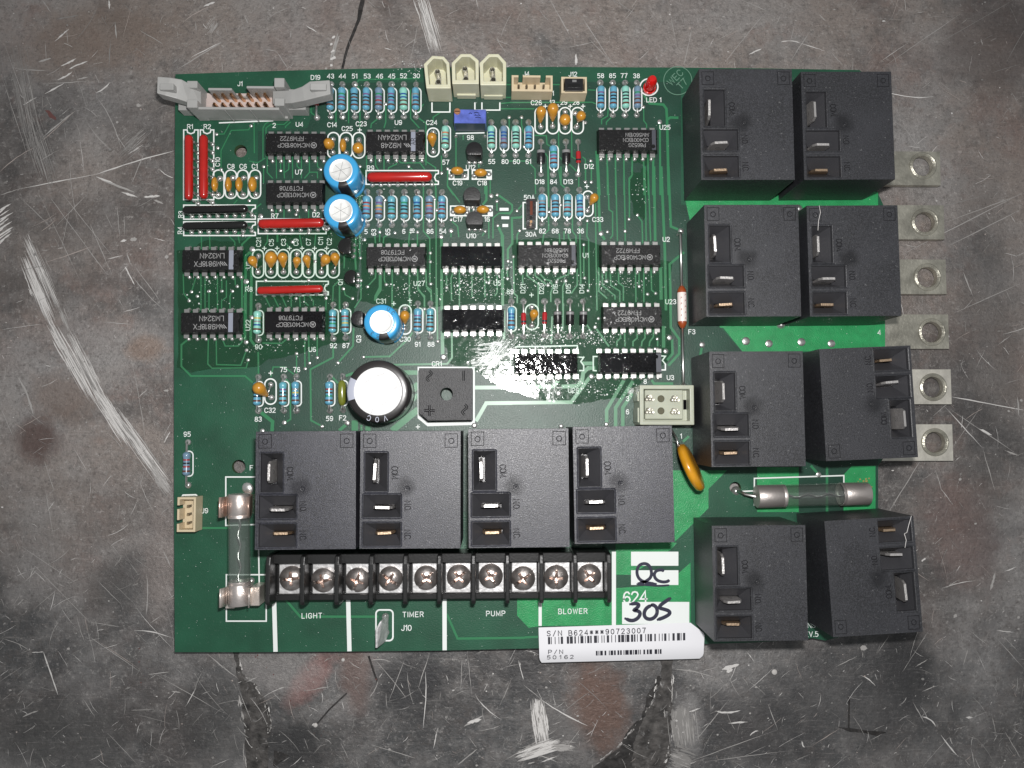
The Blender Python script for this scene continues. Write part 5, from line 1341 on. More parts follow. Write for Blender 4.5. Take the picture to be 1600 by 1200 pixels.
VIAS = {A: [(865, 622), (578, 692), (588, 806), (615, 985), (970, 962), (1112, 995), (1445, 985)], B: [(845, 960), (1120, 1015), (1170, 980), (655, 440), (440, 960)],
        C: [(190, 550), (293, 550), (315, 795), (1310, 465), (825, 595), (870, 912), (825, 1090), (875, 1090), (1445, 590, 1.4)],
        D: [(785, 255, 1.4), (690, 125), (635, 415), (1080, 240), (1185, 395), (715, 530, 1.6), (1050, 470), (665, 800, 1.5), (825, 790), (1185, 790), (210, 885), (258, 922), (190, 960), (357, 880), (462, 880), (550, 880), (590, 840), (1080, 940),
            (1330, 938), (1550, 940), (1475, 860), (710, 1100, 1.3), (1450, 1045), (1240, 632), (1350, 350, 1.4)],
        G: [(665, 398, 1.3), (668, 465), (680, 547), (1085, 493), (1193, 573), (1257, 527), (1157, 620), (1430, 570), (983, 1070, 1.3), (1300, 1100), (1507, 1072, 1.5), (800, 1138, 1.3)],
        E: [(435, 280), (848, 275), (865, 365), (1370, 238), (1368, 290), (1320, 245, 1.3), (1375, 493), (985, 535, 1.4), (1270, 540), (903, 585, 1.4), (390, 548), (518, 555), (705, 548), (265, 612), (230, 763), (290, 1003), (445, 985), (812, 722),
            (812, 795), (815, 980), (235, 950), (948, 1010), (1300, 970), (1460, 790), (1455, 850), (1455, 935), (1505, 752), (985, 445), (1535, 370), (165, 1100)],
        FF: [(735, 452), (850, 560, 1.4), (903, 545), (1050, 540), (1083, 440), (1153, 405), (705, 652), (712, 930), (740, 1035), (478, 965), (555, 955), (405, 990), (893, 958), (1168, 1000), (1237, 1065), (1305, 1058), (170, 535), (418, 378), (512, 322)],
        HH: [(362, 575), (148, 622), (982, 445), (1027, 575, 1.7), (755, 810, .7), (1285, 1145, 1.5), (870, 175), (15, 1155)],
        II: [(800, 380, 1.2), (770, 790, 1.6), (1420, 467, 1.6), (1388, 580, 1.5), (1318, 478), (770, 425), (745, 235), (828, 308), (495, 930, 1.5), (895, 1190, 1.3), (1300, 560)],
        (1040, 510): [(305, 152, 1.6), (670, 122, 2.2), (862, 143, 2.1), (1133, 130, 2.2), (1383, 143, 2.1)], (1040, 720): [(1275, 115, 1.5)], (820, 620): [(303, 245, 1.3)]}
for o, ps in VIAS.items():
    for p in ps:
        q = P(o[0]+p[0]/5.3333, o[1]+p[1]/5.3333, 0.8)
        v = part('via', ME_VIA, (q.x, q.y, 0.7))
        k = p[2] if len(p) > 2 else 1.0
        v.scale = (k, k, 1)
o = part('solder_joint', ME_JOINT, (P(1247, 327).x, P(1247, 327).y, 0.6))
o.scale = (1.5, 1.5, 1.5)
o = part('solder_joint', ME_JOINT, (P(1220, 508).x, P(1220, 508).y, 0.6))
o.scale = (1.4, 1.2, 1.5)

# ------------------------------------------------------------------ axial parts
LABN = {}
CACHE = {}
NUM = {517: '43', 535: '44', 554.5: '51', 573: '53', 592.5: '46', 612: '45', 631: '52', 650: '30', 938: '58', 957.5: '85', 976.5: '77', 995: '38', 696: '57', 767.5: '55', 787: '80', 805.5: '60', 825.7: '61', 864.5: '84', 846.7: '82', 867: '68',
       886: '78', 905.3: '36', 573.4: '5', 592.8: '63', 612.3: '65', 632: '6 above the chips', 651.9: '18', 671.2: '86', 690.7: '54', 403.7: '90', 520.7: '92', 540.3: '87', 652.9: '91', 672.5: '88', 798.8: '89', 403.5: '83', 443.4: '75', 463: '76',
       515.4: '59', 293.8: '95'}
HUE = {'b': 'blue', 'c': 'sky blue', 't': 'mint green', 'p': 'dusky blue'}


def axial(kind, x, y0, y1, spec):
    zc_ = 8.0
    p0, p1 = P(x, y0, 2), P(x, y1, 2)
    c = (p0+p1)/2
    c.z = 0
    ln = (p1-p0).length
    key = (kind, spec, round(ln))
    if key not in CACHE:
        mb = MB()
        mf = None
        if kind == 'r':
            base = RB[spec[0]]
            bands = [BM.get(ch, BM['n']) for ch in spec[2:]]+[BM['n']]
            L2 = 18.5
            prof = [(0.8, -L2), (3.6, -L2+1), (5.6, -L2+2.6), (6.2, -L2+5), (5.9, -L2+8), (5.3, -L2+10.2)]
            ts = [(-L2+11.2, base), (-L2+13.6, bands[0]), (-L2+16.4, base), (-L2+18.8, bands[1]), (-L2+21.6, base), (-L2+24, bands[2]), (-L2+28.2, base), (-L2+31, bands[3])]
            seg = [base]*5
            for t, m_ in ts:
                prof.append((5.3 if t < 8 else 5.9, t))
                seg.append(m_)
            prof += [(6.2, L2-4), (5.6, L2-2.6), (3.6, L2-1), (0.8, L2)]
            seg += [base]*5
            mf = lambda j, i: seg[min(j, len(seg)-1)]
            mb.lathe(prof, 14, base, A=(0, 0, zc_), d=(0, -1, 0), mf=mf)
            body = L2
        elif kind == 'o':
            mb.lathe([(0.8, -20), (3, -19), (5.6, -15), (6.4, -8), (6.5, 6), (5.6, 14), (3, 19), (0.8, 20)], 14, M_OLIVE, A=(0, 0, zc_), d=(0, -1, 0))
            body = 20
        elif kind == 'd':
            mf = lambda j, i: M_TIN if False else (BM['s'] if j in (2, 3) else M_BLACK)
            mb.lathe([(0.8, -10.5), (5.8, -10.5), (6.4, -9.6), (6.4, -8.4), (6.4, -5), (6.4, 9.6), (5.8, 10.5), (0.8, 10.5)], 16, M_BLACK, A=(0, 0, zc_), d=(0, -1, 0), mf=mf)
            body = 10.5
        else:
            mf = lambda j, i: BM['k'] if j == 6 else M_GLSRED
            mb.lathe([(0.8, -10), (2.4, -9.6), (3.9, -8), (4.0, -4), (4.0, 0), (4.0, 3), (4.0, 3.6), (4.0, 6.4), (3.9, 8.6), (2.4, 9.8), (0.8, 10)], 12, M_GLSRED, A=(0, 0, 6), d=(0, -1, 0), mf=mf)
            body = 10
            zc_ = 6
        bodyme = mb.build('body', mesh_only=True, smooth=True)
        leads = []
        for s in (1, -1):
            mb = MB()
            e = ln/2
            mb.tube([(0, s*(body-1), zc_), (0, s*(e-3.5), zc_), (0, s*(e-1.2), zc_-1.2), (0, s*e, zc_-3.5), (0, s*e, 1)], 1.7, M_TIN, 8)
            leads.append(mb.build('lead', mesh_only=True, smooth=True))
        CACHE[key] = (bodyme, leads)
    bodyme, leads = CACHE[key]
    name = {'r': 'resistor', 'o': 'axial_fuse', 'z': 'glass_diode', 'd': 'diode'}[kind]
    if kind == 'r':
        lab = f'banded {HUE[spec[0]]} resistor beside the printed number {NUM[x]}'
    elif kind == 'o':
        lab = 'olive green axial part beside the big dark capacitor'
    else:
        lab = {495.3: 'small red diode half hidden under the grey connector latch', 903.3: 'red glass diode beside the print D12', 818: 'red glass diode under the print D21', 850.7: 'red glass diode under the print D20', 845: 'black diode above the print D18',
               884.2: 'black diode above the print D13', 871: 'black diode under the print D16', 890: 'black diode under the print D15', 910.7: 'black diode under the print D14'}[x]
    r = part(name, bodyme, c, math.atan2(-(p1-p0).x, -(p1-p0).y)*-1+random.uniform(-.025, .025), lab)
    r.scale = (random.uniform(.95, 1.05), 1, random.uniform(.96, 1.08))
    for l in leads:
        put('lead', l, r)
    joint(x, y0)
    joint(x, y1)


for a in AX:
    axial(*a)

# ------------------------------------------------------------------ chips
def pin_mesh(s):
    mb = MB()
    mb.prism([(-4, 0), (4, 0), (4, 6), (-4, 6)], 9.5, 11, M_TIN, tf=Matrix.Scale(s, 4, (0, 1, 0)) if s > 0 else Matrix.Scale(-1, 4, (0, 1, 0)))
    mb.box(-4, min(5*s, 6.4*s), 4, 4, max(5*s, 6.4*s), 10, M_TIN)
    mb.box(-1.9, min(5.2*s, 6.2*s), 0.5, 1.9, max(5.2*s, 6.2*s), 4, M_TIN)
    mb.lathe([(3.5, 0), (3.2, 1), (1.8, 2.6), (0, 3.2)], 8, M_SOLDER, A=(0, 6.6*s, 0.9))
    return mb.build('pin', mesh_only=True, smooth=True)


PIN = {1: pin_mesh(1), -1: pin_mesh(-1)}
CHIP = {}


def chip_body(n, w, h, glossy):
    key = (n, round(w), round(h), glossy)
    if key not in CHIP:
        m = M_ICG if glossy else M_IC
        mb = MB()
        W, Hh = w/2, h/2
        zb, zm, zt = 4, 11, 22
        c = 2.2
        lo = [(-W+c, -Hh+c, zb), (W-c, -Hh+c, zb), (W-c, Hh-c, zb), (-W+c, Hh-c, zb)]
        mi = [(-W, -Hh, zm), (W, -Hh, zm), (W, Hh, zm), (-W, Hh, zm)]
        nn = 5     # half-round notch at the right end
        top = [(-W+c, -Hh+c, zt), (W-c, -Hh+c, zt)]
        notch = [(W-c-(0 if k in (0, nn) else 3.4*math.sin(math.pi*k/nn)), -4+8*k/nn, zt) for k in range(nn+1)]
        top2 = [(W-c, Hh-c, zt), (-W+c, Hh-c, zt)]
        tp = top+notch+top2
        vs = lo+mi+tp
        fs = [(3, 2, 1, 0)]+[(i, (i+1) % 4, 4+(i+1) % 4, 4+i) for i in range(4)]
        T0 = 8
        L = len(tp)
        fs += [(4, 5, T0+1, T0), (6, 7, T0+L-1, T0+L-2), (7, 4, T0, T0+L-1)]
        fs += [(5, T0+2, T0+1), (6, T0+L-2, T0+L-3)]
        fs += [tuple([5, 6]+[T0+L-3-k for k in range(nn+1)])]
        fs += [tuple(range(T0, T0+L))]
        mb.add(vs, fs, m)
        mb.lathe([(3.4, 0), (3.0, 0.35), (0, 0.2)], 14, m, A=(W-8.5, Hh-8 if n == 16 else -Hh+8, zt))
        CHIP[key] = mb.build('chip_body', mesh_only=True)
    return CHIP[key]


CH = [((413, 208, 509, 238), 14, 0, ['MC14081BCP', 'FFM9722'], 'm', 'U4, beneath the grey ribbon connector'),
      ((570, 205, 664, 237), 14, 0, ['LM324AN', 'M9248'], 'b', 'U9, beneath the top resistor row'),
      ((414, 285, 506, 316), 14, 0, ['MC14013BCP', 'FCT9708'], 'm', 'U7, left of the two blue capacitors'),
      ((934, 202, 1029, 235), 14, 0, ['P8652G', 'CD4001BCN', 'MM5601BN'], 'p', 'U25, beneath the red lamp'),
      ((283, 390, 376, 422), 14, 0, ['LM324N', 'M9818FX'], 'b', 'U8, beneath the two black resistor strips'),
      ((281, 488, 376, 520), 14, 0, ['LM324N', 'M9818FX'], 'b', 'U22, lowest chip at the left board edge'),
      ((412, 486, 506, 520), 14, 1, ['MC14013BCP', 'FCT9708'], 'm', 'U6, beneath the lowest red strip'),
      ((571, 385, 666, 416), 14, 0, ['MC14013BCP', 'FCT9708'], 'm', 'U27, beneath the middle resistor row'),
      ((688, 384, 785, 416), 14, 1, [], '', 'U10 above U5, unmarked and shiny'),
      ((808, 382, 903, 416), 14, 0, ['P8652G', 'CD4001BCN', 'MM5601BN'], 'p', 'U1, beneath the print 30A'),
      ((938, 382, 1034, 414), 14, 0, ['MC14081BCP', 'FFM9722'], 'm', 'U2, above U23'),
      ((941, 479, 1036, 511), 14, 0, ['MC14081BCP', 'FFM9722'], 'm', 'U23, between U2 and U3'),
      ((690, 483, 788, 516), 14, 1, [], '', 'with glittering varnish beneath U5'),
      ((803, 552, 904, 584), 16, 1, [], '', 'U26, lowest in the dazzling flash spot'),
      ((936, 551, 1034, 583), 16, 1, [], 'g', 'U3, above the white six way connector')]
for (x0, y0, x1, y1), n, gl, lines, deco, where in CH:
    z = 22
    a, b, d = P(x0, y0, z), P(x1, y0, z), P(x0, y1, z)
    w, h = (b-a).length, (a-d).length+3
    c = P((x0+x1)/2, (y0+y1)/2, z)
    r = part('chip', chip_body(n, w, h, bool(gl)), (c.x, c.y, 0), 0.006, 'black chip '+where)
    per = n//2
    pitch = 13.4 if n == 14 else 13.3
    for k in range(per):
        for s in (1, -1):
            px = (k-(per-1)/2)*pitch
            put('pin', PIN[s], r, (px, s*(h/2-1), 0))
    mb = MB()
    zt = 22.12
    if deco == 'm':
        text(mb, lines[0], -2, 1-5.2, 6.4, zt, M_ICMARK, rot=180, px=False, gap=0.14, bold=-0.16)
        text(mb, lines[1], -5, 1+5.2, 6.4, zt, M_ICMARK, rot=180, px=False, gap=0.14, bold=-0.16)
        mb.ribbon([(24+5+4.2*math.cos(i*.3927), -4+4.2*math.sin(i*.3927)) for i in range(16)], 0.9, zt, M_ICMARK, closed=True, px=False)
        mb.ribbon([(27, -2), (28, -5.5), (29, -3), (30, -5.5), (31, -2)], 0.9, zt, M_ICMARK, px=False)
    elif deco == 'b':
        bx = {570: 28.5}.get(x0, 31)
        text(mb, lines[0], -4+(0 if x0 == 570 else 6), 6.2, 7.6, zt, M_ICMARK, rot=180, px=False, gap=0.14, bold=-0.16)
        text(mb, lines[1], -6+(0 if x0 == 570 else 1), -6.4, 7.6, zt, M_ICMARK, rot=180, px=False, gap=0.14, bold=-0.16)
        mb.ribbon([(22, -9), (17, -3), (19, -9), (14, -3)][::-1], 1.1, zt, M_ICMARK, px=False)
        mb.ribbon([(25, -9), (20, -3)], 1.1, zt, M_ICMARK, px=False)
        mb.ribbon([(bx, -h/2+2.5), (bx, h/2-2.5)], 7, zt, M_ICBAND, px=False)
        if x0 == 570:
            text(mb, 'AR', bx, 0, 6.5, zt+0.1, M_IC, rot=90, px=False)
    elif deco == 'p':
        for i, t in enumerate(lines):
            text(mb, t, 14-(i == 1)*2, -8.5+i*8.2, 5.6, zt, M_ICMARK, rot=180, px=False, gap=0.14, bold=-0.16)
        mb.ribbon([(40.5, -h/2+2.5), (40.5, h/2-2.5)], 6, zt, mat('chip_band_dim', (0.06, 0.065, 0.08), 0.5), px=False)
    elif deco == 'g':
        mb.ribbon([(44, -h/2+3), (44, h/2-3)], 8, zt, mat('chip_band_dim', (0.06, 0.065, 0.08), 0.5), px=False)
    if mb.v:
        o = put('chip_marking', mb.build('chip_marking', mesh_only=True), r)
        o['kind'] = 'stuff'

# ------------------------------------------------------------------ resistor strips
def strip(ends, z, rr, m, label, pins, side):
    a, b = P(*ends[0], z), P(*ends[1], z)
    d = b-a
    L = d.length
    c = (a+b)/2
    mb = MB()
    n = 12
    prof = [(0, -L/2)]+[(rr*math.sin(R(t)), -L/2+rr*(1-math.cos(R(t)))) for t in (30, 60, 90)]+[(rr, L/2-rr)]+[(rr*math.cos(R(t)), L/2-rr+rr*math.sin(R(t))) for t in (30, 60)]+[(0, L/2)]
    mb.lathe(prof, n, m, A=(0, 0, 0), d=(1, 0, 0))
    # stretch the bar upright: thin and tall like a dipped strip
    mb.v = [(p[0]+0.25*math.sin(p[0]*0.33), p[1], z-rr+ (p[2] if p[2] > 0 else p[2]*1.35)) for p in mb.v]
    o = part('resistor_strip', mb.build('resistor_strip', mesh_only=True, smooth='all'), (c.x, c.y, 0), math.atan2(d.y, d.x), label)
    pm = CACHE.get('strip_pin')
    if pm is None:
        q = MB()
        q.tube([(0, 0, 14), (0, 0, 7), (0, side*1.5, 3), (0, side*2, 0.8)], 2.0, M_TIN, 6)
        q.lathe([(4.2, 0), (3.8, 1), (2.2, 2.8), (0, 3.6)], 8, M_SOLDER, A=(0, side*2, 0.9))
        pm = CACHE['strip_pin'] = q.build('pin', mesh_only=True, smooth=True)
    for i in range(pins):
        t = (i-(pins-1)/2)*13.4
        put('pin', pm, o, (t, 0, 0))


strip(((572, 274.5), (675, 273.5)), 40, 7.6, M_RED, 'red dipped resistor strip R9, above the middle resistor row', 8, -1)
strip(((401, 348), (505, 346)), 40, 7.2, M_RED, 'red dipped resistor strip R7, beneath the chip U7', 8, -1)
strip(((399.5, 453), (504, 450)), 36, 6.0, M_RED, 'slim red dipped resistor strip R8, beneath the row of orange capacitors', 8, -1)
strip(((292.5, 311), (292.5, 208)), 40, 6.3, M_RED, 'upright red dipped resistor strip R1, nearest the left board edge', 8, -1)
strip(((315.8, 309), (315.8, 208)), 40, 6.3, M_RED, 'upright red dipped resistor strip R2, right of strip R1', 8, -1)
strip(((283, 327), (386, 324.5)), 36, 6.0, M_BLACKG, 'black dipped resistor strip R3, the upper of the pair', 8, -1)
strip(((283, 352), (385, 350)), 36, 6.0, M_BLACKG, 'black dipped resistor strip R4, the lower of the pair', 8, -1)

# ------------------------------------------------------------------ orange capacitors
def bead(x, y, rx, ry, tail, pads, label, z=16):
    """dipped bead at picture point, drawn out towards tail; pads are the two solder points"""
    c = P(x, y, z)
    mb = MB()
    k = K(z)
    rz_ = min(rx, ry)*1.0
    if tail:
        t = P(tail[0], tail[1], 4)
        d = t-c
        L = d.length
        r = (rx+ry)/2*k
        prof = [(0, -r), (r*.5, -r*.87), (r*.87, -r*.5), (r, 0), (r*.88, r*.5), (r*.62, max(r*.95, L*.55)), (r*.36, L*.85), (r*.2, L), (0, L+.6)]
        mb.lathe(prof, 14, M_ORANGE, A=(0, 0, z), d=d)
    else:
        mb.lathe([(0, -1), (.5, -.87), (.87, -.5), (1, 0), (.87, .5), (.5, .87), (0, 1)], 16, M_ORANGE)
        mb.v = [(p[0]*rx*k, p[1]*ry*k, z+p[2]*max(rz_*1.3, 8)) for p in mb.v]
    o = part('bead_capacitor', mb.build('bead_capacitor', mesh_only=True, smooth='all'), (c.x, c.y, 0), 0, label)
    for (px, py) in pads:
        q = P(px, py, 2)
        l = MB()
        e = Vector((q.x-c.x, q.y-c.y, 1.5))
        s = Vector((0, 0, z)) if not tail else (P(tail[0], tail[1], 5)-Vector((c.x, c.y, 0)))
        l.tube([s, (s+e)/2+Vector((0, 0, 1)), e], 1.3, M_TIN, 6)
        put('lead', l.build('lead', mesh_only=True, smooth='all'), o)
        joint(px, py, 0.9)


for a in [(514, 225, 9, 9, None, [(520, 218), (520, 238)], 'C14'), (536, 227, 5.2, 11, None, [(541, 218), (541, 239)], 'C25'), (559.5, 231.5, 9, 9, (562, 223), [(561, 219), (562, 240)], 'C23'), (675, 214.5, 6, 9.5, (676, 229), [(677, 207), (677, 237)], 'C24'),
          (714.5, 267, 10.5, 6.5, None, [(705, 275), (726, 275)], 'C19'), (751, 270, 10.5, 6.5, None, [(741, 275), (764, 272)], 'C18'), (718.5, 328, 10.5, 6.5, None, [(708, 331), (730, 332)], 'C17'), (754.5, 327.5, 10.5, 6.5, None, [(744, 331), (766, 328)], 'C16'),
          (845.5, 174, 8.4, 8.4, (844, 192), [(845, 198)], 'C26'), (864, 170, 9.3, 9.3, (863.5, 189), [(863.5, 197)], '13'), (883, 187, 9.3, 9.3, (882, 196), [(883, 175), (883, 199)], '29'), (908, 181, 8, 8, (903, 190), [(899, 177), (901, 198)], '28'),
          (928.5, 309, 7.2, 7.2, (922, 320), [(918, 308), (918, 329)], 'C33'), (335.5, 288, 5, 12, None, [(344, 279), (341, 304)], 'C10'), (357, 288, 4.8, 12, None, [(364, 278), (361, 304)], 'C8'), (373.5, 288, 5.4, 12, None, [(381, 278), (380, 304)], 'C6'),
          (394.5, 288, 6.6, 12.5, None, [(400, 278), (400, 304)], 'C1'), (394.5, 407, 7.6, 7.6, (400, 418), [(404, 400), (403, 425)], 'C21'), (423.5, 402.5, 10, 10, (423, 418), [(423, 425)], 'C5'), (441.5, 402, 8, 8, (443, 418), [(443, 425)], 'C3'),
          (464, 407, 6.4, 6.4, (462.5, 419), [(464, 397), (463, 425)], 'C9'), (479, 404.5, 6.4, 6.4, (482, 419), [(482, 397), (482, 425)], 'C7'), (509, 405, 8, 8, (503, 416), [(502, 398), (502, 425)], 'C11'), (523.5, 402, 7.6, 7.6, (525, 415), [(521, 397), (521, 425)], 'C2'),
          (632.5, 493, 7, 9, (632.5, 506), [(633, 482), (632, 514)], 'C30'), (834.5, 490, 7, 7, (832, 501), [(831, 480), (831, 509)], '+ beside diode D21'), (404.5, 606.5, 10, 10, (418, 619), [(423, 601), (424, 621)], 'C32')]:
    bead(*a[:6], 'orange bead capacitor beside the print '+a[6], z=22 if a[6] in ('C26', '13', 'C32', '29', '28') else 15)

# big orange disc on two wires
a, b = P(1062, 697, 45), P(1093, 762, 30)
c = (a+b)/2
d = (b-a).normalized()
u = Vector((0, 0, 1))
u = (u-d*u.dot(d)).normalized()
w = d.cross(u)
mb = MB()
prof = [(0, -7.5), (18, -7.2), (30, -6.6), (36.5, -4.6), (38.8, 0), (36.5, 4.6), (30, 6.6), (18, 7.2), (0, 7.5)]
u2 = d.cross(Vector((c.x, c.y, c.z-H)).normalized()).normalized()
u2 = (u2+Vector((0, 0, 0.12))).normalized()
mb.lathe([(r*0.99, t*1.15) for r, t in prof], 32, M_ORANGED, A=(0, 0, 0), d=u2)
vo = part('disc_varistor', mb.build('disc_varistor', mesh_only=True, smooth='all'), (c.x, c.y, 46), 0, 'big orange disc standing on wires beside the last lower relay')
mb = MB()
for px, py in [(1050, 672), (1058, 690)]:
    q = P(px, py, 30)-Vector((c.x, c.y, 46))
    e = P(1060, 700, 44)-Vector((c.x, c.y, 46))
    mb.tube([e, (e+q)/2+Vector((2, 0, 3)), q, q-Vector((0, 0, 28))], 1.5, M_TIN, 6)
put('lead', mb.build('lead', mesh_only=True, smooth='all'), vo)

# ------------------------------------------------------------------ can capacitors
def can(x, y, r, z, sleeve, topm, rt, label, mark=None, lean=(0, 0)):
    k = K(z)
    c = P(x, y, z)
    c -= Vector((lean[0], lean[1], 0))
    r *= k
    rt *= k
    mb = MB()
    sec = 40

    def mf(j, i):
        a = 360*i/sec
        if mark:
            for a0, a1, m in mark:
                if a0 <= a < a1:
                    return m
        return sleeve
    mb.lathe([(r-1, 1), (r, 2), (r, z*.12), (r-1.6, z*.17), (r, z*.24), (r, z-3.5), (r-1, z-1.2), (r-3, z), (rt, z+0.1)], sec, sleeve, mf=mf)
    mb.v = [(p[0]+lean[0]*p[2]/z, p[1]+lean[1]*p[2]/z, p[2]) for p in mb.v]
    o = part('can_capacitor', mb.build('can_capacitor', mesh_only=True, smooth=True), (c.x, c.y, 0), 0, label)
    mb = MB()
    mb.lathe([(rt, 0.1), (rt-1, 0.5), (rt-1.5, 0.2), (rt*.6, 0.1), (0, 0.0)], sec, topm, A=(lean[0], lean[1], z))
    t = put('can_top', mb.build('can_top', mesh_only=True, smooth='all'), o)
    mb = MB()
    return o, (lean[0], lean[1], z), rt


for x, y, lab, lean, a0 in [(532.5, 266, 'blue can capacitor with silvery top, above its twin beside chip U7', (-1, 2), 0.3), (532.5, 329, 'blue can capacitor with silvery top, the lower of the stacked pair', (-1, 3), 0.5), (596, 503, 'lone blue can capacitor beside the print C31', (-1, 2), 0.8)]:
    o, tp, rt = can(x, y, 28, 58, M_BLUE, M_ALU, 18.5, lab, [(255, 290, M_DARKSLV)], lean)
    mb = MB()
    for q in range(3 if y < 500 else 0):
        aa = a0+q*math.pi/3
        mb.ribbon([(tp[0]+rt*.85*math.cos(aa), tp[1]+rt*.85*math.sin(aa)), (tp[0]-rt*.85*math.cos(aa), tp[1]-rt*.85*math.sin(aa))], 0.55, tp[2]+0.45+q*.02, M_SCORE, px=False)
    if mb.v:
        put('vent_score', mb.build('vent_score', mesh_only=True), o)
    if y > 480:
        mb = MB()
        for ch, an in (('U', 62), ('C', 38), ('3', 232), ('5', 256)):
            text(mb, ch, tp[0]+22*math.cos(R(an)), tp[1]+22*math.sin(R(an)), 5, tp[2]+.6, M_DARKSLV, rot=an-90, px=False)
        put('sleeve_print', mb.build('sleeve_print', mesh_only=True), o)
o, tp, rt = can(590.5, 611.5, 49, 80, M_DARKSLV, M_ALUW, 37.5, 'big dark sleeved can capacitor with a bright white top', [(150, 160, M_GREYSTR), (162, 172, M_GREYSTR), (174, 190, M_GREYSTR)])
mb = MB()
for i, ch in enumerate('VDA'[::-1]):
    an = R(252+i*17)
    text(mb, {'A': 'C', 'D': '0', 'V': 'V'}[ch], tp[0]+41*math.cos(an), tp[1]+41*math.sin(an), 7, tp[2]+.5, M_GREYSTR, rot=252+i*17-90, px=False)
put('sleeve_print', mb.build('sleeve_print', mesh_only=True), o)
mb = MB()
for k, (x0, y0, x1, y1) in enumerate([(-12, -36, -7, -24), (24, 4, 27, 7), (-20, 12, -10, 20), (6, -20, 16, -12), (-4, 22, 9, 26)]):
    mb.ribbon([(tp[0]+x0, tp[1]+y0), (tp[0]+(x0+x1)/2+1, tp[1]+(y0+y1)/2), (tp[0]+x1, tp[1]+y1)], 0.5, tp[2]+.55+k*.01, M_SCORE, px=False)
put('top_scratches', mb.build('top_scratches', mesh_only=True), o)['kind'] = 'stuff'

# ------------------------------------------------------------------ rectifier
z = 40
qs = [P(x, y, z) for x, y in [(654.5, 575), (738, 575), (738, 656), (669, 657), (655, 645)]]
c = sum(qs, Vector())/5
c.z = 0
bm = bmesh.new()


def loop2(pts):
    vs = [bm.verts.new(((p.x-c.x)*.01, (p.y-c.y)*.01, z*.01)) for p in pts]
    return [bm.edges.new((vs[i], vs[(i+1) % len(vs)])) for i in range(len(vs))]


hc = P(697.5, 615.5, z)
ed = loop2(qs)+loop2([hc+Vector((9.8*math.cos(i*math.pi/14), 9.8*math.sin(i*math.pi/14), 0)) for i in range(28)])
bmesh.ops.triangle_fill(bm, edges=ed, use_beauty=True)
ex = bmesh.ops.extrude_face_region(bm, geom=bm.faces[:])
for v in [g for g in ex['geom'] if isinstance(g, bmesh.types.BMVert)]:
    v.co.z = 0.06
bmesh.ops.recalc_face_normals(bm, faces=bm.faces[:])
be = [e for e in bm.edges if len(e.link_faces) == 2 and e.calc_face_angle(0) > 1.0 and min(v.co.z for v in e.verts) > z*.01-.001]
bmesh.ops.bevel(bm, geom=be, offset=0.015, segments=2, affect='EDGES', clamp_overlap=True)
me = bpy.data.meshes.new('rectifier')
bm.to_mesh(me)
bm.free()
me.materials.append(mat('rectifier_epoxy', (0.028, 0.028, 0.03), 0.5, spec=0.6, bump=0.5, bscale=45, var=0.15, vscale=3))
rc = part('bridge_rectifier', me, c, 0, 'square black rectifier with a round hole and embossed signs')
mb = MB()
zz2 = z+0.25


def wave(x, y):
    return [(x+3.6*math.sin(t*math.pi/6)*1.0, y-8+t*16/12) for t in range(13)]


for pts in [wave(670.5, 587.5), wave(726, 640), [(724.5, 579), (724.5, 595)], [(671, 633), (671, 650)], [(662.5, 641.5), (679.5, 641.5)]]:
    q = [P(p[0], p[1], zz2)-c for p in pts]
    mb.ribbon([(p.x, p.y) for p in q], 3.6, zz2, M_EMBOSS, px=False)
    mb.ribbon([(p.x, p.y) for p in q], 1.3, zz2+.1, mat('rectifier_epoxy', (0, 0, 0)), px=False)
put('embossed_sign', mb.build('embossed_sign', mesh_only=True), rc)

# ------------------------------------------------------------------ transistors
def to92(x, y, r, rot, m, label, z=30, tilt=(0, 0)):
    k = K(z)
    c = P(x, y, z)
    mb = MB()
    n = 16
    ring = [(r*math.cos(R(-35+250*i/n)), r*math.sin(R(-35+250*i/n))) for i in range(n+1)]
    mb.prism(ring, 8, z, m)
    mb.v = [(p[0]+tilt[0]*p[2]/z, p[1]+tilt[1]*p[2]/z, p[2]) for p in mb.v]
    o = part('transistor', mb.build('transistor', mesh_only=True, smooth=True, bevel=1.2, seg=2), (c.x-tilt[0], c.y-tilt[1], 0), R(rot), label)
    for i in (-1, 0, 1):
        q = MB()
        q.tube([(i*5, -2, 10), (i*7, -4, 4), (i*9, -5-abs(i)*0, 1)], 1.5, M_TIN, 6)
        q.lathe([(4, 0), (3.4, 1.2), (1.8, 2.6), (0, 3.2)], 8, M_SOLDER, A=(i*9, -5, 0.9))
        put('lead', q.build('lead', mesh_only=True, smooth='all'), o)


M_TO = mat('transistor_grey', (0.03, 0.03, 0.03), 0.5, bump=0.3, bscale=40, speck=0.1)
to92(741, 234, 13, 0, M_BLACK, 'black transistor above the print U12', 30, (0, 5))
to92(737.5, 305, 13.5, 0, M_TO, 'grey black transistor standing between the four orange capacitors', 28, (0, 6))
to92(741.5, 343, 13.5, 0, M_TO, 'grey black transistor above the print U10', 26, (0, 4))
to92(541, 384, 12.5, 90, M_BLACKG, 'varnished black transistor right of capacitor C2', 34)
to92(548.5, 432, 10.5, 90, M_BLACKG, 'varnished black transistor beside the print Q1', 32)
to92(560, 497, 11.5, 90, M_BLACK, 'black transistor left of capacitor C31', 32)

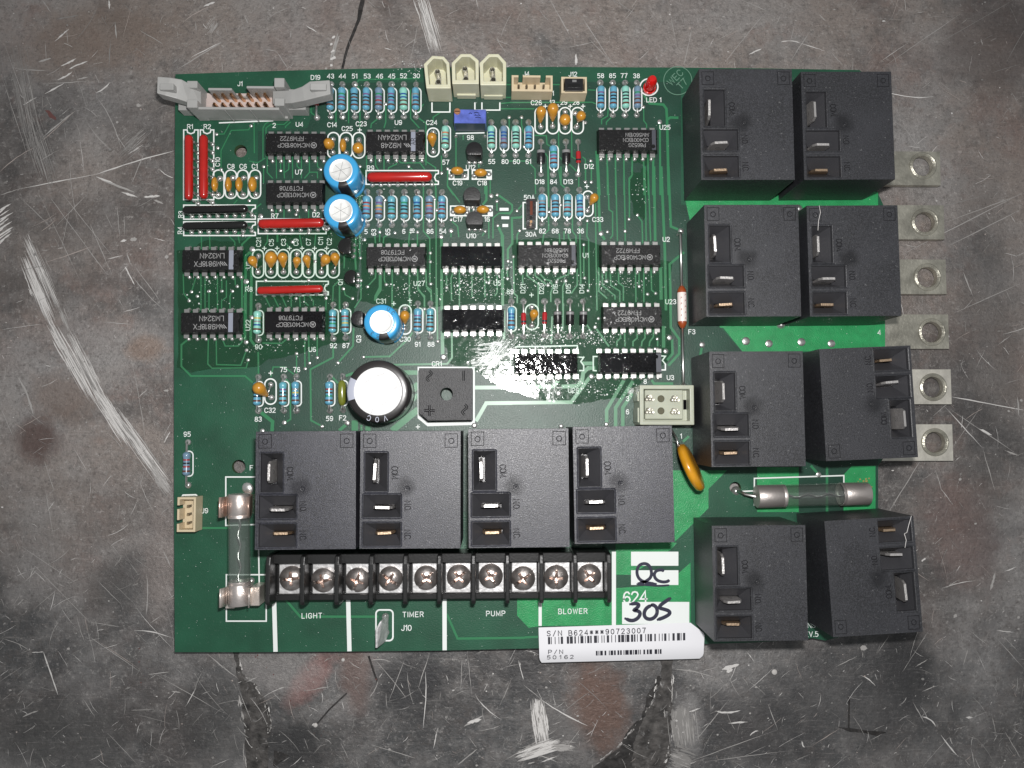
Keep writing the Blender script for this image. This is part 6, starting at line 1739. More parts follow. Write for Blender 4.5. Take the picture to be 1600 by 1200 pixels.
# ------------------------------------------------------------------ lamp, trimmer, jumper socket
c = P(1015, 131, 30)
q = P(1015, 137, 6)
mb = MB()
mb.lathe([(10.2, 2), (10.2, 7), (8.6, 7.6), (8.4, 9)], 20, M_LED)
mb.lathe([(8.4, 8), (8.4, 24), (7.6, 29), (5, 33), (0, 34.5)], 20, M_LED, A=(0, 0, 0), d=(0.0, 0.1, 1))
led = part('indicator_lamp', mb.build('indicator_lamp', mesh_only=True, smooth=True), (q.x, q.y, 0), 0, 'round red lamp in a white ring beside the print LED 1')
z = 38
a, b = P(709.5, 170.5, z), P(759.5, 192.5, z)
c = (a+b)/2
w, h = (b.x-a.x)/2, (a.y-b.y)/2
mb = MB()
mb.box(-w, -h, 3, w, h, z, M_TRIM)
i = mb.mi(M_TRIMS)
mb.m[2] = i
tr = part('trimmer', mb.build('trimmer', mesh_only=True, bevel=1.0), (c.x, c.y, 0), 0, 'violet blue box trimmer with a copper screw, beneath the white housings')
s = P(714.5, 174.5, z)-c
mb = MB()
mb.lathe([(5, -1), (5, 1.2), (4.4, 1.8), (0, 1.8)], 18, M_COPPER, A=(s.x, s.y, z))
mb.box(s.x-4, s.y-0.6, z+1.8, s.x+4, s.y+0.6, z+2.0, M_EMBOSS)
put('adjusting_screw', mb.build('adjusting_screw', mesh_only=True, smooth=True), tr)
mb = MB()
for k, (x0, y0, x1) in enumerate([(-2, 4, 3), (6, 5, 14), (7, 1, 10), (11, 1, 16), (8, -2.5, 17)]):
    mb.ribbon([(x0, y0), ((x0+x1)/2, y0+1.2), (x1, y0-.4)], 1.0, z+.15+k*.01, M_EMBOSS, px=False)
put('trimmer_print', mb.build('trimmer_print', mesh_only=True), tr)
for px in (712.5, 757.5):
    joint(px, 213, 0.6)

q = P(829, 338, 6)
mb = MB()
mb.box(-6.8, -20, 1, 6.8, 20, 9, M_BLACK)
for t in (-13, 0, 13):
    mb.box(-1.7, t-1.7, 2, 1.7, t+1.7, 24, M_GOLD)
part('jumper_header', mb.build('jumper_header', mesh_only=True), (q.x, q.y, 0), 0, 'three pin header between the prints 50A and 30A')
mb = MB()
mb.box(-7.4, -7, 9.2, 7.4, 20.5, 32, M_BLACK)
mb.box(-2.2, -5, 32, 2.2, 17, 32.3, mat('jumper_slot', (0.16, 0.05, 0.03), 0.3, metal=0.6))
j = mb.build('jumper_cap', bevel=0.8)
j.location = Vector((q.x, q.y, 0))*.01
thing(j, 'slim black jumper cap standing between the prints 50A and 30A', 'jumper')

# ------------------------------------------------------------------ relays
RW, RH, RZ = 141.0, 165.0, 110.0


def relay_housing():
    mb = MB()
    m = M_RELAY
    X = lambda u: (u-0.5)*RW
    Y = lambda v: (0.5-v)*RH
    pk = [(0.05, 0.185, 0.27, 0.515), (0.035, 0.545, 0.405, 0.735), (0.035, 0.785, 0.405, 0.975)]
    xs = sorted(set([0.0, 1.0]+[p[0] for p in pk]+[p[2] for p in pk]))
    ys = sorted(set([0.0, 1.0]+[p[1] for p in pk]+[p[3] for p in pk]))
    inside = lambda u, v: any(p[0] < u < p[2] and p[1] < v < p[3] for p in pk)
    bm = bmesh.new()
    V = {}

    def vt(u, v, z):
        k = (round(u, 4), round(v, 4), round(z, 2))
        if k not in V:
            V[k] = bm.verts.new((X(u)*.01, Y(v)*.01, z*.01))
        return V[k]
    for i in range(len(xs)-1):
        for j in range(len(ys)-1):
            if not inside((xs[i]+xs[i+1])/2, (ys[j]+ys[j+1])/2):
                bm.faces.new([vt(xs[i], ys[j+1], RZ), vt(xs[i+1], ys[j+1], RZ), vt(xs[i+1], ys[j], RZ), vt(xs[i], ys[j], RZ)])
    # outer walls
    per = [(u, 0.0) for u in xs]+[(1.0, v) for v in ys[1:]]+[(u, 1.0) for u in reversed(xs[:-1])]+[(0.0, v) for v in reversed(ys[1:-1])]
    for k in range(len(per)):
        a, b = per[k], per[(k+1) % len(per)]
        bm.faces.new([vt(a[0], a[1], RZ), vt(b[0], b[1], RZ), vt(b[0], b[1], 6), vt(a[0], a[1], 6)][::-1])
    bm.edges.index_update()
    be = [e for e in bm.edges if len(e.link_faces) == 2 and e.calc_face_angle(0) > 1.0]
    bmesh.ops.bevel(bm, geom=be, offset=0.034, segments=3, affect='EDGES', clamp_overlap=True, profile=0.55)
    me = bpy.data.meshes.new('h')
    bm.to_mesh(me)
    bm.free()
    mb.add([v.co*100 for v in me.vertices], [tuple(p.vertices) for p in me.polygons], m)
    bpy.data.meshes.remove(me)
    # sloping pockets
    for (u0, v0, u1, v1), (bu0, bv0, bu1, bv1), dp in zip(pk, [(0.10, 0.235, 0.165, 0.46), (0.125, 0.64, 0.33, 0.685), (0.135, 0.86, 0.34, 0.9)], (27, 26, 26)):
        us = sorted(set([x for x in xs if u0 <= x <= u1]))
        vs_ = sorted(set([y for y in ys if v0 <= y <= v1]))
        ringo = [(u, v0) for u in us]+[(u1, v) for v in vs_[1:]]+[(u, v1) for u in reversed(us[:-1])]+[(u0, v) for v in reversed(vs_[1:-1])]
        mapu = lambda u: bu0+(u-u0)/(u1-u0)*(bu1-bu0)
        mapv = lambda v: bv0+(v-v0)/(v1-v0)*(bv1-bv0)
        n = len(ringo)
        r0 = [(X(u), Y(v), RZ) for u, v in ringo]
        r1 = [(X(u), Y(v), RZ-6) for u, v in ringo]
        r2 = [(X(mapu(u)), Y(mapv(v)), RZ-dp) for u, v in ringo]
        r3 = [(p[0], p[1], RZ-dp-18) for p in r2]
        fs = []
        for a in range(3):
            for k in range(n):
                fs.append((a*n+k, a*n+(k+1) % n, (a+1)*n+(k+1) % n, (a+1)*n+k))
        fs.append(tuple(3*n+k for k in range(n)))
        mb.add(r0+r1+r2+r3, fs, M_POCK)
    for (u0, v0, u1, v1) in pk:
        q = [(X(a), Y(b)) for a, b in ((u0-.008, v0-.008), (u1+.008, v0-.008), (u1+.008, v1+.008), (u0-.008, v1+.008))]
        for i in range(4):
            a, b_ = Vector(q[i]), Vector(q[(i+1) % 4])
            dd = (b_-a).normalized()
            nn = Vector((-dd.y, dd.x))
            # half-round bead
            mb.add([(p[0], p[1], zz_) for p, zz_ in ((a+nn*1.2, RZ+.02), (b_+nn*1.2, RZ+.02), (b_+nn*.3, RZ+.8), (a+nn*.3, RZ+.8), (b_-nn*.9, RZ+.02), (a-nn*.9, RZ+.02))], [(0, 1, 2, 3), (3, 2, 4, 5)], m)
    # corner squares with a small ring, and the gate mark
    for u in (0.03, 0.845):
        for pts in ([(u, 0.025), (u+0.125, 0.025), (u+0.125, 0.14), (u, 0.14)],):
            q = [(X(a), Y(b)) for a, b in pts]
            mb.ribbon(q, 0.9, RZ+0.12, M_EMB2, closed=True, px=False)
        cx, cy = X(u+0.0625), Y(0.085)
        mb.lathe([(4.4, 0), (4.2, 0.6), (3.2, 0.6), (3.0, 0.05)], 14, m, A=(cx, cy, RZ))
        mb.ribbon([(cx+3.7*math.cos(t*.5236), cy+3.7*math.sin(t*.5236)) for t in range(12)], 0.8, RZ+0.62, M_EMB2, closed=True, px=False)
    mb.lathe([(4, 0), (3.4, 0.5), (1.6, 0.3), (0, 0.9)], 12, m, A=(X(0.47), Y(0.49), RZ))
    return mb


def relay_mark(s, u, v):
    mb = MB()
    text(mb, s, (u-0.5)*RW, (0.5-v)*RH, 8.6, RZ+0.14, M_EMB2, rot=-88, px=False, gap=0.1, wid=0.8)
    return mb.build('embossed_lettering', mesh_only=True)


def blade_mesh(w, m, bent=0.0):
    mb = MB()
    mb.box(-w/2, -1.7, RZ-50, w/2, 1.7, RZ-10, m)
    mb.prism([(-w/2, RZ-10), (w/2, RZ-10), (w/2-4, RZ-3), (-w/2+4, RZ-3)], -1.7, 1.7, m, tf=Matrix(((1, 0, 0, 0), (0, 0, 1, 0), (0, 1, 0, 0), (0, 0, 0, 1))))
    mb.lathe([(3.4, -1.9), (3.4, 1.9)], 10, M_EMBOSS, A=(0, 0, RZ-22), d=(0, 1, 0))
    return mb.build('terminal_blade', mesh_only=True)


hm = relay_housing()
ME_H1 = hm.build('housing', mesh_only=True)
ME_H2 = ME_H1.copy()
ME_H2.materials[0] = M_RELAYD
ME_RM = [relay_mark(*a) for a in (('COM.', 0.345, 0.36), ('N.O.', 0.475, 0.64), ('N.C.', 0.475, 0.885))]
ME_BC, ME_BO, ME_BN = blade_mesh(31, M_STEEL), blade_mesh(27, M_STEEL), blade_mesh(27, M_BRASS)
RELAYS = [((398, 675), (555, 673), (557, 858), (400, 859), 0, 1, 'black relay at the left end of the lower row, beside the glass fuse'),
          ((562, 674), (718, 673), (721, 857), (563, 857), 0, 1, 'black relay under the big can capacitor, second in the lower row'),
          ((732, 671), (887, 669), (891, 855), (732, 856), 0, 1, 'black relay with the flash shine, third in the lower row'),
          ((895, 667), (1050, 665), (1054, 847), (898, 850), 0, 1, 'black relay beneath the white six way connector'),
          ((1092, 108), (1236, 108), (1243, 281), (1096, 281), 0, 2, 'black relay beside the red lamp, in the far corner group'),
          ((1250, 112), (1391, 112), (1400, 280), (1258, 281), 0, 2, 'black relay at the far corner of the board, above the first lug'),
          ((1099, 320), (1246, 320), (1253, 494), (1105, 495), 0, 2, 'black relay beside the white sleeved wire fuse'),
          ((1260, 321), (1402, 321), (1409, 493), (1266, 495), 0, 2, 'black relay beside the second and third lugs'),
          ((1108, 549), (1254, 549), (1259, 728), (1112, 730), 0, 2, 'black relay between the six way connector and the glass fuse'),
          ((1281, 545), (1424, 540), (1433, 714), (1290, 721), 1, 2, 'black relay turned round beside the fifth and sixth lugs'),
          ((1114, 822), (1259, 820), (1262, 1001), (1114, 1002), 0, 2, 'black relay next to the bar code label'),
          ((1293, 814), (1433, 806), (1436, 987), (1297, 996), 1, 2, 'black relay turned round at the near corner beneath the horizontal fuse')]
REL_OBJ = []
mb = MB()
mb.lathe([(0, TZ+9), (2.2, TZ+9.4), (3, TZ+12), (5.5, -0.2)], 8, M_SOLDER)
mb.v = [(p[0], p[1], p[2]-9) for p in mb.v]
ME_LEG = mb.build('solder_leg', mesh_only=True, smooth='all')
rr = random.Random(3)
for TLp, TRp, BRp, BLp, flip, kind, lab in RELAYS:
    q = [P(p[0], p[1], RZ) for p in (TLp, TRp, BRp, BLp)]
    c = sum(q, Vector())/4
    ex_ = ((q[1]-q[0])+(q[2]-q[3]))/2
    ey_ = ((q[0]-q[3])+(q[1]-q[2]))/2
    rz = math.atan2(ex_.y, ex_.x)+(math.pi if flip else 0)
    r = part('relay', None, (c.x, c.y, 0), rz, lab)
    r.scale = (ex_.length/RW, ey_.length/RH, 1)
    put('housing', ME_H1 if kind == 1 else ME_H2, r)
    for lx, ly in ((-40, 50), (40, 50), (-40, -50), (40, -50)):
        put('solder_leg', ME_LEG, r, (lx if not (TLp[0] > 1240 and not flip) else lx-20, ly, 0))
    for q_ in ME_RM:
        put('embossed_lettering', q_, r)['kind'] = 'stuff'
    X = lambda u: (u-0.5)*RW
    Y = lambda v: (0.5-v)*RH
    for me_, u, v, dz, a0, mt in ((ME_BC, 0.1275, 0.347, 2, 90, 7), (ME_BO, 0.222, 0.6625, 2, 0, 6), (ME_BN, 0.232, 0.88, -10, 0, 2)):
        a1, tl = R(a0+rr.uniform(-3, 3)), R(rr.uniform(-mt, mt))
        m_ = Matrix.Translation((X(u)*.01, Y(v)*.01, dz*.01)) @ Matrix.Rotation(a1, 4, 'Z') @ Matrix.Translation((0, 0, (RZ-30)*.01)) @ Matrix.Rotation(tl, 4, 'X') @ Matrix.Translation((0, 0, -(RZ-30)*.01))
        o = put('terminal_blade', me_, r)
        o.matrix_basis = m_
    REL_OBJ.append(r)

# ------------------------------------------------------------------ screw terminal block
z0 = P(425, 866, 20)
xL, xR = P(426.5, 900, 45), P(951, 896, 45)
ax = (xR-xL)
L = ax.length
ang = math.atan2(ax.y, ax.x)
c = P(689, 900, 30)
tb = part('terminal_block', None, (c.x, c.y, 0), ang, 'black ten way screw terminal block along the near edge')
mb = MB()
mb.box(-L/2-1, -34, 2, L/2+1, 36, 24, M_BLK)
mb.box(-L/2-1, 22, 24, L/2+1, 36, 44, M_BLK)
mb.box(-L/2-1, -34, 24, L/2+1, -25, 33, M_BLK)
put('block_base', mb.build('block_base', mesh_only=True, bevel=1.0), tb)
pt = L/10
mb = MB()
mb.prism([(-35, 2), (-37, 40), (-35, 60), (-30, 66), (24, 66), (36, 62), (38, 44), (38, 2)], -3.3, 3.3, M_BLK, tf=Matrix(((0, 0, 1, 0), (1, 0, 0, 0), (0, 1, 0, 0), (0, 0, 0, 1))))
ME_BAR = mb.build('barrier', mesh_only=True, bevel=1.6, seg=2)
for i in range(11):
    put('barrier', ME_BAR, tb, (-L/2+i*pt, 0, 0))
mb = MB()
mb.box(-19, -25, 24, 19, 23, 30, M_PLATE)
mb.box(-19, 20, 24, 19, 23.2, 37, M_PLATE)
ME_PL = mb.build('contact_plate', mesh_only=True, bevel=1.2, seg=2)
# screw head with a cross recess
mb = MB()
nr, ns = 26, 96
vs = []
fs = []
slot = {}
for j in range(nr+1):
    r_ = 18.2*j/nr
    for i in range(ns):
        a = 2*math.pi*i/ns
        x, y = r_*math.cos(a), r_*math.sin(a)
        h = 8.5*(1-(r_/19.0)**2.4)
        dip = 0
        if (abs(x) < 2.7-0.12*abs(y) or abs(y) < 2.7-0.12*abs(x)) and r_ < 10.5:
            dip = 5.5*(1-r_/16)
        if abs(y) < 1.7 and r_ >= 9:
            dip = max(dip, 3.0)
        slot[(j, i)] = dip > 0
        vs.append((x, y, 30+3+h-dip))
for i in range(ns):
    vs.append((18.2*math.cos(2*math.pi*i/ns), 18.2*math.sin(2*math.pi*i/ns), 30))
for j in range(nr+1):
    for i in range(ns):
        fs.append((j*ns+i, (j+1)*ns+i, (j+1)*ns+(i+1) % ns, j*ns+(i+1) % ns))
mb.add(vs, fs, M_SCREW)
k_ = mb.mi(M_RECESS)
for j in range(nr):
    for i in range(ns):
        if slot[(j, i)] and slot[(j+1, i)] and j*18.2/nr < 11:
            mb.m[j*ns+i] = k_
ME_SC = mb.build('screw', mesh_only=True, smooth=True)
for i in range(10):
    x = -L/2+(i+0.5)*pt+1
    put('contact_plate', ME_PL, tb, (x, 0, 0))
    s = put('screw', ME_SC, tb, (x-0.5, -2, 0))
    s.rotation_euler = (R(rr.uniform(-4, 4)), R(rr.uniform(-4, 4)), R([5, 12, 70, -35, 45, 40, -60, 35, 88, -52][i]))

# ------------------------------------------------------------------ connectors
def shell(w, h, z, wall, m, floor=None, bev=0.8, poly=None, zf=8):
    """open housing: outer outline with an inner cavity"""
    mb = MB()
    outer = poly or [(-w/2, -h/2), (w/2, -h/2), (w/2, h/2), (-w/2, h/2)]
    n = len(outer)
    cx = sum(p[0] for p in outer)/n
    cy = sum(p[1] for p in outer)/n
    ww = max(p[0] for p in outer)-min(p[0] for p in outer)
    hh = max(p[1] for p in outer)-min(p[1] for p in outer)
    inner = [(cx+(p[0]-cx)*(1-2*wall/ww), cy+(p[1]-cy)*(1-2*wall/hh)) for p in outer]
    vs = [(p[0], p[1], 1) for p in outer]+[(p[0], p[1], z) for p in outer]+[(p[0], p[1], z) for p in inner]+[(p[0], p[1], zf) for p in inner]
    fs = [tuple(range(n-1, -1, -1))]
    for a in range(3):
        for k in range(n):
            fs.append((a*n+k, a*n+(k+1) % n, (a+1)*n+(k+1) % n, (a+1)*n+k))
    fs.append(tuple(3*n+k for k in range(n)))
    mb.add(vs, fs, m)
    return mb


Z = 51
for i, (pts, lab) in enumerate([([(662, 100), (675.4, 86.7), (693.5, 88), (702, 98), (704.5, 138), (666, 138)], 'single way ivory housing with two curled contacts, leftmost of three in a row'),
                                ([(705.5, 98), (720, 84), (735.5, 84), (748, 94), (748.3, 131), (706.5, 131)], 'single way ivory housing in the middle of three in a row'),
                                ([(749.3, 98), (763.5, 84), (779, 84), (791, 97), (791, 133), (750.5, 133)], 'single way ivory housing right of the other two, beside the cream connector')]):
    q = [P(x, y, Z) for x, y in pts]
    c = sum(q, Vector())/6
    poly = [(p.x-c.x, p.y-c.y) for p in q][::-1]
    mb = shell(0, 0, Z, 5.5, M_NYLON, poly=poly, zf=14)
    o = part('single_way_housing', mb.build('housing', mesh_only=True, bevel=1.2, seg=2), (c.x, c.y, 0), 0, lab)
    mb = MB()
    mb.box(-15, -30, 1, 15, -10, 15, M_NYLON)
    put('mounting_foot', mb.build('mounting_foot', mesh_only=True, bevel=0.8), o)
    mb = MB()
    for k, dy in enumerate((-9, 7)):
        mb.lathe([(4.3, 12), (4.3, 36), (3.4, 36), (3.4, 14)], 12, M_LUG, A=(k*-1.5, dy-4, 0))
    mb.box(-3, -9, 13, 3, 4, 28, M_LUG)
    put('contact', mb.build('contact', mesh_only=True, smooth=True), o)


def header(x0, y0, x1, y1, z, m, label, gaps=(), gside='t', pins=(), wall=3.2, name='pin_header'):
    a, b = P(x0, y0, z), P(x1, y1, z)
    c = (a+b)/2
    w, h = b.x-a.x, a.y-b.y
    mb = MB()
    W, Hh = w/2, h/2
    mb.box(-W, -Hh, 1, W, Hh, 7, m)
    mb.box(-W, -Hh, 7, W, -Hh+wall, z, m) if gside == 't' else mb.box(W-wall, -Hh, 7, W, Hh, z, m)
    if gside == 't':
        mb.box(-W, -Hh+wall, 7, -W+wall, Hh, z, m)
        mb.box(W-wall, -Hh+wall, 7, W, Hh, z, m)
        xs = [-W+wall]
        for g0, g1 in gaps:
            xs += [P(g0, y0, z).x-c.x, P(g1, y0, z).x-c.x]
        xs.append(W-wall)
        for k in range(0, len(xs), 2):
            if xs[k+1]-xs[k] > 0.5:
                mb.box(xs[k], Hh-wall, 7, xs[k+1], Hh, z, m)
    else:
        mb.box(-W, -Hh, 7, W-wall, -Hh+wall, z, m)
        mb.box(-W, Hh-wall, 7, W-wall, Hh, z, m)
        ys = [Hh-wall]
        for g0, g1 in gaps:
            ys += [P(x0, g0, z).y-c.y, P(x0, g1, z).y-c.y]
        ys.append(-Hh+wall)
        for k in range(0, len(ys), 2):
            if ys[k]-ys[k+1] > 0.5:
                mb.box(-W, ys[k+1], 7, -W+wall, ys[k], z, m)
    o = part(name, mb.build('shroud', mesh_only=True), (c.x, c.y, 0), 0, label)
    for px, py in pins:
        q = P(px, py, z-8)
        k = MB()
        k.box(-1.7, -1.7, 5, 1.7, 1.7, z-9, M_TIN)
        k.add([(-1.7, -1.7, z-9), (1.7, -1.7, z-9), (1.7, 1.7, z-9), (-1.7, 1.7, z-9), (0, 0, z-6)], [(0, 1, 4), (1, 2, 4), (2, 3, 4), (3, 0, 4)], M_TIN)
        put('pin', k.build('pin', mesh_only=True), o, (q.x-c.x, q.y-c.y, 0))
    return o, c


header(799.5, 117.5, 863.5, 143, 33, M_CREAM, 'cream four pin connector J4 with an open top', [(810, 817), (844.5, 853)], 't', [(810.6, 133), (823, 133), (836, 133), (849.6, 133)])
o, c = header(877, 120, 917, 145.5, 33, M_CREAM, 'cream connector J12 holding a black plug', [(884, 884.1)], 't', ())
header(277.5, 777, 305, 831, 29, M_CREAM, 'cream three pin connector J9 at the left board edge', [(789.5, 795.5), (812.5, 818.5)], 'l', [(293.5, 791), (293.5, 803.5), (293.5, 817)])
mb = MB()
w = 14
mb.box(-w, -9.5, 7.4, w, 9.5, 38, M_BLACK)
mb.box(-3, 3.5, 38, 4, 7.5, 38.4, M_TIN)
mb.box(-10, -5, 38, 9, 1, 38.6, M_BLACKG)
q = P(897, 132, 38)
jc = mb.build('jumper_cap', bevel=1.2, seg=2)
jc.location = Vector((q.x, q.y, 0))*.01
thing(jc, 'square black plug sitting inside the cream connector J12', 'jumper')

# six way
Z = 52
a, b = P(999.5, 601.6, Z), P(1085, 664, Z)
c = (a+b)/2
w, h = b.x-a.x, a.y-b.y
mb = shell(w, h, Z, 6.2, M_NYLONG, zf=30)
o = part('six_way_connector', mb.build('housing', mesh_only=True, bevel=1.4, seg=2), (c.x, c.y, 0), 0, 'ivory six way square connector beside the wire fuse')
mb = MB()
mb.box(-w/2-2, 6, 6, -w/2, 20, 44, M_NYLONG)
mb.box(-w/2-2, -26, 6, -w/2, -4, 44, M_NYLONG)
put('side_key', mb.build('side_key', mesh_only=True), o)
mb = MB()
q = P(1073, 632, 40)-c
mb.box(q.x-3, q.y-7.5, 29, q.x+3, q.y+7.5, 30.4, M_EMBOSS)
put('latch_slot', mb.build('latch_slot', mesh_only=True), o)
mb = MB()
a2, b2 = P(1007.5, 609, 40)-c, P(1067.5, 655, 40)-c
mb.box(a2.x, b2.y, 30, b2.x, a2.y, 39, M_NYLONG)
put('contact_island', mb.build('contact_island', mesh_only=True, bevel=1.0), o)
for px, py in [(1014.5, 622), (1014.5, 642), (1054, 623), (1054, 642.5)]:
    q = P(px, py, 40)-c
    mb = MB()
    for k in range(5):
        mb.lathe([(3.0, 39), (3.0, 41+k*.3), (2.2, 42), (0, 41)], 8, M_LUG, A=(q.x+(k-2)*2.2, q.y+((k % 2)-.5)*4, 0))
    put('contact', mb.build('contact', mesh_only=True, smooth=True), o)
for px, py in [(1033, 623), (1033, 642)]:
    q = P(px, py, 40)-c
    mb = MB()
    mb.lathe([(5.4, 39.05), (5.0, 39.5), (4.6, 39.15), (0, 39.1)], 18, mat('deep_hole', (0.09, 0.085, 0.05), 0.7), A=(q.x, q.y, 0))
    put('hole', mb.build('hole', mesh_only=True), o)

# grey shrouded header with its two latches
Z = 48
c = P(375, 157, Z)


def loc(x, y, z):
    q = P(x, y, z)
    return (q.x-c.x, q.y-c.y)


mb = MB()


def gbox(x0, y0, x1, y1, zr, za, zb, m=M_GREY):
    a, b = loc(x0, y0, zr), loc(x1, y1, zr)
    mb.box(a[0], b[1], za, b[0], a[1], zb, m)


gbox(309, 143, 440, 170.5, Z, 1, 12)                # floor
gbox(300, 166.5, 436, 171.5, Z, 12, Z)              # near wall
gbox(325, 137, 362, 141, Z, 12, Z)                  # far wall, two pieces
gbox(385, 134, 428, 138, Z, 12, Z)
gbox(362, 139, 385, 141, Z, 12, 22)
gbox(292, 126, 308, 137, Z+6, 1, Z+6)               # posts
gbox(292, 155.5, 308, 168, Z+6, 1, Z+6)
gbox(428.5, 121.5, 444, 136, Z+6, 1, Z+6)
gbox(428.5, 153, 444, 165, Z+6, 1, Z+6)
gbox(279, 143, 300, 172, 24, 1, 24)                # low ends
gbox(446, 140, 478, 172, 24, 1, 26)
for x in (351, 391):
    a = loc(x, 171.5, Z)
    mb.box(a[0]-1, a[1]-1.4, 2, a[0]+1, a[1], Z-1, M_GREY)
sh = part('ribbon_header', mb.build('shroud', mesh_only=True, bevel=0.9), (c.x, c.y, 0), 0, 'grey ribbon cable header with two open latches at the far edge')
mb = MB()
a, b = loc(322, 144.5, 16), loc(430, 168, 16)
mb.box(a[0]-2, b[1], 12, b[0], a[1], 13.5, mat('header_floor', (0.55, 0.46, 0.43), 0.5))
put('header_floor', mb.build('header_floor', mesh_only=True), sh)
k = MB()
k.box(-1.7, -1.7, 12, 1.7, 1.7, 40, M_GOLD)
k.add([(-1.7, -1.7, 40), (1.7, -1.7, 40), (1.7, 1.7, 40), (-1.7, 1.7, 40), (0, 0, 43)], [(0, 1, 4), (1, 2, 4), (2, 3, 4), (3, 0, 4)], M_GOLD)
ME_GP = k.build('pin', mesh_only=True)
for i in range(7):
    for (x0, y0) in ((333.5+i*13.2, 146.5-i*.2), (333.5+i*13.2, 161-i*.2)):
        q = loc(x0, y0, 42)
        put('pin', ME_GP, sh, (q[0], q[1], 0))
for side in (0, 1):
    mb = MB()
    if side == 0:
        up = [(246, 119.5, 70), (266, 121, 67), (284, 124, 62), (300, 133, 50), (314, 142, 38)]
        dn = [(245, 145.5, 70), (258, 149, 67), (276, 154, 60), (294, 160, 50), (314, 166, 38)]
    else:
        up = [(426, 142, 38), (455, 141, 52), (472, 135, 60), (484, 127, 66), (515, 125, 70)]
        dn = [(426, 162, 38), (455, 161, 52), (476, 157, 60), (496, 152, 66), (516.5, 147, 70)]
    n = len(up)
    tq = [P(*p) for p in up]+[P(*p) for p in dn]
    tq = [(p.x-c.x, p.y-c.y, p.z) for p in tq]
    bq = [(p[0], p[1], p[2]-22) for p in tq]
    fs = []
    for k in range(n-1):
        fs += [(k, n+k, n+k+1, k+1), (2*n+k, 2*n+k+1, 3*n+k+1, 3*n+k), (k, k+1, 2*n+k+1, 2*n+k), (n+k+1, n+k, 3*n+k, 3*n+k+1)]
    fs += [(0, 2*n, 3*n, n), (n-1, 2*n-1, 4*n-1, 3*n-1)]
    mb.add(tq+bq, fs, M_GREY)
    # raised grip at the tip
    gx = (250, 262) if side == 0 else (485, 500)
    p0, p1 = P(gx[0], 141, 72), P(gx[1]+10, 131, 72)
    mb.box(p0.x-c.x, p0.y-c.y, 60, p1.x-c.x, p1.y-c.y, 74, M_GREY)
    put('latch', mb.build('latch', mesh_only=True, bevel=1.2, seg=2), sh)

# ------------------------------------------------------------------ fuses
def fuse(p0, p1, r, z, capl, lead):
    """glass fuse between two picture points given on its axis at height z"""
    a, b = P(*p0, z), P(*p1, z)
    c = (a+b)/2
    d = (b-a)
    L = d.length
    root = put('glass_fuse', None, None)
    mb = MB()
    mb.lathe([(r-2, -L/2+3), (r-0.6, -L/2+3), (r-0.6, L/2-3), (r-2, L/2-3)], 28, M_GLASS, d=(1, 0, 0))
    put('glass_tube', mb.build('glass_tube', mesh_only=True, smooth=True), root)
    mb = MB()
    mb.tube([(-L/2+5+(L-10)*t/24, 2.2*math.sin(t*1.3), 2.2*math.cos(t*1.3)) for t in range(25)], 1.3, M_TIN, 6)
    put('fuse_wire', mb.build('fuse_wire', mesh_only=True, smooth='all'), root)
    for s in (1, -1):
        mb = MB()
        mb.lathe([(0, 0), (r*.7, 0.2), (r-1, 0.8), (r, 2.2), (r, capl-5), (r-.3, capl-4.6), (r, capl-4), (r, capl), (r-1, capl)], 28, M_CAP, A=(s*L/2, 0, 0), d=(-s, 0, 0))
        put('end_cap', mb.build('end_cap', mesh_only=True, smooth=True), root)
    ang = math.atan2(d.y, d.x)
    return root, c, ang, L


fz, c, ang, L = fuse((373.5, 771), (374.5, 946), 16.5, 38, 36, False)
fz.location = Vector((c.x, c.y, 38))*.01
fz.rotation_euler.z = ang
thing(fz, 'upright glass tube fuse held in two metal clips at the left', 'fuse')


def clip(y0, y1, x, label, copper):
    a, b = P(x, y0, 38), P(x, y1, 38)
    c = (a+b)/2
    hw = (a-b).length/2
    mb = MB()
    prof = []
    for i in range(15):
        t = R(-60+300*i/14)     # open at the top
        prof.append((18.4*math.cos(t-R(90)+R(0)), 38+18.4*math.sin(t-R(90))))
    seg = [(18.6*math.cos(R(200+ i*(340-200)/10)), 38+18.6*math.sin(R(200+i*(340-200)/10))) for i in range(11)]
    left = [(-22, 62), (-17.3, 48)]+[(-18.6, 38)]+seg+[(18.6, 38), (17.3, 48), (22, 62)]
    for i in range(len(left)-1):
        (xa, za), (xb, zb) = left[i], left[i+1]
        mb.add([(xa, -hw, za), (xa, hw, za), (xb, hw, zb), (xb, -hw, zb)], [(0, 1, 2, 3)], (M_CLIPC if copper else M_CLIP))
    mb.box(-9, -hw, 1, 9, hw, 19.5, (M_CLIPC if copper else M_CLIP))
    me = mb.build('fuse_clip', mesh_only=True, smooth=True)
    o = part('fuse_clip', me, (c.x, c.y, 0), 0, label)
    mo = o.modifiers.new('thick', 'SOLIDIFY')
    mo.thickness = 0.016
    return o


clip(775, 806, 373.5, 'springy metal fuse clip next to the relay', True)
o = clip(915, 944, 374.5, 'springy metal fuse clip inside the printed white square', False)
mb = MB()
mb.box(16, -16, 3, 30, 12, 40, M_CLIP)
put('clip_tab', mb.build('clip_tab', mesh_only=True, bevel=1.0), o)
mb = MB()
mb.box(-24, -22, 8, -10, -10, 30, M_CLIP)
put('clip_tab', mb.build('clip_tab', mesh_only=True, bevel=1.0), o)
joint(387, 763, 1.7)
joint(392, 908, 1.2)

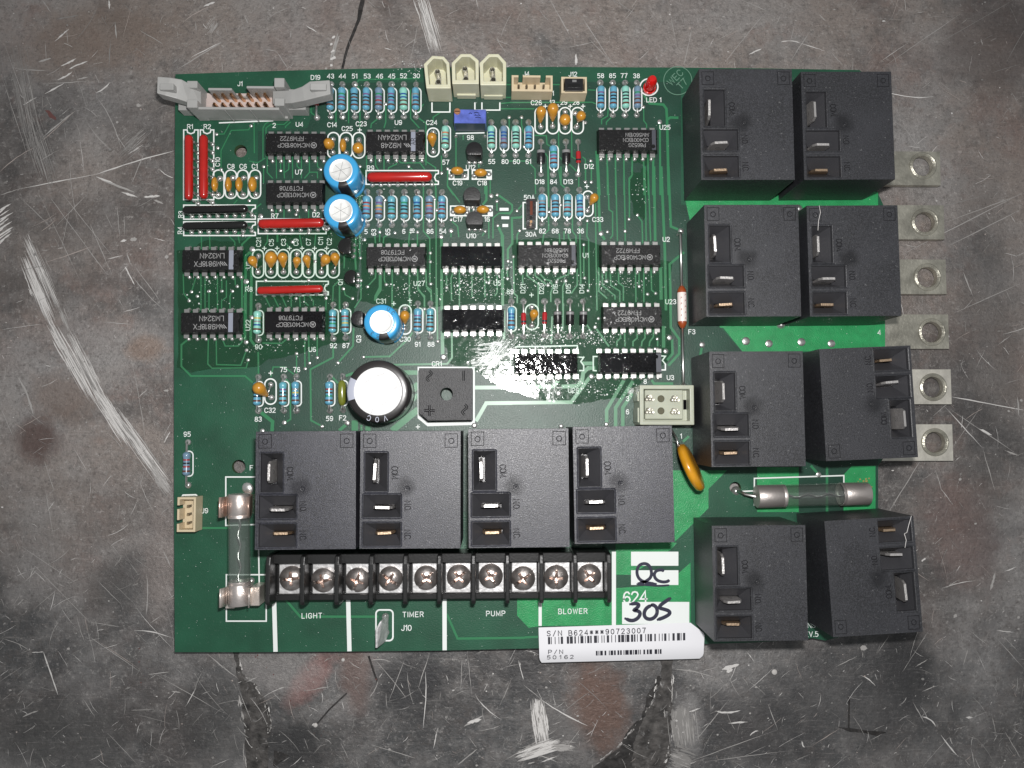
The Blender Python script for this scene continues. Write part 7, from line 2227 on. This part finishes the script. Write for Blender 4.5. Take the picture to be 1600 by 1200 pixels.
fz2, c, ang, L = fuse((1181, 776), (1357, 771), 17.5, 26, 44, True)
for o in list(fz2.children):
    pass
fz2.parent = board
fz2.location = (Vector((c.x, c.y, 26))-OFF)*.01
fz2.rotation_euler.z = ang
fz2['label'] = 'glass tube fuse with wire end lying under the printed bracket'
fz2.name = 'soldered_fuse'
mb = MB()
q = P(1152, 768, 4)
e = P(1183, 776, 24)
mb.tube([e, (e+q)/2+Vector((-4, 0, 4)), q+Vector((3, 0, 6)), q], 2.6, M_TIN, 8)
mb.lathe([(8, 0), (7, 2.5), (4, 6), (0, 8)], 12, M_SOLDER, A=(q.x, q.y, -3))
part('fuse_lead', mb.build('fuse_lead', mesh_only=True, smooth=True), (0, 0, 0), 0, 'bent wire soldered into the drilled hole')
mb = MB()
for k in range(26):
    px, py = rnd.gauss(1350, 7), rnd.gauss(755, 4)
    q = P(px, py, 0)
    mb.lathe([(rnd.uniform(.8, 2.2), 0), (rnd.uniform(.4, 1.2), 1.4), (0, 2)], 5, mat('flux_crumb', (0.35, 0.32, 0.12), 0.6), A=(q.x, q.y, 0.4))
flat(mb, 'flux_crumbs', 'yellowish flux crumbs behind the fuse end', 'stuff')

# white sleeved wire fuse F3
a, b = P(1063.5, 362, 22), P(1068, 602, 22)
c = (a+b)/2
d = b-a
L = d.length
mb = MB()
o0, o1 = (458-362)/240*L-L/2, (503-362)/240*L-L/2
mf = lambda j, i: M_ORINK if j < 4 or j > 6 else M_WHITEB
mb.lathe([(1, o0-11), (3.5, o0-10), (6.6, o0-4), (6.8, o0-2), (7, o0), (7.2, o0+2), (7.2, o1-3), (7, o1), (6.8, o1+2), (6.2, o1+5), (3, o1+10), (1, o1+11)], 16, M_WHITEB, d=(1, 0, 0), mf=mf)
f3 = part('wire_fuse', mb.build('wire_fuse', mesh_only=True, smooth='all'), (c.x, c.y, 22), math.atan2(d.y, d.x), 'white sleeved wire fuse with orange ends, beside the relays')
for s, t0 in ((-1, o0-9), (1, o1+9)):
    mb = MB()
    mb.tube([(t0, 0, 0), (s*(L/2-6), 0, 0), (s*(L/2-1), 0, -4), (s*L/2, 0, -10), (s*L/2, 0, -21)], 2.2, M_TIN, 8)
    put('lead', mb.build('lead', mesh_only=True, smooth='all'), f3)
mb = MB()
for k in range(9):
    yy = -3.2 if k % 2 else 3.0
    mb.ribbon([(-20+k*4.6, yy), (-18.6+k*4.6, yy+1.3), (-17.4+k*4.6, yy-.8)], 0.8, 7.0+k*.01, mat('fuse_print', (0.3, 0.12, 0.1), .5), px=False)
o = put('sleeve_print', mb.build('sleeve_print', mesh_only=True), f3)
o.location = Vector(((o0+o1)/2, 0, 0))*.01
joint(1064, 361, 1.0)
joint(1068, 602, 0.9)

# spade terminal J10
mb = MB()
p = [P(x, y, z) for x, y, z in [(597, 962, 2), (606, 958, 2), (606, 985, 2), (600, 1002, 2)]]
c = P(600, 980, 0)
top_ = [(-8, -22, 34), (-8, 6, 34), (-2, 16, 28), (4, 20, 2), (4, -12, 2), (0, -20, 10)]
mb.add([(x, y, z) for x, y, z in top_]+[(x+3.2, y, z) for x, y, z in top_], [tuple(range(6)), tuple(range(11, 5, -1))]+[(i, 6+i, 6+(i+1) % 6, (i+1) % 6) for i in range(6)], M_PLATE)
sp = part('spade_terminal', mb.build('spade_terminal', mesh_only=True, bevel=0.6), (c.x, c.y, 0), 0, 'bent metal spade terminal beside the print J10')
joint(602, 963, 1.0)
joint(604, 988, 0.9)

# plated lugs under the right edge
ME_L = None
for i, (x0, y0, x1, y1, hx, hy) in enumerate([(1330, 236, 1470, 289.5, 1442, 259), (1330, 320, 1476, 374, 1445, 347), (1330, 405, 1479, 459.5, 1449, 433), (1330, 491, 1483, 545, 1456, 519), (1330, 577, 1487, 631.5, 1458, 605), (1330, 663, 1489.5, 720, 1461, 691)]):
    zt = -9.6
    a, b, h = P(x0, y0, zt), P(x1, y1, zt), P(hx, hy, zt)
    c = (a+b)/2
    bm = bmesh.new()
    L_ = [Vector((a.x, b.y, 0)), Vector((b.x, b.y, 0)), Vector((b.x, a.y, 0)), Vector((a.x, a.y, 0))]

    def lp(pts, zz_):
        v = [bm.verts.new(((p.x-c.x)*.01, (p.y-c.y)*.01, zz_*.01)) for p in pts]
        return v, [bm.edges.new((v[i], v[(i+1) % len(v)])) for i in range(len(v))]
    v0, e0 = lp(L_, 0)
    v1, e1 = lp([h+Vector((16.5*math.cos(k*math.pi/14), 16.5*math.sin(k*math.pi/14), 0)) for k in range(28)], 0)
    bmesh.ops.triangle_fill(bm, edges=e0+e1, use_beauty=True)
    ex = bmesh.ops.extrude_face_region(bm, geom=bm.faces[:])
    for v in [g for g in ex['geom'] if isinstance(g, bmesh.types.BMVert)]:
        v.co.z = -0.1
    bmesh.ops.recalc_face_normals(bm, faces=bm.faces[:])
    me = bpy.data.meshes.new('lug')
    bm.to_mesh(me)
    bm.free()
    me.materials.append(M_LUG if i < 4 else mat('plated_lug_bright', (0.74, 0.71, 0.63), 0.36, metal=0.6, bump=0.35, bscale=26, var=0.15, vscale=7))
    lg = part('terminal_lug', me, (c.x, c.y, zt), 0, ['pierced metal lug sticking out beneath the far corner relay', 'pierced metal lug, second from the far corner', 'pierced metal lug, third from the far corner', 'pierced metal lug beside the printed figure 4', 'pierced metal lug, second from the near end', 'brightest pierced metal lug, nearest to the horizontal fuse'][i])
    mb = MB()
    mb.lathe([(22.5, 0.1), (21.5, 1.8), (20, 2.4), (18.6, 1.2), (17.8, 1.6), (16.4, 0.2), (16, -9.4)], 32, M_LUG, A=(h.x-c.x, h.y-c.y, 0))
    put('burr_ring', mb.build('burr_ring', mesh_only=True, smooth=True), lg)

# ------------------------------------------------------------------ loose fibres
def fibre(pts, z, label, w=0.8):
    q = [P(x, y, zz_) for x, y, zz_ in [(p[0], p[1], (p[2] if len(p) > 2 else z)) for p in pts]]
    mb = MB()
    mb.tube([p-q[0] for p in q], w, M_FIBRE, 5)
    o = mb.build('dust_fibre', smooth='all')
    o.location = q[0]*.01
    thing(o, label, 'fibre')


fibre([(1424, 806), (1420, 820), (1417, 832), (1413, 834), (1416, 844), (1414, 856)], RZ+1.0, 'thin pale fibre hanging across the pockets of the near corner relay', 0.45)
fibre([(1280, 321), (1282, 332), (1279, 345), (1278, 360)], RZ+1.0, 'thin pale fibre lying over the relay beside the second lug', 0.4)
fibre([(1392, 146), (1412, 150), (1436, 153), (1458, 151)], TZ+1.6, 'curved pale fibre on the bench beside the far corner relay', 0.7)
